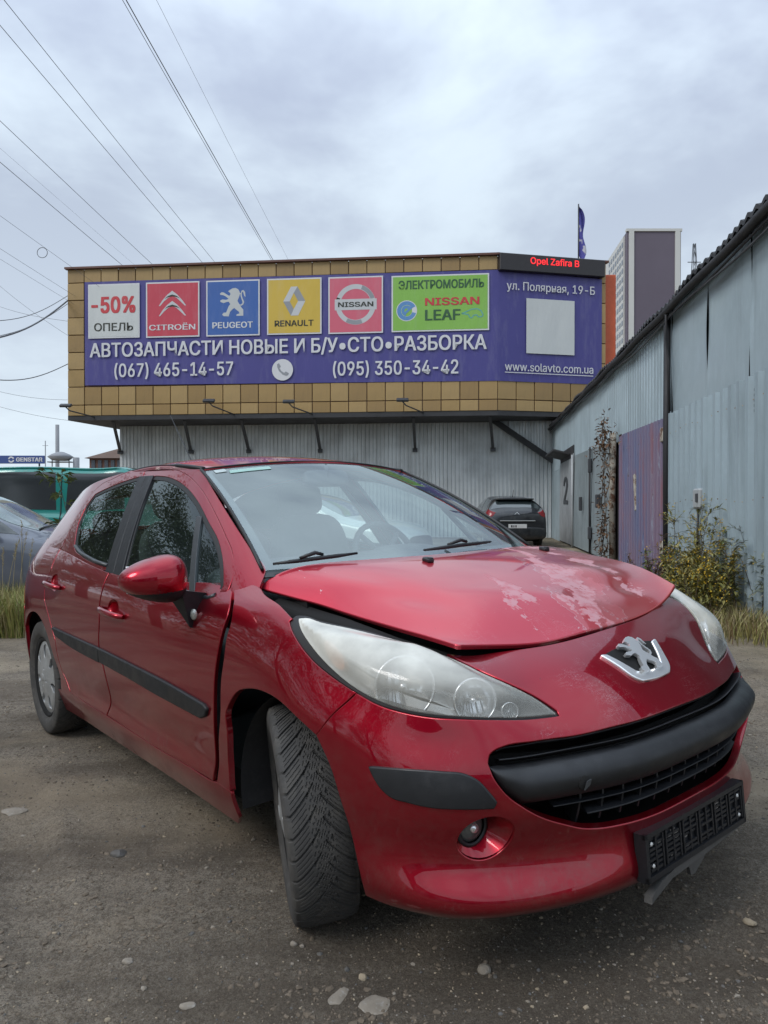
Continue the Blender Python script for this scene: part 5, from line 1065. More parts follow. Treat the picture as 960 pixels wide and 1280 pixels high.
# tow eye cover broken out of the bar
q = np.array([[.44, 3.62]]); x = body(q)[0]; n_ = sfnormal(body, q, -1)[0]; M4 = frame4(Vector(x+n_*.020), Vector(np.cross([0, 0, 1], n_)), (0, 0, 1))
g = G(); g.lathe([(.0, .0), (.017, .001), (.019, -.006)], 16, M4=M4); g.build('tow_eye_hole', m_void, car)
g = G(); g.prism([(-.004, -.016), (.012, -.004), (.016, .008), (.004, .004)], .002, .006, M4=M4); g.build('torn_cap', m_sill, car)
# ---- number plate holder
pl = A_(plate); pc = body([[0, pl[:, 1].mean()]])[0]; zt_, zb_ = .352, .232
ph = []
M4 = frame4((pc[0]+.020, 0, 0), (0, 1, 0), (-.06, 0, 1))
g = G(); g.prism([(-.265, zb_), (.265, zb_), (.265, zt_), (-.265, zt_)], -.02, .002, M4=M4); hold = g.build('plate_holder', m_plastic, car)
g = G()
for x0, x1, y0, y1 in ((-.265, .265, zt_-.012, zt_), (-.265, .265, zb_, zb_+.014), (-.265, -.254, zb_, zt_), (.254, .265, zb_, zt_)): g.prism([(x0, y0), (x1, y0), (x1, y1), (x0, y1)], .002, .012, M4=M4)
g.build('holder_rim', m_plastic, hold)
g = G(); rgp = np.random.default_rng(3)
for cxx in np.linspace(-.215, .215, 6):
    for i in range(7):
        y = zb_+.022+.0125*i; w = .026+.008*rgp.random(); 
        if rgp.random() < .8: g.prism([(cxx-w, y), (cxx+w, y), (cxx+w, y+.0065), (cxx-w, y+.0065)], .002, .006+.004*rgp.random(), M4=M4)
    for dx_ in (-.036, .0, .034): g.prism([(cxx+dx_-.003, zb_+.018), (cxx+dx_+.003, zb_+.018), (cxx+dx_+.003, zt_-.016), (cxx+dx_-.003, zt_-.016)], .002, .010, M4=M4)
tag(g.build('holder_ribs', m_plastic, hold), kind='stuff')
m_slot = simple('holder_scuffs', (.20, .18, .16), .7)
g = G()
for i in range(22):
    x = rgp.uniform(-.23, .2); y = zb_+.022+.0125*rgp.integers(0, 7)+.0075; w = rgp.uniform(.006, .022); g.prism([(x-w, y), (x+w, y), (x+w, y+.003), (x-w, y+.003)], .003, .005, M4=M4)
tag(g.build('holder_scuffs', m_slot, hold), kind='stuff')
g = G()
for x, y in ((-.235, zt_-.03), (-.232, zb_+.035), (.228, zt_-.035), (.23, zb_+.03)): g.lathe([(0, .012), (.004, .0115), (.0055, .009)], 10, M4=M4 @ Matrix.Translation((x, y, 0)))
tag(g.build('screws', simple('screw_white', (.6, .6, .58), .4), hold), kind='stuff')
m_torn = simple('torn_plastic', (.085, .083, .08), .45, var=.6, scale=30)
g = G(); g.prism([(-.255, zb_-.052), (-.235, zb_-.045), (-.15, zb_-.022), (.02, zb_-.016), (.22, zb_-.004), (.24, zb_+.008), (-.1, zb_+.004), (-.2, zb_-.012), (-.25, zb_-.036)], -.012, .010, M4=M4); g.prism([(-.075, zb_-.010), (.055, zb_-.004), (.02, zb_-.03), (-.03, zb_-.052), (-.05, zb_-.05), (-.055, zb_-.03)], -.006, .004, M4=M4); g.build('broken_lip', m_torn, hold)
# ---- maker's badge on the nose
bc = A_(badge)
shield = [(-.135, 7.43), (-.07, 7.60), (0, 7.66), (.07, 7.60), (.135, 7.43), (.112, 6.75), (.085, 6.12), (.068, 5.98), (0, 5.93), (-.068, 5.98), (-.085, 6.12), (-.112, 6.75)]
inn = [(-.113, 7.36), (-.06, 7.50), (0, 7.54), (.06, 7.50), (.113, 7.36), (.09, 6.78), (.066, 6.34), (.05, 6.26), (0, 6.22), (-.05, 6.26), (-.066, 6.34), (-.09, 6.78)]
bd = trim('badge_surround', body, -1, SB, shield[4:]+[shield[0], (-.118, 7.37)]+[(a, b) for a, b in inn[:0]]+[inn[0]]+inn[11:4:-1]+[inn[4], (.118, 7.37)][1:], [], m_chrome, None, car, step=.008, lift=.008, thick=.01, round_=.004, gap=0, corner=30)
trim('badge_recess', body, -1, SB, [(a*.99, b) for a, b in shield], [], m_void, None, bd, step=.012, lift=.002, thick=.006, round_=.002, gap=0)
q = np.array([[0., 6.86]]); x = body(q)[0]; n_ = sfnormal(body, q, -1)[0]; up_ = body([[0, 7.1]])[0]-body([[0, 6.6]])[0]
M4 = frame4(Vector(x+n_*.006), (0, 1, 0), Vector(up_)); k_ = .118/440.; f = lambda x_, y_: ((x_-485)*k_*1.18, (468-y_)*k_)
g = G(); g.prism([f(*p) for p in LION_L], .0, .011, M4=M4); g.prism([f(*p) for p in TAIL], .0, .010, M4=M4); g.build('lion_emblem', m_chrome, bd)
# ---- headlamps
m_lens = bpy.data.materials.new('lamp_lens'); m_lens.use_nodes = True; t = m_lens.node_tree; t.nodes.clear(); n = lambda k: t.nodes.new(k)
o = n('ShaderNodeOutputMaterial'); tr = n('ShaderNodeBsdfTransparent'); tr.inputs[0].default_value = (.96, .965, .955, 1); df = n('ShaderNodeBsdfDiffuse'); df.inputs[0].default_value = (.86, .85, .77, 1); gl = n('ShaderNodeBsdfGlossy'); gl.inputs['Roughness'].default_value = .10
m1, m2 = n('ShaderNodeMixShader'), n('ShaderNodeMixShader'); fr = n('ShaderNodeFresnel'); fr.inputs[0].default_value = 1.5; co = n('ShaderNodeTexCoord'); sp = n('ShaderNodeSeparateXYZ'); t.links.new(co.outputs['Object'], sp.inputs[0])
no = n('ShaderNodeTexNoise'); no.inputs['Scale'].default_value = 9; no.inputs['Detail'].default_value = 5; t.links.new(co.outputs['Object'], no.inputs['Vector'])
mr = n('ShaderNodeMapRange'); mr.inputs[1].default_value = .70; mr.inputs[2].default_value = .85; mr.inputs[3].default_value = .18; mr.inputs[4].default_value = .74; t.links.new(sp.outputs[2], mr.inputs[0])   # lacquer yellowed and hazed on the sun-facing top
ad = n('ShaderNodeMath'); ad.operation = 'MULTIPLY'; mr2 = n('ShaderNodeMapRange'); mr2.inputs[1].default_value = .3; mr2.inputs[2].default_value = .7; mr2.inputs[3].default_value = .75; mr2.inputs[4].default_value = 1.25; t.links.new(no.outputs[0], mr2.inputs[0]); t.links.new(mr.outputs[0], ad.inputs[0]); t.links.new(mr2.outputs[0], ad.inputs[1])
t.links.new(ad.outputs[0], m1.inputs[0]); t.links.new(tr.outputs[0], m1.inputs[1]); t.links.new(df.outputs[0], m1.inputs[2]); gm_ = n('ShaderNodeNewGeometry'); mi_ = n('ShaderNodeMapRange'); mi_.inputs[3].default_value = 1.5; mi_.inputs[4].default_value = 1/1.5; t.links.new(gm_.outputs['Backfacing'], mi_.inputs[0]); t.links.new(mi_.outputs[0], fr.inputs[0]); t.links.new(fr.outputs[0], m2.inputs[0]); t.links.new(m1.outputs[0], m2.inputs[1]); t.links.new(gl.outputs[0], m2.inputs[2]); t.links.new(m2.outputs[0], o.inputs[0])
m_refl = simple('lamp_reflector', (.78, .79, .80), .16, .85, var=.25, scale=25); m_house = simple('lamp_housing_silver', (.62, .625, .61), .3, .5, var=.3, scale=20); m_amber = simple('lamp_amber', (.62, .20, .06), .25, var=.4, scale=30)
bw = A_(bowl)
_hp = smooth_loop(np.array(head, float)*SB, .01, 40)
def lens_off(q):
    p = np.abs(np.atleast_2d(q)*[1, 1])*SB; d = np.array([np.min(np.linalg.norm(_hp-x, axis=1)) for x in p]); return .017*sstep(0, .07, d)
def lamps(mir):
    H_ = trim('headlamp', body, -1, SB, headcut, [head], m_rub, None, car, step=.012, gap=.002, lift=-.006, thick=.05, hole_depth=.09, mirror=mir, corner=40)
    trim('lamp_lens', body, -1, SB, head, [], m_lens, None, H_, step=.012, gap=.001, lift=.002, off=lens_off, thick=.008, round_=.004, mirror=mir, corner=40)
    trim('lamp_housing', body, -1, SB, head, [], m_house, None, H_, step=.02, gap=-.004, lift=-.088, thick=.004, mirror=mir, corner=40)
    bez = np.array(head)
    for c_, e1, name, dep in ((0, 2, 'main_bowl', .052), (5, 7, 'beam_bowl', .045), (10, 12, 'side_bowl', .03)):
        ms_ = np.array([-1, 1]) if mir else np.array([1, 1]); m3 = np.array([1, -1, 1]) if mir else np.array([1, 1, 1])
        qc, qe = bw[[c_]]*ms_, bw[[e1]]*ms_; P_ = body(qc)[0]; n_ = sfnormal(body, qc, -1)[0]; fw = np.array([.80, -.42, .12])*m3; fw /= np.linalg.norm(fw)
        r3 = np.linalg.norm(body(qe)[0]-P_)*.86; t1 = np.cross([0, 0, 1], fw); t1 /= np.linalg.norm(t1); o_ = Vector(P_-n_*(.046 if c_ == 0 else .030))
        M4 = frame4(o_, Vector(t1), Vector(np.cross(fw, t1)))
        if (M4.to_3x3() @ Vector((0, 0, 1))).dot(Vector(fw)) < 0: M4 = frame4(o_, Vector(-t1), Vector(np.cross(fw, t1)))
        g = G(); pr = [(r3*math.sin(a), -dep*math.cos(a)) for a in np.linspace(.12, math.pi/2, 9)]; g.lathe([(r3*.02, -dep)]+pr+[(r3*1.06, .001), (r3*1.08, -.006)], 36, M4=M4); ob = g.build(name, m_refl, H_)
        g = G(); g.lathe([(0, -dep*.25), (r3*.13, -dep*.3), (r3*.16, -dep*.5), (r3*.15, -dep)], 14, M4=M4); g.build('bulb_shield', m_chrome, ob)
        g = G()
        for i in range(7): x = r3*(-.75+.25*i); h_ = math.sqrt(max(0, r3*r3*.9-x*x)); g.tube([M4 @ Vector((x, -h_, -dep*.35)), M4 @ Vector((x, 0, -dep*.95)), M4 @ Vector((x, h_, -dep*.35))], .0016, 4)
        g.build('flutes', m_house, ob)
    am = A_(bowl)[13]; el = [(am[0]+.030*math.cos(a)+.012*math.sin(a), am[1]+.42*math.sin(a)-.1) for a in np.linspace(0, 6.283, 16)[:-1]]
    trim('indicator', body, -1, SB, el, [], m_amber, None, H_, step=.012, gap=0, lift=-.014, thick=.02, mirror=mir)
both(lamps)
# ---- bonnet, with folded edge
def hoodq(q): return hood(q)
ho = [(0, v) for v in np.linspace(-1, 1, 25)]+[(u, 1) for u in np.linspace(.05, 1, 20)]+[(1, v) for v in np.linspace(.96, -1, 24)]+[(u, -1) for u in np.linspace(.95, .05, 19)]
trim('bonnet', hood, 1, (.75, .6), ho, [], m_red2, m_inn, car, step=.014, gap=.0, thick=.013, round_=.005, smooth_out=False)
for q_ in washer:
    x = hood([q_])[0]; n_ = sfnormal(hood, np.array([q_]), 1)[0]; g = G(); g.box((0, 0, .006), (.038, .026, .014), bev=.006); g.box((.010, 0, .013), (.014, .018, .008), bev=.003)
    o = g.build('washer_jet', m_plastic, car); M4 = frame4(Vector(x), (1, 0, -.1), (0, 1, 0)); M4 = frame4(Vector(x), Vector((1, 0, 0))-Vector(n_)*Vector(n_).x, Vector(np.cross(n_, [1, 0, 0]))); o.data.transform(M4)
# engine bay and dark interior of the nose seen in the gap
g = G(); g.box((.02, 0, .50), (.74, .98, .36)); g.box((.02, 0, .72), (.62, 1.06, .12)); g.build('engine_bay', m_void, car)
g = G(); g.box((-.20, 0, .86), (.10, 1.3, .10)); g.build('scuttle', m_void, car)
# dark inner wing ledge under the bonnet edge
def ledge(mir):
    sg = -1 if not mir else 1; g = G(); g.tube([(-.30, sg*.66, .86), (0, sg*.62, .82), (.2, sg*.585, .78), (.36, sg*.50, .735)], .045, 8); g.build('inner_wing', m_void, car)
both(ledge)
# ---- glasshouse
SG = (1., 1.)
def loopoff(P, d):
    P = smooth_loop(np.array(P, float), .02, 38)
    if area2(P) < 0: P = P[::-1]
    return [tuple(p) for p in inset(P, -d)]
wsx = lambda z: -.357+(-1.064+.357)*(z-.993)/(1.366-.993)
def glasshouse(mir):
    gF = [tuple(q) for q in gapF]; gR = [tuple(q) for q in gapR]; bs = [tuple(q) for q in bsplit]; bF = [tuple(q) for q in beltF]
    frF = gF+[bs[0], bs[1], (bF[0][0], bF[0][1]-.012)]+[(x, z-.014) for x, z in bF[1:5]]+[(-.47, .90), (-.452, .93)]
    trim('door_frame', green, 1, SG, frF, [loopoff(winF, .016)], m_red, m_inn, car, gap=.002, thick=.015, mirror=mir, corner=34, step=.018)
    wr = [tuple(q) for q in winR]; belt = [(-1.50, .95), (-1.7, .963), (-1.95, .985), (-2.15, 1.0), (-2.30, 1.01)]
    frR = [(bs[1][0]-.006, bs[1][1]-.016), (bs[0][0]-.006, bs[0][1]), gR[0]]+gR[1:]+[(-2.36, 1.0), (-2.2, .985), (-2.0, .967), (-1.7, .943)]
    trim('door_frame', green, 1, SG, frR, [loopoff(winR, .016)], m_red, m_inn, car, gap=.002, thick=.015, mirror=mir, corner=34, step=.018)
    for w_ in (winF, winR):
        trim('window_seal', green, 1, SG, loopoff(w_, .0155), [w_], m_rub, None, car, gap=.0005, lift=-.003, thick=.01, mirror=mir, corner=34, step=.012)
    gl_ = trim('front_side_glass', green, 1, SG, loopoff(winF, .008), [], m_sg, None, car, gap=0, lift=-.006, thick=.003, mirror=mir, step=.03, round_=.001)
    trim('rear_side_glass', green, 1, SG, loopoff(winR, .008), [], m_sg, None, car, gap=0, lift=-.006, thick=.003, mirror=mir, step=.03, round_=.001)
    dv = A_(divF); trim('window_divider', green, 1, SG, [dv[0], dv[1], dv[3], dv[2]], [], m_sill, None, car, gap=0, lift=.002, thick=.01, mirror=mir, step=.01, round_=.002)
    bp = A_(bplF); w0 = bp.copy(); w0[0] += (.006, .014); w0[1] += (-.002, .014); w0[2] += (-.004, -.030); w0[3] += (.004, -.030)
    mid0 = (w0[0]+w0[1])/2; mid1 = (w0[3]+w0[2])/2
    trim('pillar_trim', green, 1, SG, [w0[0], mid0-[.004, 0], mid1-[.004, 0], w0[3]], [], m_plastic, None, car, gap=0, lift=.004, thick=.012, mirror=mir, step=.02, round_=.003)
    trim('pillar_trim', green, 1, SG, [mid0+[.004, 0], w0[1], w0[2], mid1+[.004, 0]], [], m_plastic, None, car, gap=0, lift=.004, thick=.012, mirror=mir, step=.02, round_=.003)
    # sill moulding along the foot of the windows
    for pts in ([(x, z-.001) for x, z in [tuple(q) for q in A_(winF)[8:13]]], [tuple(q) for q in A_(winR)[7:11]]):
        P_ = np.array(pts); X = green(P_)*[1, 1, 1]; n_ = sfnormal(green, P_, 1); X = X+n_*.004-[0, 0, .008]
        X = X*[1, -1 if mir else 1, 1]; g = G(); g.tube(X, .0085, 8); g.build('sill_moulding', m_sill, car)
    # A pillar, cant rail and C pillar
    tau = np.linspace(0, 1, 9); outer = [(-.357-.707*a, .993+.373*a) for a in tau]
    rail = [tuple(q) for q in RE[1:5][:, [0, 2]]]; rail = [(x, z+.004) for x, z in rail]
    cp = [(-2.90, 1.24), (-2.95, 1.12), (-2.97, 1.06), (-2.80, 1.0), (-2.55, .985), (-2.42, .985)]
    inner_ = [(gR[-1][0]-.01, gR[-1][1])]+gR[::-1][1:]+gF[::-1][1:]+[(-.44, .93), (-.40, .90), (-.31, .925)]
    trim('side_frame', green, 1, SG, outer+rail+cp+inner_, [], m_red, m_inn, car, gap=.002, thick=.015, mirror=mir, corner=40, step=.02)
both(glasshouse)
trim('windscreen', wind, 1, (.8, .65), [(0.0, v) for v in np.linspace(-1, 1, 21)]+[(u, 1) for u in np.linspace(.1, 1, 10)]+[(1, v) for v in np.linspace(.9, -1, 20)]+[(u, -1) for u in np.linspace(.9, .1, 9)], [], m_ws, None, car, step=.03, gap=.004, thick=.004, lift=-.004, round_=.001, smooth_out=False)
# black band round the windscreen
ws_o = [(-.03, v) for v in np.linspace(-1.005, 1.005, 21)]+[(u, 1.005) for u in np.linspace(.1, 1.0, 10)]+[(1.008, v) for v in np.linspace(.9, -1.005, 20)]+[(u, -1.005) for u in np.linspace(.9, .1, 9)]
ws_i = [(.055, v*.955) for v in np.linspace(-1, 1, 21)]+[(u, .955) for u in np.linspace(.1, .9, 9)]+[(.965, v*.95) for v in np.linspace(1, -1, 21)]+[(u, -.955) for u in np.linspace(.9, .1, 9)]
m_frit = M('windscreen_frit', (.035, .04, .043), .25).m
trim('windscreen_border', wind, 1, (.8, .65), ws_o, [ws_i], m_frit, None, car, step=.03, gap=0, lift=-.009, thick=.006, smooth_out=False)
for v in (-1, 1):
    g = G(); P_ = [tuple(wind([[u, v*1.006]])[0]+np.array([0, 0, .001])) for u in np.linspace(0, 1, 14)]; g.tube(P_, .0065, 6); g.build('windscreen_seal', m_rub, car)
g = G(); g.tube([tuple(wind([[1.006, v]])[0]) for v in np.linspace(-1, 1, 21)], .004, 6); g.build('windscreen_seal', m_rub, car)
for pts, nm in ((A_(stick), 'a'),):
    m_st = simple('sticker', (.45, .52, .52), .5); c_ = pts[0]
    trim('sticker', wind, 1, (.8, .65), [(.93, .93), (.97, .93), (.975, .85), (.935, .85)], [], m_st, None, car, step=.03, gap=0, lift=-.0015, thick=.001, round_=.0004, smooth_out=False)
    trim('sticker', wind, 1, (.8, .65), [(.905, .84), (.945, .83), (.955, .52), (.915, .53)], [], simple('sticker_green', (.30, .50, .45), .4), None, car, step=.03, gap=0, lift=-.0015, thick=.001, round_=.0004, smooth_out=False)
ro = [(0, v) for v in np.linspace(-1, 1, 21)]+[(u, 1) for u in np.linspace(.06, 1, 16)]+[(1, v) for v in np.linspace(.9, -1, 20)]+[(u, -1) for u in np.linspace(.94, .06, 15)]
trim('roof', roof, 1, (2., .56), ro, [], m_red2, m_inn, car, step=.03, gap=.004, thick=.015, smooth_out=False)
for v in (-1, 1):                                          # black roof ditch strips
    g = G(); g.tube([tuple(roof([[u, v*.985]])[0]+np.array([0, 0, .002])) for u in np.linspace(0.0, .98, 24)], [.010]*4+[.004]*20, 6); g.build('roof_strip', m_plastic, car)
# tailgate window
def tgate(q):
    q = np.atleast_2d(q); v, w = q[:, 0], q[:, 1]; top = roof(np.stack([np.ones(len(v)), v], 1)); bot = np.stack([-3.065+.10*v**2, -v*.60, np.full(len(v), 1.07)], 1); b = 4*w*(1-w)
    return bot+(top-bot)*w[:, None]+np.stack([-.03*b, 0*b, .012*b], 1)
to_ = [(v, 0) for v in np.linspace(-1, 1, 17)]+[(1, w) for w in np.linspace(.15, 1, 7)]+[(v, 1) for v in np.linspace(.9, -1, 16)]+[(-1, w) for w in np.linspace(.85, .15, 6)]
ti_ = [(v*.85, .12) for v in np.linspace(-1, 1, 13)]+[(.84, w) for w in (.4, .6)]+[(v*.80, .86) for v in np.linspace(1, -1, 13)]+[(-.84, w) for w in (.6, .4)]
trim('tailgate', tgate, -1, (.6, .35), to_, [ti_], m_red, m_inn, car, step=.03, gap=.002, smooth_out=False); trim('rear_window', tgate, -1, (.6, .35), ti_, [], m_sg, None, car, step=.05, gap=-.01, lift=-.004, thick=.003, smooth_out=False)
g = G(); g.tube([(-2.30, 0, 1.435), (-2.33, 0, 1.47), (-2.64, 0, 1.80)], [.008, .004, .002], 6); g.lathe([(0, .02), (.02, .015), (.03, 0)], 12, M4=Matrix.Translation((-2.30, 0, 1.43))); g.build('aerial', m_plastic, car)
# wipers
def wiper(pts, pivot):
    P_ = [wind([q])[0]+sfnormal(wind, np.array([q]), 1)[0]*.016 for q in pts]; g = G(); g.tube(P_, [.004]+[.007]*(len(P_)-2)+[.004], 6); o = g.build('wiper', m_plastic, car)
    j = len(pts)//2; g = G(); g.tube([P_[j]+(0, .03, .012), P_[j]+(0, 0, .02), P_[j]-(.02, .05, -.004)], [.006, .007, .005], 6); g.build('wiper_arm', m_plastic, o)
wiper([(.012, .96), (.020, .87), (.028, .78), (.036, .68), (.044, .58)], None); wiper([(.030, .22), (.036, .08), (.042, -.06), (.046, -.2), (.05, -.34)], None)
# ---- mirrors
def mirror_(mir):
    V = []; F = []; n, k = 120, 80; cx_, cy_, cz_ = -.585, -.955, .972
    for i in range(k+1):
        th = math.pi*i/k; 
        for j in range(n):
            ph_ = 2*math.pi*j/n; sx_ = math.copysign(abs(math.cos(th))**.85, math.cos(th)); r_ = abs(math.sin(th))**.75
            cy = math.copysign(abs(math.cos(ph_))**.8, math.cos(ph_)); cz = math.copysign(abs(math.sin(ph_))**.85, math.sin(ph_))
            yy = cy*r_*.112; zz = cz*r_*(.074+.026*(yy/.11)); x = sx_*(.085 if sx_ > 0 else .035)
            x += -.10*max(0, -yy-.02)*1.2; zz -= .012*max(0, cy)*0; V.append((cx_+x-.02, cy_+yy, cz_+zz+.10*yy*-.12))
    for i in range(k):
        for j in range(n): F.append((i*n+j, i*n+(j+1) % n, (i+1)*n+(j+1) % n, (i+1)*n+j))
    mi = []
    for f_ in F: z = sum(V[a][2] for a in f_)/4; x = sum(V[a][0] for a in f_)/4; yv = sum(V[a][1] for a in f_)/4; mi.append(1 if (z < cz_-.036-.10*(x-cx_)+.05*(yv-cy_)) or x < cx_-.045 else 0)
    sg = np.array([1, -1 if mir else 1, 1]); F = F if not mir else [f_[::-1] for f_ in F]
    o = mk('door_mirror', np.array(V)*sg, [f_[::-1] for f_ in F], [m_red, m_plastic], car, True, mi)
    base = np.array([(-.50, -.782, .79), (-.78, -.815, .80), (-.74, -.800, .905), (-.565, -.775, .90)]); tip = np.array([(-.53, -.865, .83), (-.64, -.872, .84), (-.63, -.885, .925), (-.545, -.882, .93)])
    base = np.array([(-.585, -.80, .785), (-.70, -.80, .87), (-.70, -.785, .905), (-.575, -.775, .905)]); tip = np.array([(-.575, -.845, .80), (-.64, -.885, .90), (-.63, -.885, .93), (-.565, -.875, .93)])
    V2 = np.concatenate([base+[0, .03, 0], tip]); F2 = [(0, 1, 5, 4), (1, 2, 6, 5), (2, 3, 7, 6), (3, 0, 4, 7), (4, 5, 6, 7)]
    g = G(); g.add([tuple(v*sg) for v in V2], [f_ if mir else f_[::-1] for f_ in F2]); g.build('mirror_foot', m_plastic, o)
    g = G(); M4 = frame4((-.566, -.835*sg[1], .843), Vector((.80, .6*sg[1], 0)), (-.2, -.3*sg[1], 1)); 
    if (M4.to_3x3() @ Vector((0, 0, 1))).dot(Vector((.5, -.8*sg[1], 0))) < 0: M4 = M4 @ Matrix.Rotation(math.pi, 4, 'Y')
    g.lathe([(0, .007), (.010, .006), (.017, .003), (.020, -.004)], 20, M4=M4 @ Matrix.Scale(.62, 4, (1, 0, 0))); g.build('side_repeater', simple('repeater_clear', (.55, .55, .5), .12, .4), o)
    g = G(); g.box((cx_-.062, cy_*sg[1]*-1*-1 if False else cy_*(1 if not mir else -1), cz_), (.006, .15, .09), bev=.01); g.build('mirror_glass', m_chrome, o)
mirror_(False)
# ---- door handles
def handles(mir):
    for nm in (handF, handR):
        a, b = A_(nm); P_ = []; qs = np.stack([a+(b-a)*t for t in np.linspace(-.05, 1.05, 9)]); X = body(qs); n_ = sfnormal(body, qs, -1); h = np.array([.004, .022, .030, .033, .034, .033, .030, .022, .004])
        X2 = (X+n_*h[:, None])*[1, -1 if mir else 1, 1]; g = G(); g.tube(X2, [.009, .012, .013, .0135, .0135, .0135, .013, .012, .009], 10); o = g.build('door_handle', m_red, car)
        c_ = (a+b)/2; el = [(c_[0]+.0635*math.cos(t), c_[1]+.12+.375*math.sin(t)) for t in np.linspace(0, 6.283, 24)[:-1]]
        trim('handle_pocket', body, -1, SB, el, [], m_red, None, o, step=.008, gap=0, lift=.0, thick=.002, round_=.0005, off=lambda q, c_=c_: -.020*np.clip(1-((np.abs(q[:, 0])-c_[0])/.064)**2-((q[:, 1]-c_[1]-.12)/.38)**2, 0, 1)**.6-.002, mirror=mir)
both(handles)
# ---- wheel arches, floor, interior
def arches(mir):
    sg = -1 if not mir else 1
    for xc, r_ in ((0, .352), (-2.54, .352)):
        V = []; F = []; n = 24
        for i in range(n+1):
            a = R(-12+204*i/n)
            for y in (.79, .60, .50): V.append((xc+r_*math.cos(a), sg*y, .31+r_*math.sin(a)))
        for i in range(n):
            for j in range(2): q = i*3+j; F.append((q, q+1, q+4, q+3))
        c0 = len(V); V.append((xc, sg*.5, .31)); 
        for i in range(n): F.append((i*3+2, (i+1)*3+2, c0))
        mk('arch_liner', V, F, m_liner, car, smooth=True)
m_liner = simple('arch_liner', (.018, .018, .02), .8, var=.6, scale=12)
both(arches)
g = G(); g.box((-1.28, 0, .27), (1.66, 1.46, .10)); g.box((-1.27, 0, .24), (3.5, 1.0, .08)); g.box((-2.85, 0, .33), (.5, 1.1, .12)); g.box((.30, 0, .25), (.6, 1.1, .08)); g.build('floor_pan', m_void, car)
m_seat = simple('seat_cloth', (.075, .08, .086), .9, var=.3, scale=25); m_dash = simple('dashboard_plastic', (.07, .074, .08), .6, var=.2, scale=30)
def rbox(g, c, d, rot, p=4., mi=0):
    V = []; F = []; n, k = 24, 14
    for i in range(k+1):
        th = math.pi*i/k-math.pi/2
        for j in range(n):
            ph_ = 2*math.pi*j/n; e2 = 2/p; f1 = lambda x: math.copysign(abs(x)**e2, x)
            V.append(Vector(c)+rot @ Vector((d[0]/2*f1(math.cos(th))*f1(math.cos(ph_)), d[1]/2*f1(math.cos(th))*f1(math.sin(ph_)), d[2]/2*f1(math.sin(th)))))
    for i in range(k):
        for j in range(n): F.append((i*n+j, i*n+(j+1) % n, (i+1)*n+(j+1) % n, (i+1)*n+j))
    g.add(V, F, mi, True)
ry = lambda a: Matrix.Rotation(R(a), 3, 'Y')
for sy in (-.36, .36):
    g = G(); rbox(g, (-1.28, sy, .56), (.56, .50, .18), ry(-6)); rbox(g, (-1.60, sy, .84), (.16, .48, .66), ry(-18)); s_ = g.build('seat', m_seat, car)
    g = G(); rbox(g, (-1.735, sy, 1.245), (.12, .27, .20), ry(-14), 3); g.tube([(-1.70, sy-.06, 1.08), (-1.73, sy-.06, 1.2)], .008, 6); g.tube([(-1.70, sy+.06, 1.08), (-1.73, sy+.06, 1.2)], .008, 6); g.build('headrest', m_seat, s_)
g = G(); rbox(g, (-2.2, 0, .55), (.55, 1.3, .2), ry(-5)); rbox(g, (-2.52, 0, .83), (.16, 1.3, .55), ry(-22)); s_ = g.build('rear_seat', m_seat, car)
for sy in (-.38, .38): g = G(); rbox(g, (-2.63, sy, 1.14), (.10, .24, .14), ry(-15), 3); g.build('headrest', m_seat, s_)
g = G(); rbox(g, (-.60, 0, .85), (.62, 1.40, .24), ry(8), 5); rbox(g, (-.78, .36, .94), (.30, .42, .12), ry(10), 3); rbox(g, (-.44, 0, .885), (.40, 1.16, .10), ry(4), 6); g.build('dashboard', m_dash, car)
g = G(); Mw = Matrix.Translation((-.98, .36, .94)) @ Matrix.Rotation(R(65), 4, 'Y')
g.lathe([(.17, -.012), (.185, -.016), (.197, 0), (.185, .016), (.17, .012)], 32, M4=Mw, close=True); rbox(g, (-.975, .36, .935), (.05, .16, .14), ry(-25), 3)
for a in (0, 2.4, -2.4): g.tube([Mw @ Vector((0, 0, 0)), Mw @ Vector((.18*math.cos(a), .18*math.sin(a), 0))], .014, 6)
g.build('steering_wheel', m_dash, car)
g = G(); rbox(g, (-.96, 0, 1.325), (.05, .24, .075), ry(-15), 4); g.tube([(-.94, 0, 1.33), (-.96, 0, 1.385)], .01, 6); g.build('rear_view_mirror', m_dash, car)
for sy in (-1, 1):
    g = G()
    for xc in (-.95, -1.85): rbox(g, (xc, sy*.765, .62), (.84, .05, .55), ry(0), 8)
    g.build('door_lining', m_dash, car)
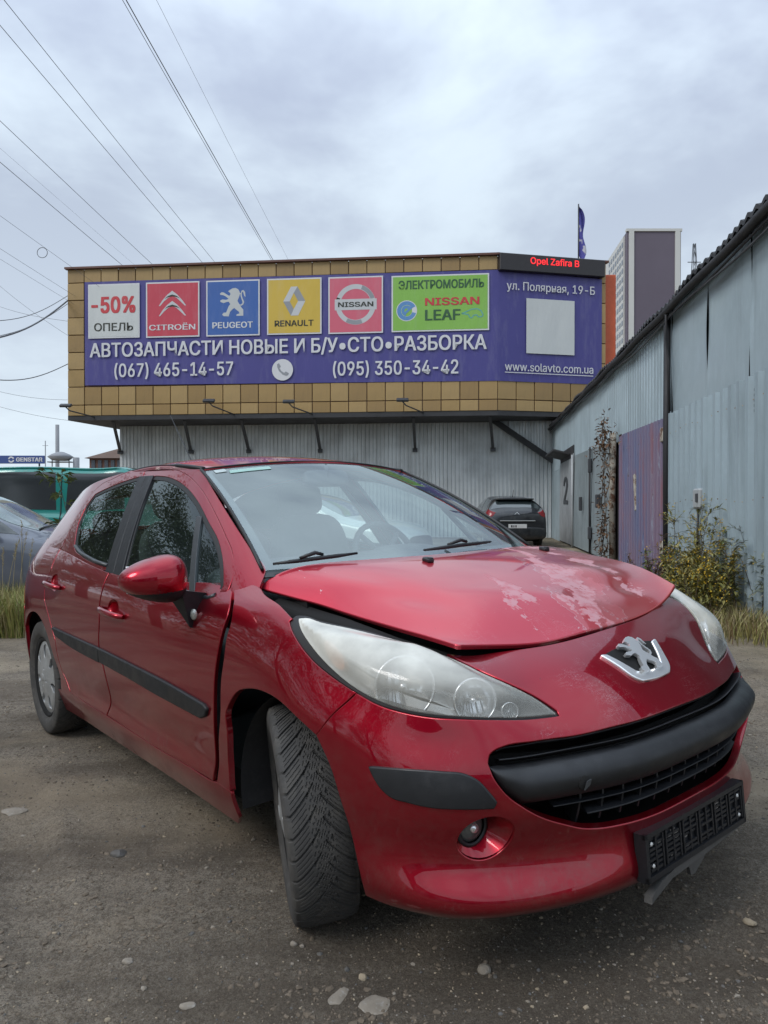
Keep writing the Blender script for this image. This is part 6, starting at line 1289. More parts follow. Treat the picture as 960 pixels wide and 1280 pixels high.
# ---- wheels
def tyre_mesh(tread):
    n = 1700 if tread else 120; prof = []
    Ro, W = .311, .0940
    # (y across, radius): outer sidewall -> tread -> inner sidewall
    ys = [-.071, -.079, -.089, -.094, -.094, -.0905, -.085]; rs = [.213, .220, .236, .256, .274, .290, .302]
    nt_ = 57 if tread else 9
    ty = np.linspace(-.078, .078, nt_); tr_ = Ro-.004*(np.abs(ty)/.076)**3-.003*(np.abs(ty)/.076)**8
    Y = np.r_[ys, ty, [-y for y in ys[::-1]]]; Rr = np.r_[rs, tr_, rs[::-1]]; k = len(Y); a = np.arange(n)*2*math.pi/n
    RR = np.tile(Rr, (n, 1)); 
    if tread:
        i0 = len(ys); TY, AA = np.meshgrid(ty, a); N_ = 34
        u = np.abs(TY)/.076; side = np.where(TY > 0, .5, 0.)
        ph_ = (AA*N_/(2*math.pi)+1.55*u**.72*1.0-side*1.0)
        fr = np.abs((ph_ % 1)-.5); lat = np.clip((.5-.345-fr+.0)*-1, -1, 1)
        groove = (fr > .44)&(u > .10)
        g2 = (np.abs((AA*N_/(2*math.pi)*1.0+2.2*u) % 1-.5) > .40)&(np.abs(u-.36) < .035)
        sipe = (np.abs(((ph_*4) % 1)-.5) > .36)&(u > .42)&(u < .97)
        sip2 = (np.abs(((AA*N_*2/(2*math.pi)+1.1*np.sin(TY*260)) % 1)-.5) > .38)&(u < .34)
        dep =   .0065*groove+.005*g2+.0022*(sipe & ~groove)+.0026*(sip2 & ~groove)
        RR[:, i0:i0+nt_] -= dep
        for e_i, w_ in ((5, .35), (6, .8)):
            p_ = (a*N_/(2*math.pi)+1.55-0)%1; RR[:, e_i] -= .004*w_*(np.abs(p_-.5) > .42); RR[:, k-1-e_i] -= .004*w_*(np.abs((p_-.5) % 1-.5) > .42)
    V = np.stack([RR*np.cos(a)[:, None], np.tile(Y, (n, 1)), RR*np.sin(a)[:, None]], 2).reshape(-1, 3); F = []
    for i in range(n):
        j = (i+1) % n
        for q in range(k-1): F.append((i*k+q, i*k+q+1, j*k+q+1, j*k+q))
    return V, F
m_tyre = M('tyre_rubber', (.050, .048, .046), .82); m_tyre.mix(m_tyre.ramp(m_tyre.noise(14, 6, .7), .48, .75, 0, .55), (.15, .138, .12)); m_tyre.mix(m_tyre.ramp(m_tyre.noise(60, 4, .7), .55, .75, 0, .5), (.07, .066, .06)); m_tyre.bumpit(m_tyre.noise(90, 4), .3, .002)
m_cap = simple('wheel_trim_silver', (.40, .41, .41), .38, .4, var=.5, scale=14)
TV, TF = tyre_mesh(True)
def wheel(xc, yc, rot, name='wheel', z=.309):
    g = G(); g.lathe([(.05, -.02), (.15, -.03), (.17, -.07), (.20, -.085), (.215, -.08), (.215, .08), (.198, .07), (.175, .0), (.05, .0)], 48, M4=Matrix.Rotation(R(90), 4, 'X')); w = g.build(name, m_void, car)
    me = TYRE[0] if TYRE else None
    t_ = mk('tyre', TV, TF, m_tyre.m, w, smooth=[abs(TV[f[0]][1]) > .081 for f in TF]) if me is None else link(bpy.data.objects.new('tyre', me), w)
    if me is None: TYRE.append(t_.data)
    # wheel trim: dished disc with seven broad spokes and oval slots (faces -Y in the wheel's frame)
    def disc(q): q = np.atleast_2d(q); r_ = np.hypot(q[:, 0], q[:, 1]); return np.stack([q[:, 0], -(.074+.016*np.cos(np.clip(r_/.216, 0, 1)*math.pi*.9)+.010*np.exp(-((r_-.165)/.03)**2)), q[:, 1]], 1)
    circ = [(.214*math.cos(a), .214*math.sin(a)) for a in np.linspace(0, 6.283, 61)[:-1]]; hs_ = []
    for i in range(7):
        a0 = 2*math.pi*(i+.5)/7; ca, sa = math.cos(a0), math.sin(a0)
        hs_.append([( (.143+.040*math.cos(t_))*ca-.023*(1+.35*math.cos(t_))*math.sin(t_)*sa, (.143+.040*math.cos(t_))*sa+.023*(1+.35*math.cos(t_))*math.sin(t_)*ca) for t_ in np.linspace(0, 6.283, 17)[:-1]])
    for i in range(4):
        a0 = 2*math.pi*i/4+.4; hs_.append([(.05*math.cos(a0)+.009*math.cos(t_), .05*math.sin(a0)+.009*math.sin(t_)) for t_ in np.linspace(0, 6.283, 9)[:-1]])
    trim('wheel_trim', disc, 1, (1, 1), circ, hs_, m_cap, None, w, step=.014, gap=0, thick=.016, round_=.003, smooth_out=False)
    g = G(); g.lathe([(.0, .093), (.02, .092), (.024, .088)], 20, M4=Matrix.Rotation(R(90), 4, 'X')); g.build('hub_cap', m_cap, w)
    w.location = (xc, yc, z); w.rotation_euler = rot; return w
TYRE = []
w = wheel(-.085, -.705, (R(4.5), R(17), R(-25)), z=.300); w['label'] = 'right front wheel turned towards the viewer, its tread showing'
wheel(-2.54, -.735, (R(1.), R(40), 0)); 
w = wheel(0, .735, (R(-1), R(10), R(180-26))); wheel(-2.54, .735, (0, 0, R(180)))
# ================================================================== OTHER VEHICLES
def sedan_cols(st):
    """st: list of (x, half width, z low, z belt, z top, top half width, cabin 0/1)"""
    C_ = []
    for x, w_, z0, zb, zt_, wt, cab in st:
        zm = z0+(zb-z0)*.45
        if cab: rows = [(w_*.90, z0), (w_*.985, z0+.10), (w_, zm), (w_*.985, zb-.12), (w_*.93, zb), ((w_*.93+wt)/2+.03, zb+(zt_-zb)*.52), (wt, zt_-.055), (wt*.6, zt_-.008), (0, zt_)]
        else: rows = [(w_*.90, z0), (w_*.985, z0+.10), (w_, zm), (w_*.97, zb-.10), (w_*.90, zb-.02), (w_*.80, zb+(zt_-zb)*.45), (w_*.64, zb+(zt_-zb)*.75), (w_*.36, zt_-.006), (0, zt_)]
        C_.append([(x, -y, z) for y, z in rows]+[(x, y, z) for y, z in rows[-2::-1]])
    return np.array(C_, float)
def loft(C_):
    d = np.linalg.norm(np.diff(C_[:, 4, :], axis=0), axis=1)+.25*np.linalg.norm(np.diff(C_[:, 8, :], axis=0), axis=1); sk = np.r_[0, np.cumsum(d)]; tk = np.arange(float(C_.shape[1]))
    f = lambda q: np.einsum('ni,nj,ijk->nk', spl(sk, np.atleast_2d(q)[:, 0]), spl(tk, np.atleast_2d(q)[:, 1]), C_)
    return f, sk
def car_wheels(root, xs, y, r, m_rim, wdt=.19):
    mk_ = None
    for x in xs:
        for sy in (-1, 1):
            g = G(); Mx = Matrix.Translation((x, sy*y, r)) @ Matrix.Rotation(R(90)*(1 if sy < 0 else -1), 4, 'X')
            g.lathe([(r*.62, wdt*.36), (r*.66, wdt*.5), (r*.9, wdt*.5), (r*.985, wdt*.38), (r, wdt*.2), (r, -wdt*.3), (r*.9, -wdt*.5), (r*.6, -wdt*.5)], 36, M4=Mx); t_ = g.build('wheel', m_tyre.m, root)
            g = G(); g.lathe([(0, wdt*.34), (r*.2, wdt*.36), (r*.3, wdt*.2), (r*.58, wdt*.26), (r*.63, wdt*.40)], 24, M4=Mx); 
            for i in range(5): a = 6.283*i/5; g.tube([Mx @ Vector((r*.1*math.cos(a), r*.1*math.sin(a), wdt*.33)), Mx @ Vector((r*.6*math.cos(a), r*.6*math.sin(a), wdt*.38))], r*.09, 6)
            g.build('rim', m_rim, t_)
def shade_body(name, col, metal=.35):
    m = M(name, col, .32, metal, Coat_Weight=1., Coat_Roughness=.05); m.mix(m.ramp(m.noise(2.5, 5), .4, .7, 0, .35), tuple(c*.75 for c in col)); m.mix(m.ramp(m.noise(6, 6, .7), .5, .75, 0, .22), (.16, .14, .12)); return m.m
def patch(root, f, sk, pts, mat, name, lift=.004, step=.06, thick=.008):
    return trim(name, f, -1, (1., .22), pts, [], mat, None, root, step=step, gap=0, lift=lift, thick=thick, round_=.003, corner=50)
m_dglass = M('car_glass', (.03, .04, .042), .05, 0, Coat_Weight=1., Coat_Roughness=.02, Specular_IOR_Level=1.0).m
m_dglass2 = M('van_glass', (.035, .04, .045), .12, 0, Specular_IOR_Level=.8).m
m_rim = simple('alloy_rim', (.35, .36, .37), .35, .6, var=.4, scale=12)
def shell(root, f, sk, mat, step=.07):
    """closed skin with wheel cut-outs left to dark liners"""
    return trim('body', f, -1, (1., .22), [(sk[0], 0), (sk[-1], 0), (sk[-1], 16), (sk[0], 16)], [], mat, m_inn, root, step=step, gap=0, thick=.02, smooth_out=False)
def endcap(root, C_, i, mat, name): g = G(); P_ = C_[i]; g.add([tuple(p) for p in P_], [tuple(range(len(P_)))]); return g.build(name, mat, root)
def place(root, x, y, heading): root.location = (x, y, gz(x, y)); root.rotation_euler = (0, 0, R(heading))
# ---- dark blue saloon at the left
blue = empty('blue_saloon'); tag(blue, 'grey blue saloon car cut by the left edge, in front of the van', 'car')
C_ = sedan_cols([(.86, .60, .30, .55, .60, .5, 0), (.80, .70, .22, .66, .72, .5, 0), (.55, .80, .20, .76, .83, .5, 0), (.0, .86, .20, .85, .93, .5, 0), (-.28, .87, .20, .90, .985, .5, 0), (-.62, .875, .20, .92, 1.13, .66, 1), (-1.02, .88, .20, .925, 1.335, .57, 1), (-1.5, .88, .20, .935, 1.415, .56, 1), (-2.1, .88, .20, .95, 1.41, .56, 1), (-2.6, .875, .20, .965, 1.31, .56, 1), (-3.05, .86, .22, .97, 1.10, .60, 1), (-3.5, .80, .24, .95, 1.03, .5, 0), (-3.62, .72, .30, .80, .86, .5, 0)])
f, sk = loft(C_); mb1 = shade_body('blue_paint', (.16, .175, .215)); shell(blue, f, sk, mb1); endcap(blue, C_, 0, m_plastic, 'grille'); endcap(blue, C_, -1, m_plastic, 'rear_panel')
patch(blue, f, sk, [(sk[4]+.03, 5.3), (sk[5], 5.55), (sk[6]+.03, 6.1), (sk[6]+.12, 8), (sk[6]+.03, 9.9), (sk[5], 10.45), (sk[4]+.03, 10.7), (sk[4]-.02, 8)], glass('sky_veil_windscreen', (.5, .6, .6), .42, .05, 1.5), 'windscreen', .006)  # pale veil in the glass colour imitates sky reflected in this windscreen
for mt in (False, True):
    fl_ = (lambda P_: [(a, 16-b) for a, b in P_]) if mt else (lambda P_: P_)
    patch(blue, f, sk, fl_([(sk[4]+.24, 4.12), (sk[8]-.05, 4.15), (sk[8]-.05, 5.75), (sk[6]+.12, 5.8), (sk[5]+.08, 5.2)]), m_dglass, 'side_window'); patch(blue, f, sk, fl_([(sk[8]+.02, 4.15), (sk[10]-.1, 4.2), (sk[9]+.05, 5.6), (sk[8]+.02, 5.75)]), m_dglass, 'rear_side_window')
    patch(blue, f, sk, fl_([(sk[1]+.02, 2.9), (sk[2]+.14, 3.2), (sk[2]+.14, 4.1), (sk[1]+.05, 4.2)]), m_house, 'headlamp')
    s_ = -1 if not mt else 1
    g = G(); rbox(g, (-.72, s_*1.0, .98), (.12, .20, .14), ry(0), 3); g.tube([(-.70, s_*.86, .93), (-.71, s_*.95, .95)], .02, 6); g.build('door_mirror', mb1, blue)
    g = G(); g.tube([f([[a, b if not mt else 16-b]])[0] for a, b in ((sk[5]+.1, 4.0), (sk[5]+.08, 2.5), (sk[5]+.08, .8))], .006, 5); g.build('door_gap', m_rub, blue)
g = G(); g.tube([f([[sk[4]+.02, v]])[0]+[0, 0, .012] for v in (5.4, 6.4, 7.4, 8.2)], .011, 6); g.tube([f([[sk[4]-.0, v]])[0]+[0, 0, .014] for v in (8.4, 9.4, 10.3)], .011, 6); g.build('wiper', m_plastic, blue)
g = G(); g.tube([(-1.25, 0, 1.40), (-1.42, 0, 1.56)], [.012, .004], 6); g.build('aerial', m_plastic, blue)
car_wheels(blue, (0, -2.6), .76, .31, m_rim); g = G(); g.box((-1.3, 0, .30), (3.6, 1.4, .25)); g.build('underbody', m_void, blue)
for x in (0, -2.6):
    for s_ in (-1, 1): g = G(); g.lathe([(0, 0), (.36, 0), (.36, .01)], 28, M4=Matrix.Translation((x, s_*.875, .33)) @ Matrix.Rotation(R(90)*(1 if s_ < 0 else -1), 4, 'X')); g.build('arch_shadow_plate', m_void, blue) if False else None
place(blue, -3.62, 8.75, 9)
# ---- teal van
van = empty('teal_van'); tag(van, 'teal green panel van with dark side windows parked behind the blue saloon', 'van')
C_ = sedan_cols([(.72, .70, .35, .70, .78, .6, 0), (.62, .84, .28, .85, .98, .6, 0), (.15, .90, .26, 1.02, 1.12, .6, 0), (-.10, .91, .26, 1.10, 1.30, .78, 1), (-.75, .92, .26, 1.10, 1.86, .72, 1), (-1.2, .92, .26, 1.10, 1.94, .74, 1), (-2.4, .92, .26, 1.10, 1.95, .745, 1), (-3.5, .92, .26, 1.10, 1.94, .74, 1), (-3.88, .91, .28, 1.10, 1.90, .72, 1), (-4.0, .86, .34, 1.06, 1.80, .66, 1)])
f, sk = loft(C_); m_teal = shade_body('teal_paint', (.010, .235, .205), .1); shell(van, f, sk, m_teal); endcap(van, C_, -1, m_teal, 'tailgate'); endcap(van, C_, 0, m_plastic, 'grille')
for mt in (False, True):
    fl_ = (lambda P_: [(a, 16-b) for a, b in P_]) if mt else (lambda P_: P_)
    for a, b in ((sk[4]+.02, sk[5]-.10), (sk[5]+.02, sk[6]+.16), (sk[6]+.38, sk[8]-.12)): patch(van, f, sk, fl_([(a, 4.12), (b, 4.12), (b-.04, 5.72), (a+.06, 5.72)]), m_dglass2, 'side_window')
    g = G(); g.tube([f([[sk[4]+(sk[8]-sk[4])*t_, 6.05 if not mt else 9.95]])[0]+[0, 0, .01] for t_ in np.linspace(0, 1, 12)], .022, 6); g.build('roof_gutter', m_teal, van)
    for a in (sk[5]-.04, sk[6]+.27): g = G(); g.tube([f([[a, b if not mt else 16-b]])[0] for b in np.linspace(.6, 5.9, 10)], .012, 6); g.build('panel_gap', m_rub, van)
patch(van, f, sk, [(sk[3]+.05, 5.2), (sk[4]-.03, 6.0), (sk[4], 8), (sk[4]-.03, 10), (sk[3]+.05, 10.8), (sk[3], 8)], m_dglass2, 'windscreen')
g = G(); g.box((-4.03, 0, 1.5), (.04, 1.3, .5), bev=.01); g.build('rear_window', m_dglass2, van)
car_wheels(van, (0, -2.92), .80, .33, m_rim); g = G(); g.box((-1.5, 0, .36), (4.2, 1.5, .25)); g.build('underbody', m_void, van)
place(van, -3.62-4.0, 14.3, 180+2.5)
van.location.x = -8.02+.45; van.rotation_euler = (0, 0, R(180+1.0)); van.location.x = -8.62
# ---- black hatchback by the corrugated wall
blk = empty('black_hatchback'); tag(blk, 'black hatchback seen from behind, parked by the corrugated wall at the end of the yard', 'car')
C_ = sedan_cols([(.85, .60, .30, .60, .66, .5, 0), (.70, .76, .22, .72, .78, .5, 0), (.0, .88, .20, .88, .98, .5, 0), (-.3, .885, .20, .94, 1.04, .5, 0), (-.75, .89, .20, .95, 1.27, .62, 1), (-1.3, .89, .20, .96, 1.47, .57, 1), (-2.0, .89, .20, .98, 1.49, .57, 1), (-2.6, .89, .20, 1.01, 1.45, .56, 1), (-3.02, .885, .22, 1.03, 1.36, .58, 1), (-3.28, .86, .24, 1.02, 1.13, .66, 1), (-3.42, .83, .27, .90, .98, .6, 0), (-3.47, .76, .34, .76, .80, .6, 0)])
f, sk = loft(C_); mbk_ = shade_body('black_paint', (.012, .013, .016)); shell(blk, f, sk, mbk_); endcap(blk, C_, -1, m_plastic, 'rear_panel'); endcap(blk, C_, 0, m_plastic, 'grille')
patch(blk, f, sk, [(sk[8]-.10, 6.3), (sk[8]-.14, 8), (sk[8]-.10, 9.7), (sk[9]-.06, 10.3), (sk[9]-.02, 8), (sk[9]-.06, 5.7)], m_dglass, 'rear_window', .006, .04)
for mt in (False, True):
    fl_ = (lambda P_: [(a, 16-b) for a, b in P_]) if mt else (lambda P_: P_)
    patch(blk, f, sk, fl_([(sk[8]+.20, 3.45), (sk[8]+.10, 3.9), (sk[9]-.02, 4.9), (sk[9]+.16, 5.9), (sk[10]-.0, 5.0), (sk[10]-.02, 3.5)]), simple('tail_lamp_red', (.22, .010, .012), .12, var=.5, scale=9), 'tail_lamp', .008, .03)
    patch(blk, f, sk, fl_([(sk[4]+.15, 4.15), (sk[6], 4.15), (sk[6], 5.8), (sk[5]+.1, 5.8)]), m_dglass, 'side_window'); patch(blk, f, sk, fl_([(sk[6]+.08, 4.15), (sk[8]-.2, 4.2), (sk[7]+.1, 5.7), (sk[6]+.08, 5.8)]), m_dglass, 'side_window')
    s_ = -1 if not mt else 1; g = G(); rbox(g, (-.85, s_*1.02, 1.0), (.14, .22, .15), ry(0), 3); g.tube([(-.83, s_*.86, .95), (-.84, s_*.95, .98)], .02, 6); g.build('door_mirror', mbk_, blk)
    g = G(); rbox(g, (-3.40, s_*.66, .86), (.10, .16, .07), ry(0), 3); g.build('reversing_lamp', m_house, o) if False else None
g = G(); g.box((-3.30, 0, 1.33), (.02, .02, .02)); 
g = G(); rbox(g, (-3.02, 0, 1.385), (.30, 1.12, .05), ry(4), 5); g.build('roof_spoiler', mbk_, blk)
g = G(); g.tube([(-3.20, .0, 1.09), (-3.16, -.2, 1.13), (-3.12, -.45, 1.14)], .014, 6); g.box((-3.2, 0.0, 1.09), (.06, .18, .05)); g.build('rear_wiper', m_plastic, blk)
g = G(); Mx = frame4((-3.405, 0, .93), (0, -1, 0), (.25, 0, 1))
for dy in (.0, .055): g.prism([(-.075, -.035+dy), (0, .03+dy), (.075, -.035+dy), (.055, -.035+dy), (0, .012+dy), (-.055, -.035+dy)], 0, .03, M4=Mx)
g.box((-3.42, 0, .80), (.02, .22, .014)); g.build('chevron_emblem', m_chrome, blk)
g = G(); g.box((-3.50, 0, .775), (.03, 1.0, .02)); g.build('tailgate_strip', m_chrome, blk)
g = G(); g.box((-3.515, 0, .62), (.02, .52, .115), bev=.004); pl_ = g.build('number_plate', simple('plate_white', (.62, .62, .62), .4), blk)
for i, (x, w_) in enumerate(((-.16, .05), (-.08, .03), (-.01, .04), (.05, .04), (.11, .03), (.17, .05))): g = G(); g.box((-3.528, x, .62), (.004, w_*.8, .065)); g.build('plate_mark', m_plastic, pl_) if i > 2 else None
g = G(); rbox(g, (-3.40, 0, .42), (.24, 1.68, .36), ry(0), 5); g.build('rear_bumper', mbk_, blk)
g = G(); g.tube([(-2.75, 0, 1.46), (-2.9, 0, 1.66)], [.012, .005], 6); g.build('aerial', m_plastic, blk)
car_wheels(blk, (0, -2.6), .77, .31, m_rim); g = G(); g.box((-1.3, 0, .30), (3.6, 1.4, .25)); g.build('underbody', m_void, blk)
place(blk, 3.72, 20.6+3.5, 91)
# ---- white car glimpsed through the red car's windows
wht = empty('white_hatchback'); tag(wht, 'white car glimpsed through the windows of the red hatchback, parked behind it', 'car')
C_ = sedan_cols([(.85, .60, .30, .60, .66, .5, 0), (.70, .76, .22, .72, .78, .5, 0), (.0, .86, .20, .86, .95, .5, 0), (-.3, .87, .20, .92, 1.01, .5, 0), (-.75, .88, .20, .94, 1.24, .62, 1), (-1.3, .88, .20, .95, 1.42, .57, 1), (-2.0, .88, .20, .97, 1.44, .57, 1), (-2.6, .87, .20, .99, 1.38, .56, 1), (-3.05, .86, .22, 1.0, 1.24, .6, 1), (-3.4, .80, .26, .92, .98, .5, 0), (-3.5, .72, .34, .74, .78, .5, 0)])
f, sk = loft(C_); mw_ = shade_body('white_paint', (.60, .61, .61), 0); shell(wht, f, sk, mw_); endcap(wht, C_, 0, m_plastic, 'grille'); endcap(wht, C_, -1, m_plastic, 'rear_panel')
for mt in (False, True):
    fl_ = (lambda P_: [(a, 16-b) for a, b in P_]) if mt else (lambda P_: P_)
    patch(wht, f, sk, fl_([(sk[4]+.15, 4.15), (sk[6], 4.15), (sk[6], 5.8), (sk[5]+.1, 5.8)]), m_dglass, 'side_window'); patch(wht, f, sk, fl_([(sk[6]+.08, 4.15), (sk[8]-.1, 4.2), (sk[7]+.1, 5.7), (sk[6]+.08, 5.8)]), m_dglass, 'side_window')
patch(wht, f, sk, [(sk[3]+.05, 5.4), (sk[5]-.05, 6.2), (sk[5], 8), (sk[5]-.05, 9.8), (sk[3]+.05, 10.6), (sk[3], 8)], m_dglass, 'windscreen')
car_wheels(wht, (0, -2.6), .77, .31, m_rim); g = G(); g.box((-1.3, 0, .30), (3.6, 1.4, .25)); g.build('underbody', m_void, wht)
place(wht, -.1, 13.5, -25)

# ================================================================== PLANTS
def leafmat(name, a, b, trans=.25):
    m = M(name, a, .6); m.mix(m.ramp(m.noise(3.5, 4), .38, .64), b); m.mix(m.ramp(m.noise(17, 3), .5, .75, 0, .5), tuple(x*.5 for x in a)); 
    m.b.inputs['Subsurface Weight'].default_value = 0; return m.m
L_green = leafmat('leaf_green', (.10, .135, .035), (.15, .17, .05)); L_olive = leafmat('leaf_olive', (.19, .19, .05), (.28, .24, .075)); L_yel = leafmat('grass_yellow', (.44, .37, .14), (.34, .31, .10)); L_dry = leafmat('leaf_dry', (.13, .065, .03), (.17, .10, .05)); L_flow = leafmat('flower_yellow', (.60, .40, .02), (.50, .30, .02)); L_grass = leafmat('grass_green', (.19, .25, .055), (.28, .29, .08)); L_twig = simple('twig_brown', (.09, .065, .045), .85); L_straw = leafmat('straw', (.42, .34, .18), (.30, .24, .12)); L_grey = leafmat('leaf_grey_green', (.19, .215, .15), (.25, .265, .19))
def leaf(V, F, p, d, up, L_, W_, fold=.25):
    d = d/(np.linalg.norm(d)+1e-9); s_ = np.cross(d, up); s_ /= (np.linalg.norm(s_)+1e-9); n_ = np.cross(s_, d); o = len(V)
    V += [p, p+d*L_*.45+s_*W_*.5+n_*W_*fold, p+d*L_-n_*L_*.12, p+d*L_*.45-s_*W_*.5+n_*W_*fold, p+d*L_*.5]
    F += [(o, o+1, o+4), (o+1, o+2, o+4), (o+4, o+2, o+3), (o, o+4, o+3)]
def weed(rg, h, nst, lmat, fmat=None, spread=.25, label='', leaves=26, lw=.018, ll=.085, group=None, loc=(0, 0), name='weed', cat='plant', bend=.3, dead=None):
    root = empty(name, (loc[0], loc[1], gz(*loc))); tag(root, label, cat, group); gs = G(); V = []; F = []; FV = []; FF = []
    for _ in range(nst):
        a = rg.uniform(0, 6.28); hh = h*rg.uniform(.65, 1.05); b = np.array([rg.normal()*spread*.25, rg.normal()*spread*.25, 0]); tip = b+np.array([math.cos(a)*bend*hh*rg.uniform(.2, 1), math.sin(a)*bend*hh*rg.uniform(.2, 1), hh]); mid = (b+tip)/2+np.array([-math.cos(a), -math.sin(a), 0])*hh*.06
        P_ = [b*(1-t)**2+2*mid*t*(1-t)+tip*t*t for t in np.linspace(0, 1, 9)]; gs.tube(P_, [.0055*(1-.8*t) for t in np.linspace(0, 1, 9)], 5)
        for i in range(leaves):
            t = rg.uniform(.12, 1); p = np.array([np.interp(t, np.linspace(0, 1, 9), [q[k] for q in P_]) for k in range(3)]); az = rg.uniform(0, 6.28)
            br = np.array([math.cos(az), math.sin(az), rg.uniform(-.2, .7)]); 
            if rg.random() < .35 and t > .3:      # side shoot with several leaves
                q = p+br*hh*rg.uniform(.05, .16); gs.tube([p, (p+q)/2+[0, 0, .01], q], [.003, .002, .0015], 4)
                for _k in range(4): leaf(V, F, p+(q-p)*rg.uniform(.3, 1), br+rg.normal(size=3)*.6, np.array([0, 0, 1.]), ll*rg.uniform(.5, .9), lw*rg.uniform(.7, 1.1))
                if fmat is not None and t > .5:
                    for _k in range(3): leaf(FV, FF, q+rg.normal(size=3)*.014, rg.normal(size=3), np.array([.1, 0, 1.]), .02*rg.uniform(.6, 1.3), .018)
            else: leaf(V, F, p, br, np.array([0, 0, 1.]), ll*(1.15-.6*t)*rg.uniform(.6, 1.2), lw*(1.1-.4*t)*rg.uniform(.7, 1.2))
        if fmat is not None:
            for _k in range(12): leaf(FV, FF, np.array(P_[-1])+rg.normal(size=3)*[.03, .03, .05]-[0, 0, .04], rg.normal(size=3), np.array([.1, 0, 1.]), .022*rg.uniform(.6, 1.3), .018)
    gs.build('stem', L_twig, root); tag(mk('foliage', V, F, lmat, root), kind='stuff')
    if FV: tag(mk('flower_heads', FV, FF, fmat, root), kind='stuff')
    return root
rg = np.random.default_rng(11)
def on_right(px, D): return ((px-480)/910*D, D)
WD = [(858, 8.6, 1.35, 4, L_olive, L_flow, 'tall leggy weed with yellow tips, standing nearest the purple gate'), (872, 8.0, 1.25, 5, L_olive, None, 'tall arching weed with browning tips left of the yellow flowers'), (893, 7.6, .95, 7, L_olive, L_flow, 'bushy yellow flowering weed under the white meter box'), (908, 7.2, .85, 7, L_olive, L_flow, 'dense yellow flowering weed in front of the ribbed gate'), (923, 7.5, .95, 6, L_green, L_flow, 'green weed with orange yellow blooms in the middle of the clump'), (938, 7.2, 1.0, 6, L_grey, None, 'grey green weed with narrow leaves near the right edge'), (954, 6.8, .95, 6, L_grey, None, 'grey green weed cut by the right edge of the picture'), (848, 8.9, .7, 6, L_green, None, 'low green weed behind the bonnet beside the purple gate'), (880, 7.1, .55, 8, L_olive, L_flow, 'short yellow topped weed at the front of the clump'), (966, 7.3, 1.0, 6, L_olive, None, 'olive weed half outside the right edge'), (835, 9.8, .75, 5, L_dry, None, 'reddish brown dead weed at the foot of the purple gate'), (822, 10.2, .6, 5, L_dry, None, 'smaller brown dead weed at the foot of the purple gate')]
for px, D, h, n_, lm, fm, lb in WD: weed(rg, h, n_, lm, fm, .45, lb, 36, .026, .11, 'weeds along the garages', on_right(px, D))
for k_ in range(16): px = 846+k_*8.2+rg.uniform(-3, 3); D = rg.uniform(6.7, 8.6); weed(rg, rg.uniform(.45, .75), 8, [L_olive, L_green, L_yel, L_olive][k_ % 4], L_flow if k_ % 3 != 2 else None, .6, 'low olive weed in the dense clump by the ribbed gate, '+['leftmost','second','third','fourth','fifth','sixth','seventh','eighth','ninth','tenth','eleventh','twelfth','thirteenth','fourteenth','fifteenth','rightmost'][k_]+' of sixteen', 28, .026, .11, 'weeds along the garages', on_right(px, D))
def grass(name, region, n_, h, mats, kind='stuff', lean=.35, wdt=.006):
    V = []; F = []; mi = []
    for _ in range(n_):
        x, y = region(); z = gz(x, y); hh = h*rg.uniform(.4, 1.1); a = rg.uniform(0, 6.28); dx_, dy_ = math.cos(a)*lean*hh*rg.uniform(.1, 1), math.sin(a)*lean*hh*rg.uniform(.1, 1); sx_, sy_ = -math.sin(a+rg.normal()*.5)*wdt, math.cos(a)*wdt; o = len(V)
        V += [(x-sx_, y-sy_, z), (x+sx_, y+sy_, z), (x+dx_*.35+sx_*.8, y+dy_*.35+sy_*.8, z+hh*.55), (x+dx_*.35-sx_*.8, y+dy_*.35-sy_*.8, z+hh*.55), (x+dx_, y+dy_, z+hh*.95-.3*abs(dx_)*0)]
        F += [(o, o+1, o+2, o+3), (o+3, o+2, o+4)]; m_ = int(rg.choice(len(mats), p=[.5, .3, .2] if len(mats) == 3 else None)); mi += [m_]*2
    o = mk(name, V, F, mats, mi=mi); return tag(o, kind=kind)
def strip_r(): t = rg.random(); Y = 6.0+7*t; return (2.678+.133*Y-.15-abs(rg.normal())*.38, Y+rg.normal()*.2)
grass('grass_by_garages', strip_r, 11000, .24, [L_olive, L_straw, L_dry], wdt=.0035, lean=.8)
def left_c():
    px = rg.uniform(-60, 44); D = rg.uniform(6.9, 8.6); return ((px-480)/910*D+rg.normal()*.05, D)
grass('grass_clump', left_c, 8500, .46, [L_yel, L_grass, L_straw], lean=.6, wdt=.0045)
def far_l(): px = rg.uniform(-120, 200); D = rg.uniform(8.6, 13); return ((px-480)/910*D, D)
grass('rough_grass', far_l, 3500, .22, [L_grass, L_yel, L_straw])
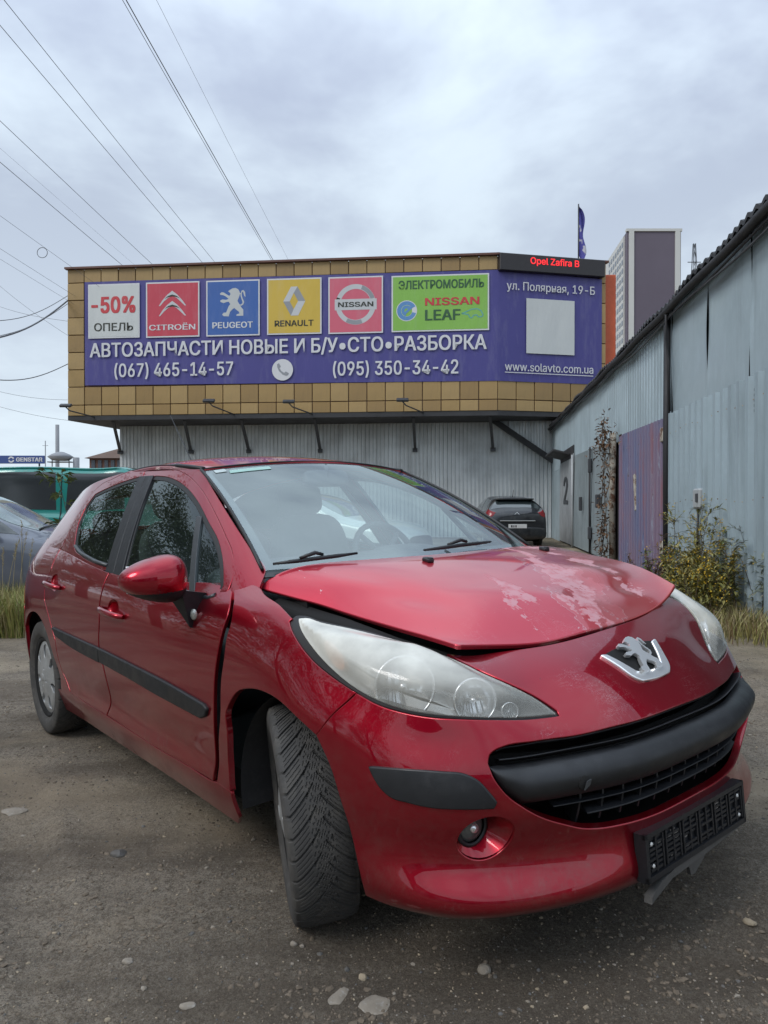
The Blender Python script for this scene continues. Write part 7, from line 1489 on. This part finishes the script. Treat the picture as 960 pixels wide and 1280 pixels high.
for i, (px, D, h) in enumerate(((6, 7.4, .98), (14, 7.2, .9), (22, 7.3, 1.02), (31, 7.2, .95), (38, 7.5, .82), (2, 7.0, .85), (27, 7.8, 1.1))):
    root = empty('dry_grass_stalk', on_right(px, D)+(gz(*on_right(px, D)),)); tag(root, 'tall dry grass stalk before the blue saloon, '+['second','third','fourth','sixth','rightmost','leftmost','fifth'][i]+' of seven from the left', 'grass stalk', 'dry stalks at the left edge')
    g = G(); a = rg.uniform(-.5, .9); P_ = [np.array([math.sin(a)*.22*t*t*h, .05*t*t, h*t*(1-.1*t*abs(a))]) for t in np.linspace(0, 1, 8)]; g.tube(P_, [.004*(1-.6*t) for t in np.linspace(0, 1, 8)], 5); g.build('stem', L_straw, root)
    V = []; F = []
    for _ in range(30): t = rg.uniform(.80, 1); p = np.array([np.interp(t, np.linspace(0, 1, 8), [q[k] for q in P_]) for k in range(3)]); leaf(V, F, p, np.array([rg.normal()*.5, rg.normal()*.5, 1]), np.array([1., 0, 0]), .035, .008)
    mk('seed_head', V, F, L_straw, root)
# leafy shoot between the van and the red car
sh = empty('sapling', on_right(84, 8.2)+(gz(*on_right(84, 8.2)),)); tag(sh, 'single leafy shoot rising between the teal van and the red hatchback', 'sapling')
g = G(); P_ = [np.array([.12-.24*t*t, 0, 1.60*t]) for t in np.linspace(0, 1, 10)]; g.tube(P_, [.009*(1-.7*t) for t in np.linspace(0, 1, 10)], 6); V = []; F = []
for z0 in (1.02, 1.10, 1.27, 1.33, 1.37, 1.50, 1.54, 1.59):
    t = z0/1.6; p = np.array([.12-.24*t*t, 0, z0])
    for s_ in ((-1, 1) if z0 > 1.45 else (rg.choice([-1, 1]),)):
        d = np.array([s_*.7+rg.normal()*.3, rg.normal()*.4, rg.uniform(-.2, .3)]); q = p+d*.12; g.tube([p, q], .003, 4)
        for _ in range(6): leaf(V, F, p+d*rg.uniform(.03, .17)+rg.normal(size=3)*.012, d+rg.normal(size=3)*.5, np.array([0, .4, 1.]), rg.uniform(.07, .11), rg.uniform(.05, .07))
g.build('stem', L_twig, sh); mk('foliage', V, F, L_green, sh)
# dry creeper on the garage post
cr_ = empty('creeper', wall_pt(14.1, 0, .2)); tag(cr_, 'withered reddish brown creeper climbing the post beside the purple gate', 'creeper'); g = G(); V = []; F = []
for i in range(5):
    x0 = rg.normal()*.10; P_ = [np.array([-.10+rg.normal()*.03, x0+.10*math.sin(z*2.1+i)+rg.normal()*.02, z]) for z in np.linspace(0, 2.7+.25*rg.normal(), 14)]; g.tube(P_, .007, 5)
    for p in P_:
        for _ in range(7 if (p[2] > 2.2 or p[2] < .9) else 3): d = rg.normal(size=3); leaf(V, F, p+d*.05, d*[.6, 1.2, .6]-[.3, 0, .2], np.array([0, 0, 1.]), rg.uniform(.06, .12), rg.uniform(.04, .07))
for i in range(60): y = rg.normal()*.5; leaf(V, F, np.array([-.1, y, 2.55+rg.normal()*.12-abs(y)*.15]), rg.normal(size=3), np.array([0, 0, 1.]), .10, .06)
g.build('stem', L_twig, cr_); mk('foliage', V, F, L_dry, cr_)
# ---- trees to the left of the view and garages behind the viewer (seen mirrored in paint and glass)
CROWN = {}
def tree(loc, h, r, seed, label):
    """trunk with limbs and a crown of many small leaves in clumps; alike trees share a crown, turned and scaled"""
    k_ = seed % 2; root = empty('tree', (loc[0], loc[1], 0), seed*1.3); root.scale = (r/2.8, r/2.8, h/8); tag(root, label, 'tree', 'trees beside the yard, left of the view')
    if k_ not in CROWN:
        q = np.random.default_rng(seed); h0, r0 = 8., 2.8; g = G(); g.tube([(0, 0, -.1), (.1, 0, h0*.25), (.05, .1, h0*.55)], [.20, .15, .08], 8); V = []; F = []
        for i in range(11):
            a = 6.283*i/11+q.normal()*.3; z0 = h0*q.uniform(.1, .5); e_ = np.array([math.cos(a)*r0*.75, math.sin(a)*r0*.75, z0+h0*q.uniform(.12, .35)]); g.tube([(0.08, .05, z0), e_*[.5, .5, 1]-[0, 0, h0*.05], e_], [.06, .04, .015], 5)
        for _ in range(46):
            c_ = np.array([q.normal()*r0*.5, q.normal()*r0*.5, h0*(.08+.86*q.random()**1.25)]); c_[:2] *= 1.15-.5*(c_[2]/h0); n_ = 420; D_ = q.normal(size=(n_, 3)); d_ = q.normal(size=(n_, 3)); L_ = q.uniform(.07, .13, n_)
            for j in range(n_): leaf(V, F, c_+D_[j]*[.62, .62, .5]*r0*.2, d_[j], np.array([0, 0, 1.]), L_[j], L_[j]*.65)
        t_ = g.build('trunk', L_twig, root); c2 = mk('crown', V, F, L_green, root); CROWN[k_] = (t_.data, c2.data)
    else:
        for nm, me in zip(('trunk', 'crown'), CROWN[k_]): link(bpy.data.objects.new(nm, me), root)
for i, (x, y, h, r) in enumerate(((-9.5, -4.5, 8, 2.8), (-10.5, -.5, 7, 2.7), (-10.2, 3.6, 8.5, 2.8), (-11.5, 7.6, 7.5, 2.7), (-14.0, 11.5, 9, 3.0), (-17, 15.5, 9.5, 3.2))):
    tree((x, y), h, r, 90+i, ['leafy tree behind the viewer on the left', 'lower leafy tree beside the viewer on the left', 'tall leafy tree left of the view', 'leafy tree left of the view beyond the tall one', 'big leafy tree left of the van', 'farthest leafy tree left of the van'][i])
bgar = empty('brick_garages', (0, -11, 0)); tag(bgar, 'low row of brick garages behind the viewer', 'garage'); g = G(); g.box((2, -3, 1.5), (26, 6, 3.0)); g.build('wall', mbk, bgar); g = G(); g.box((2, -3, 3.08), (26.6, 6.6, .16)); g.build('roof', m_black, bgar)
for i in range(6): g = G(); g.box((-8.5+4.1*i, .02, 1.15), (2.7, .08, 2.3)); g.build('garage_door', [m_flat2, m_rib, m_steel][i % 3], bgar)
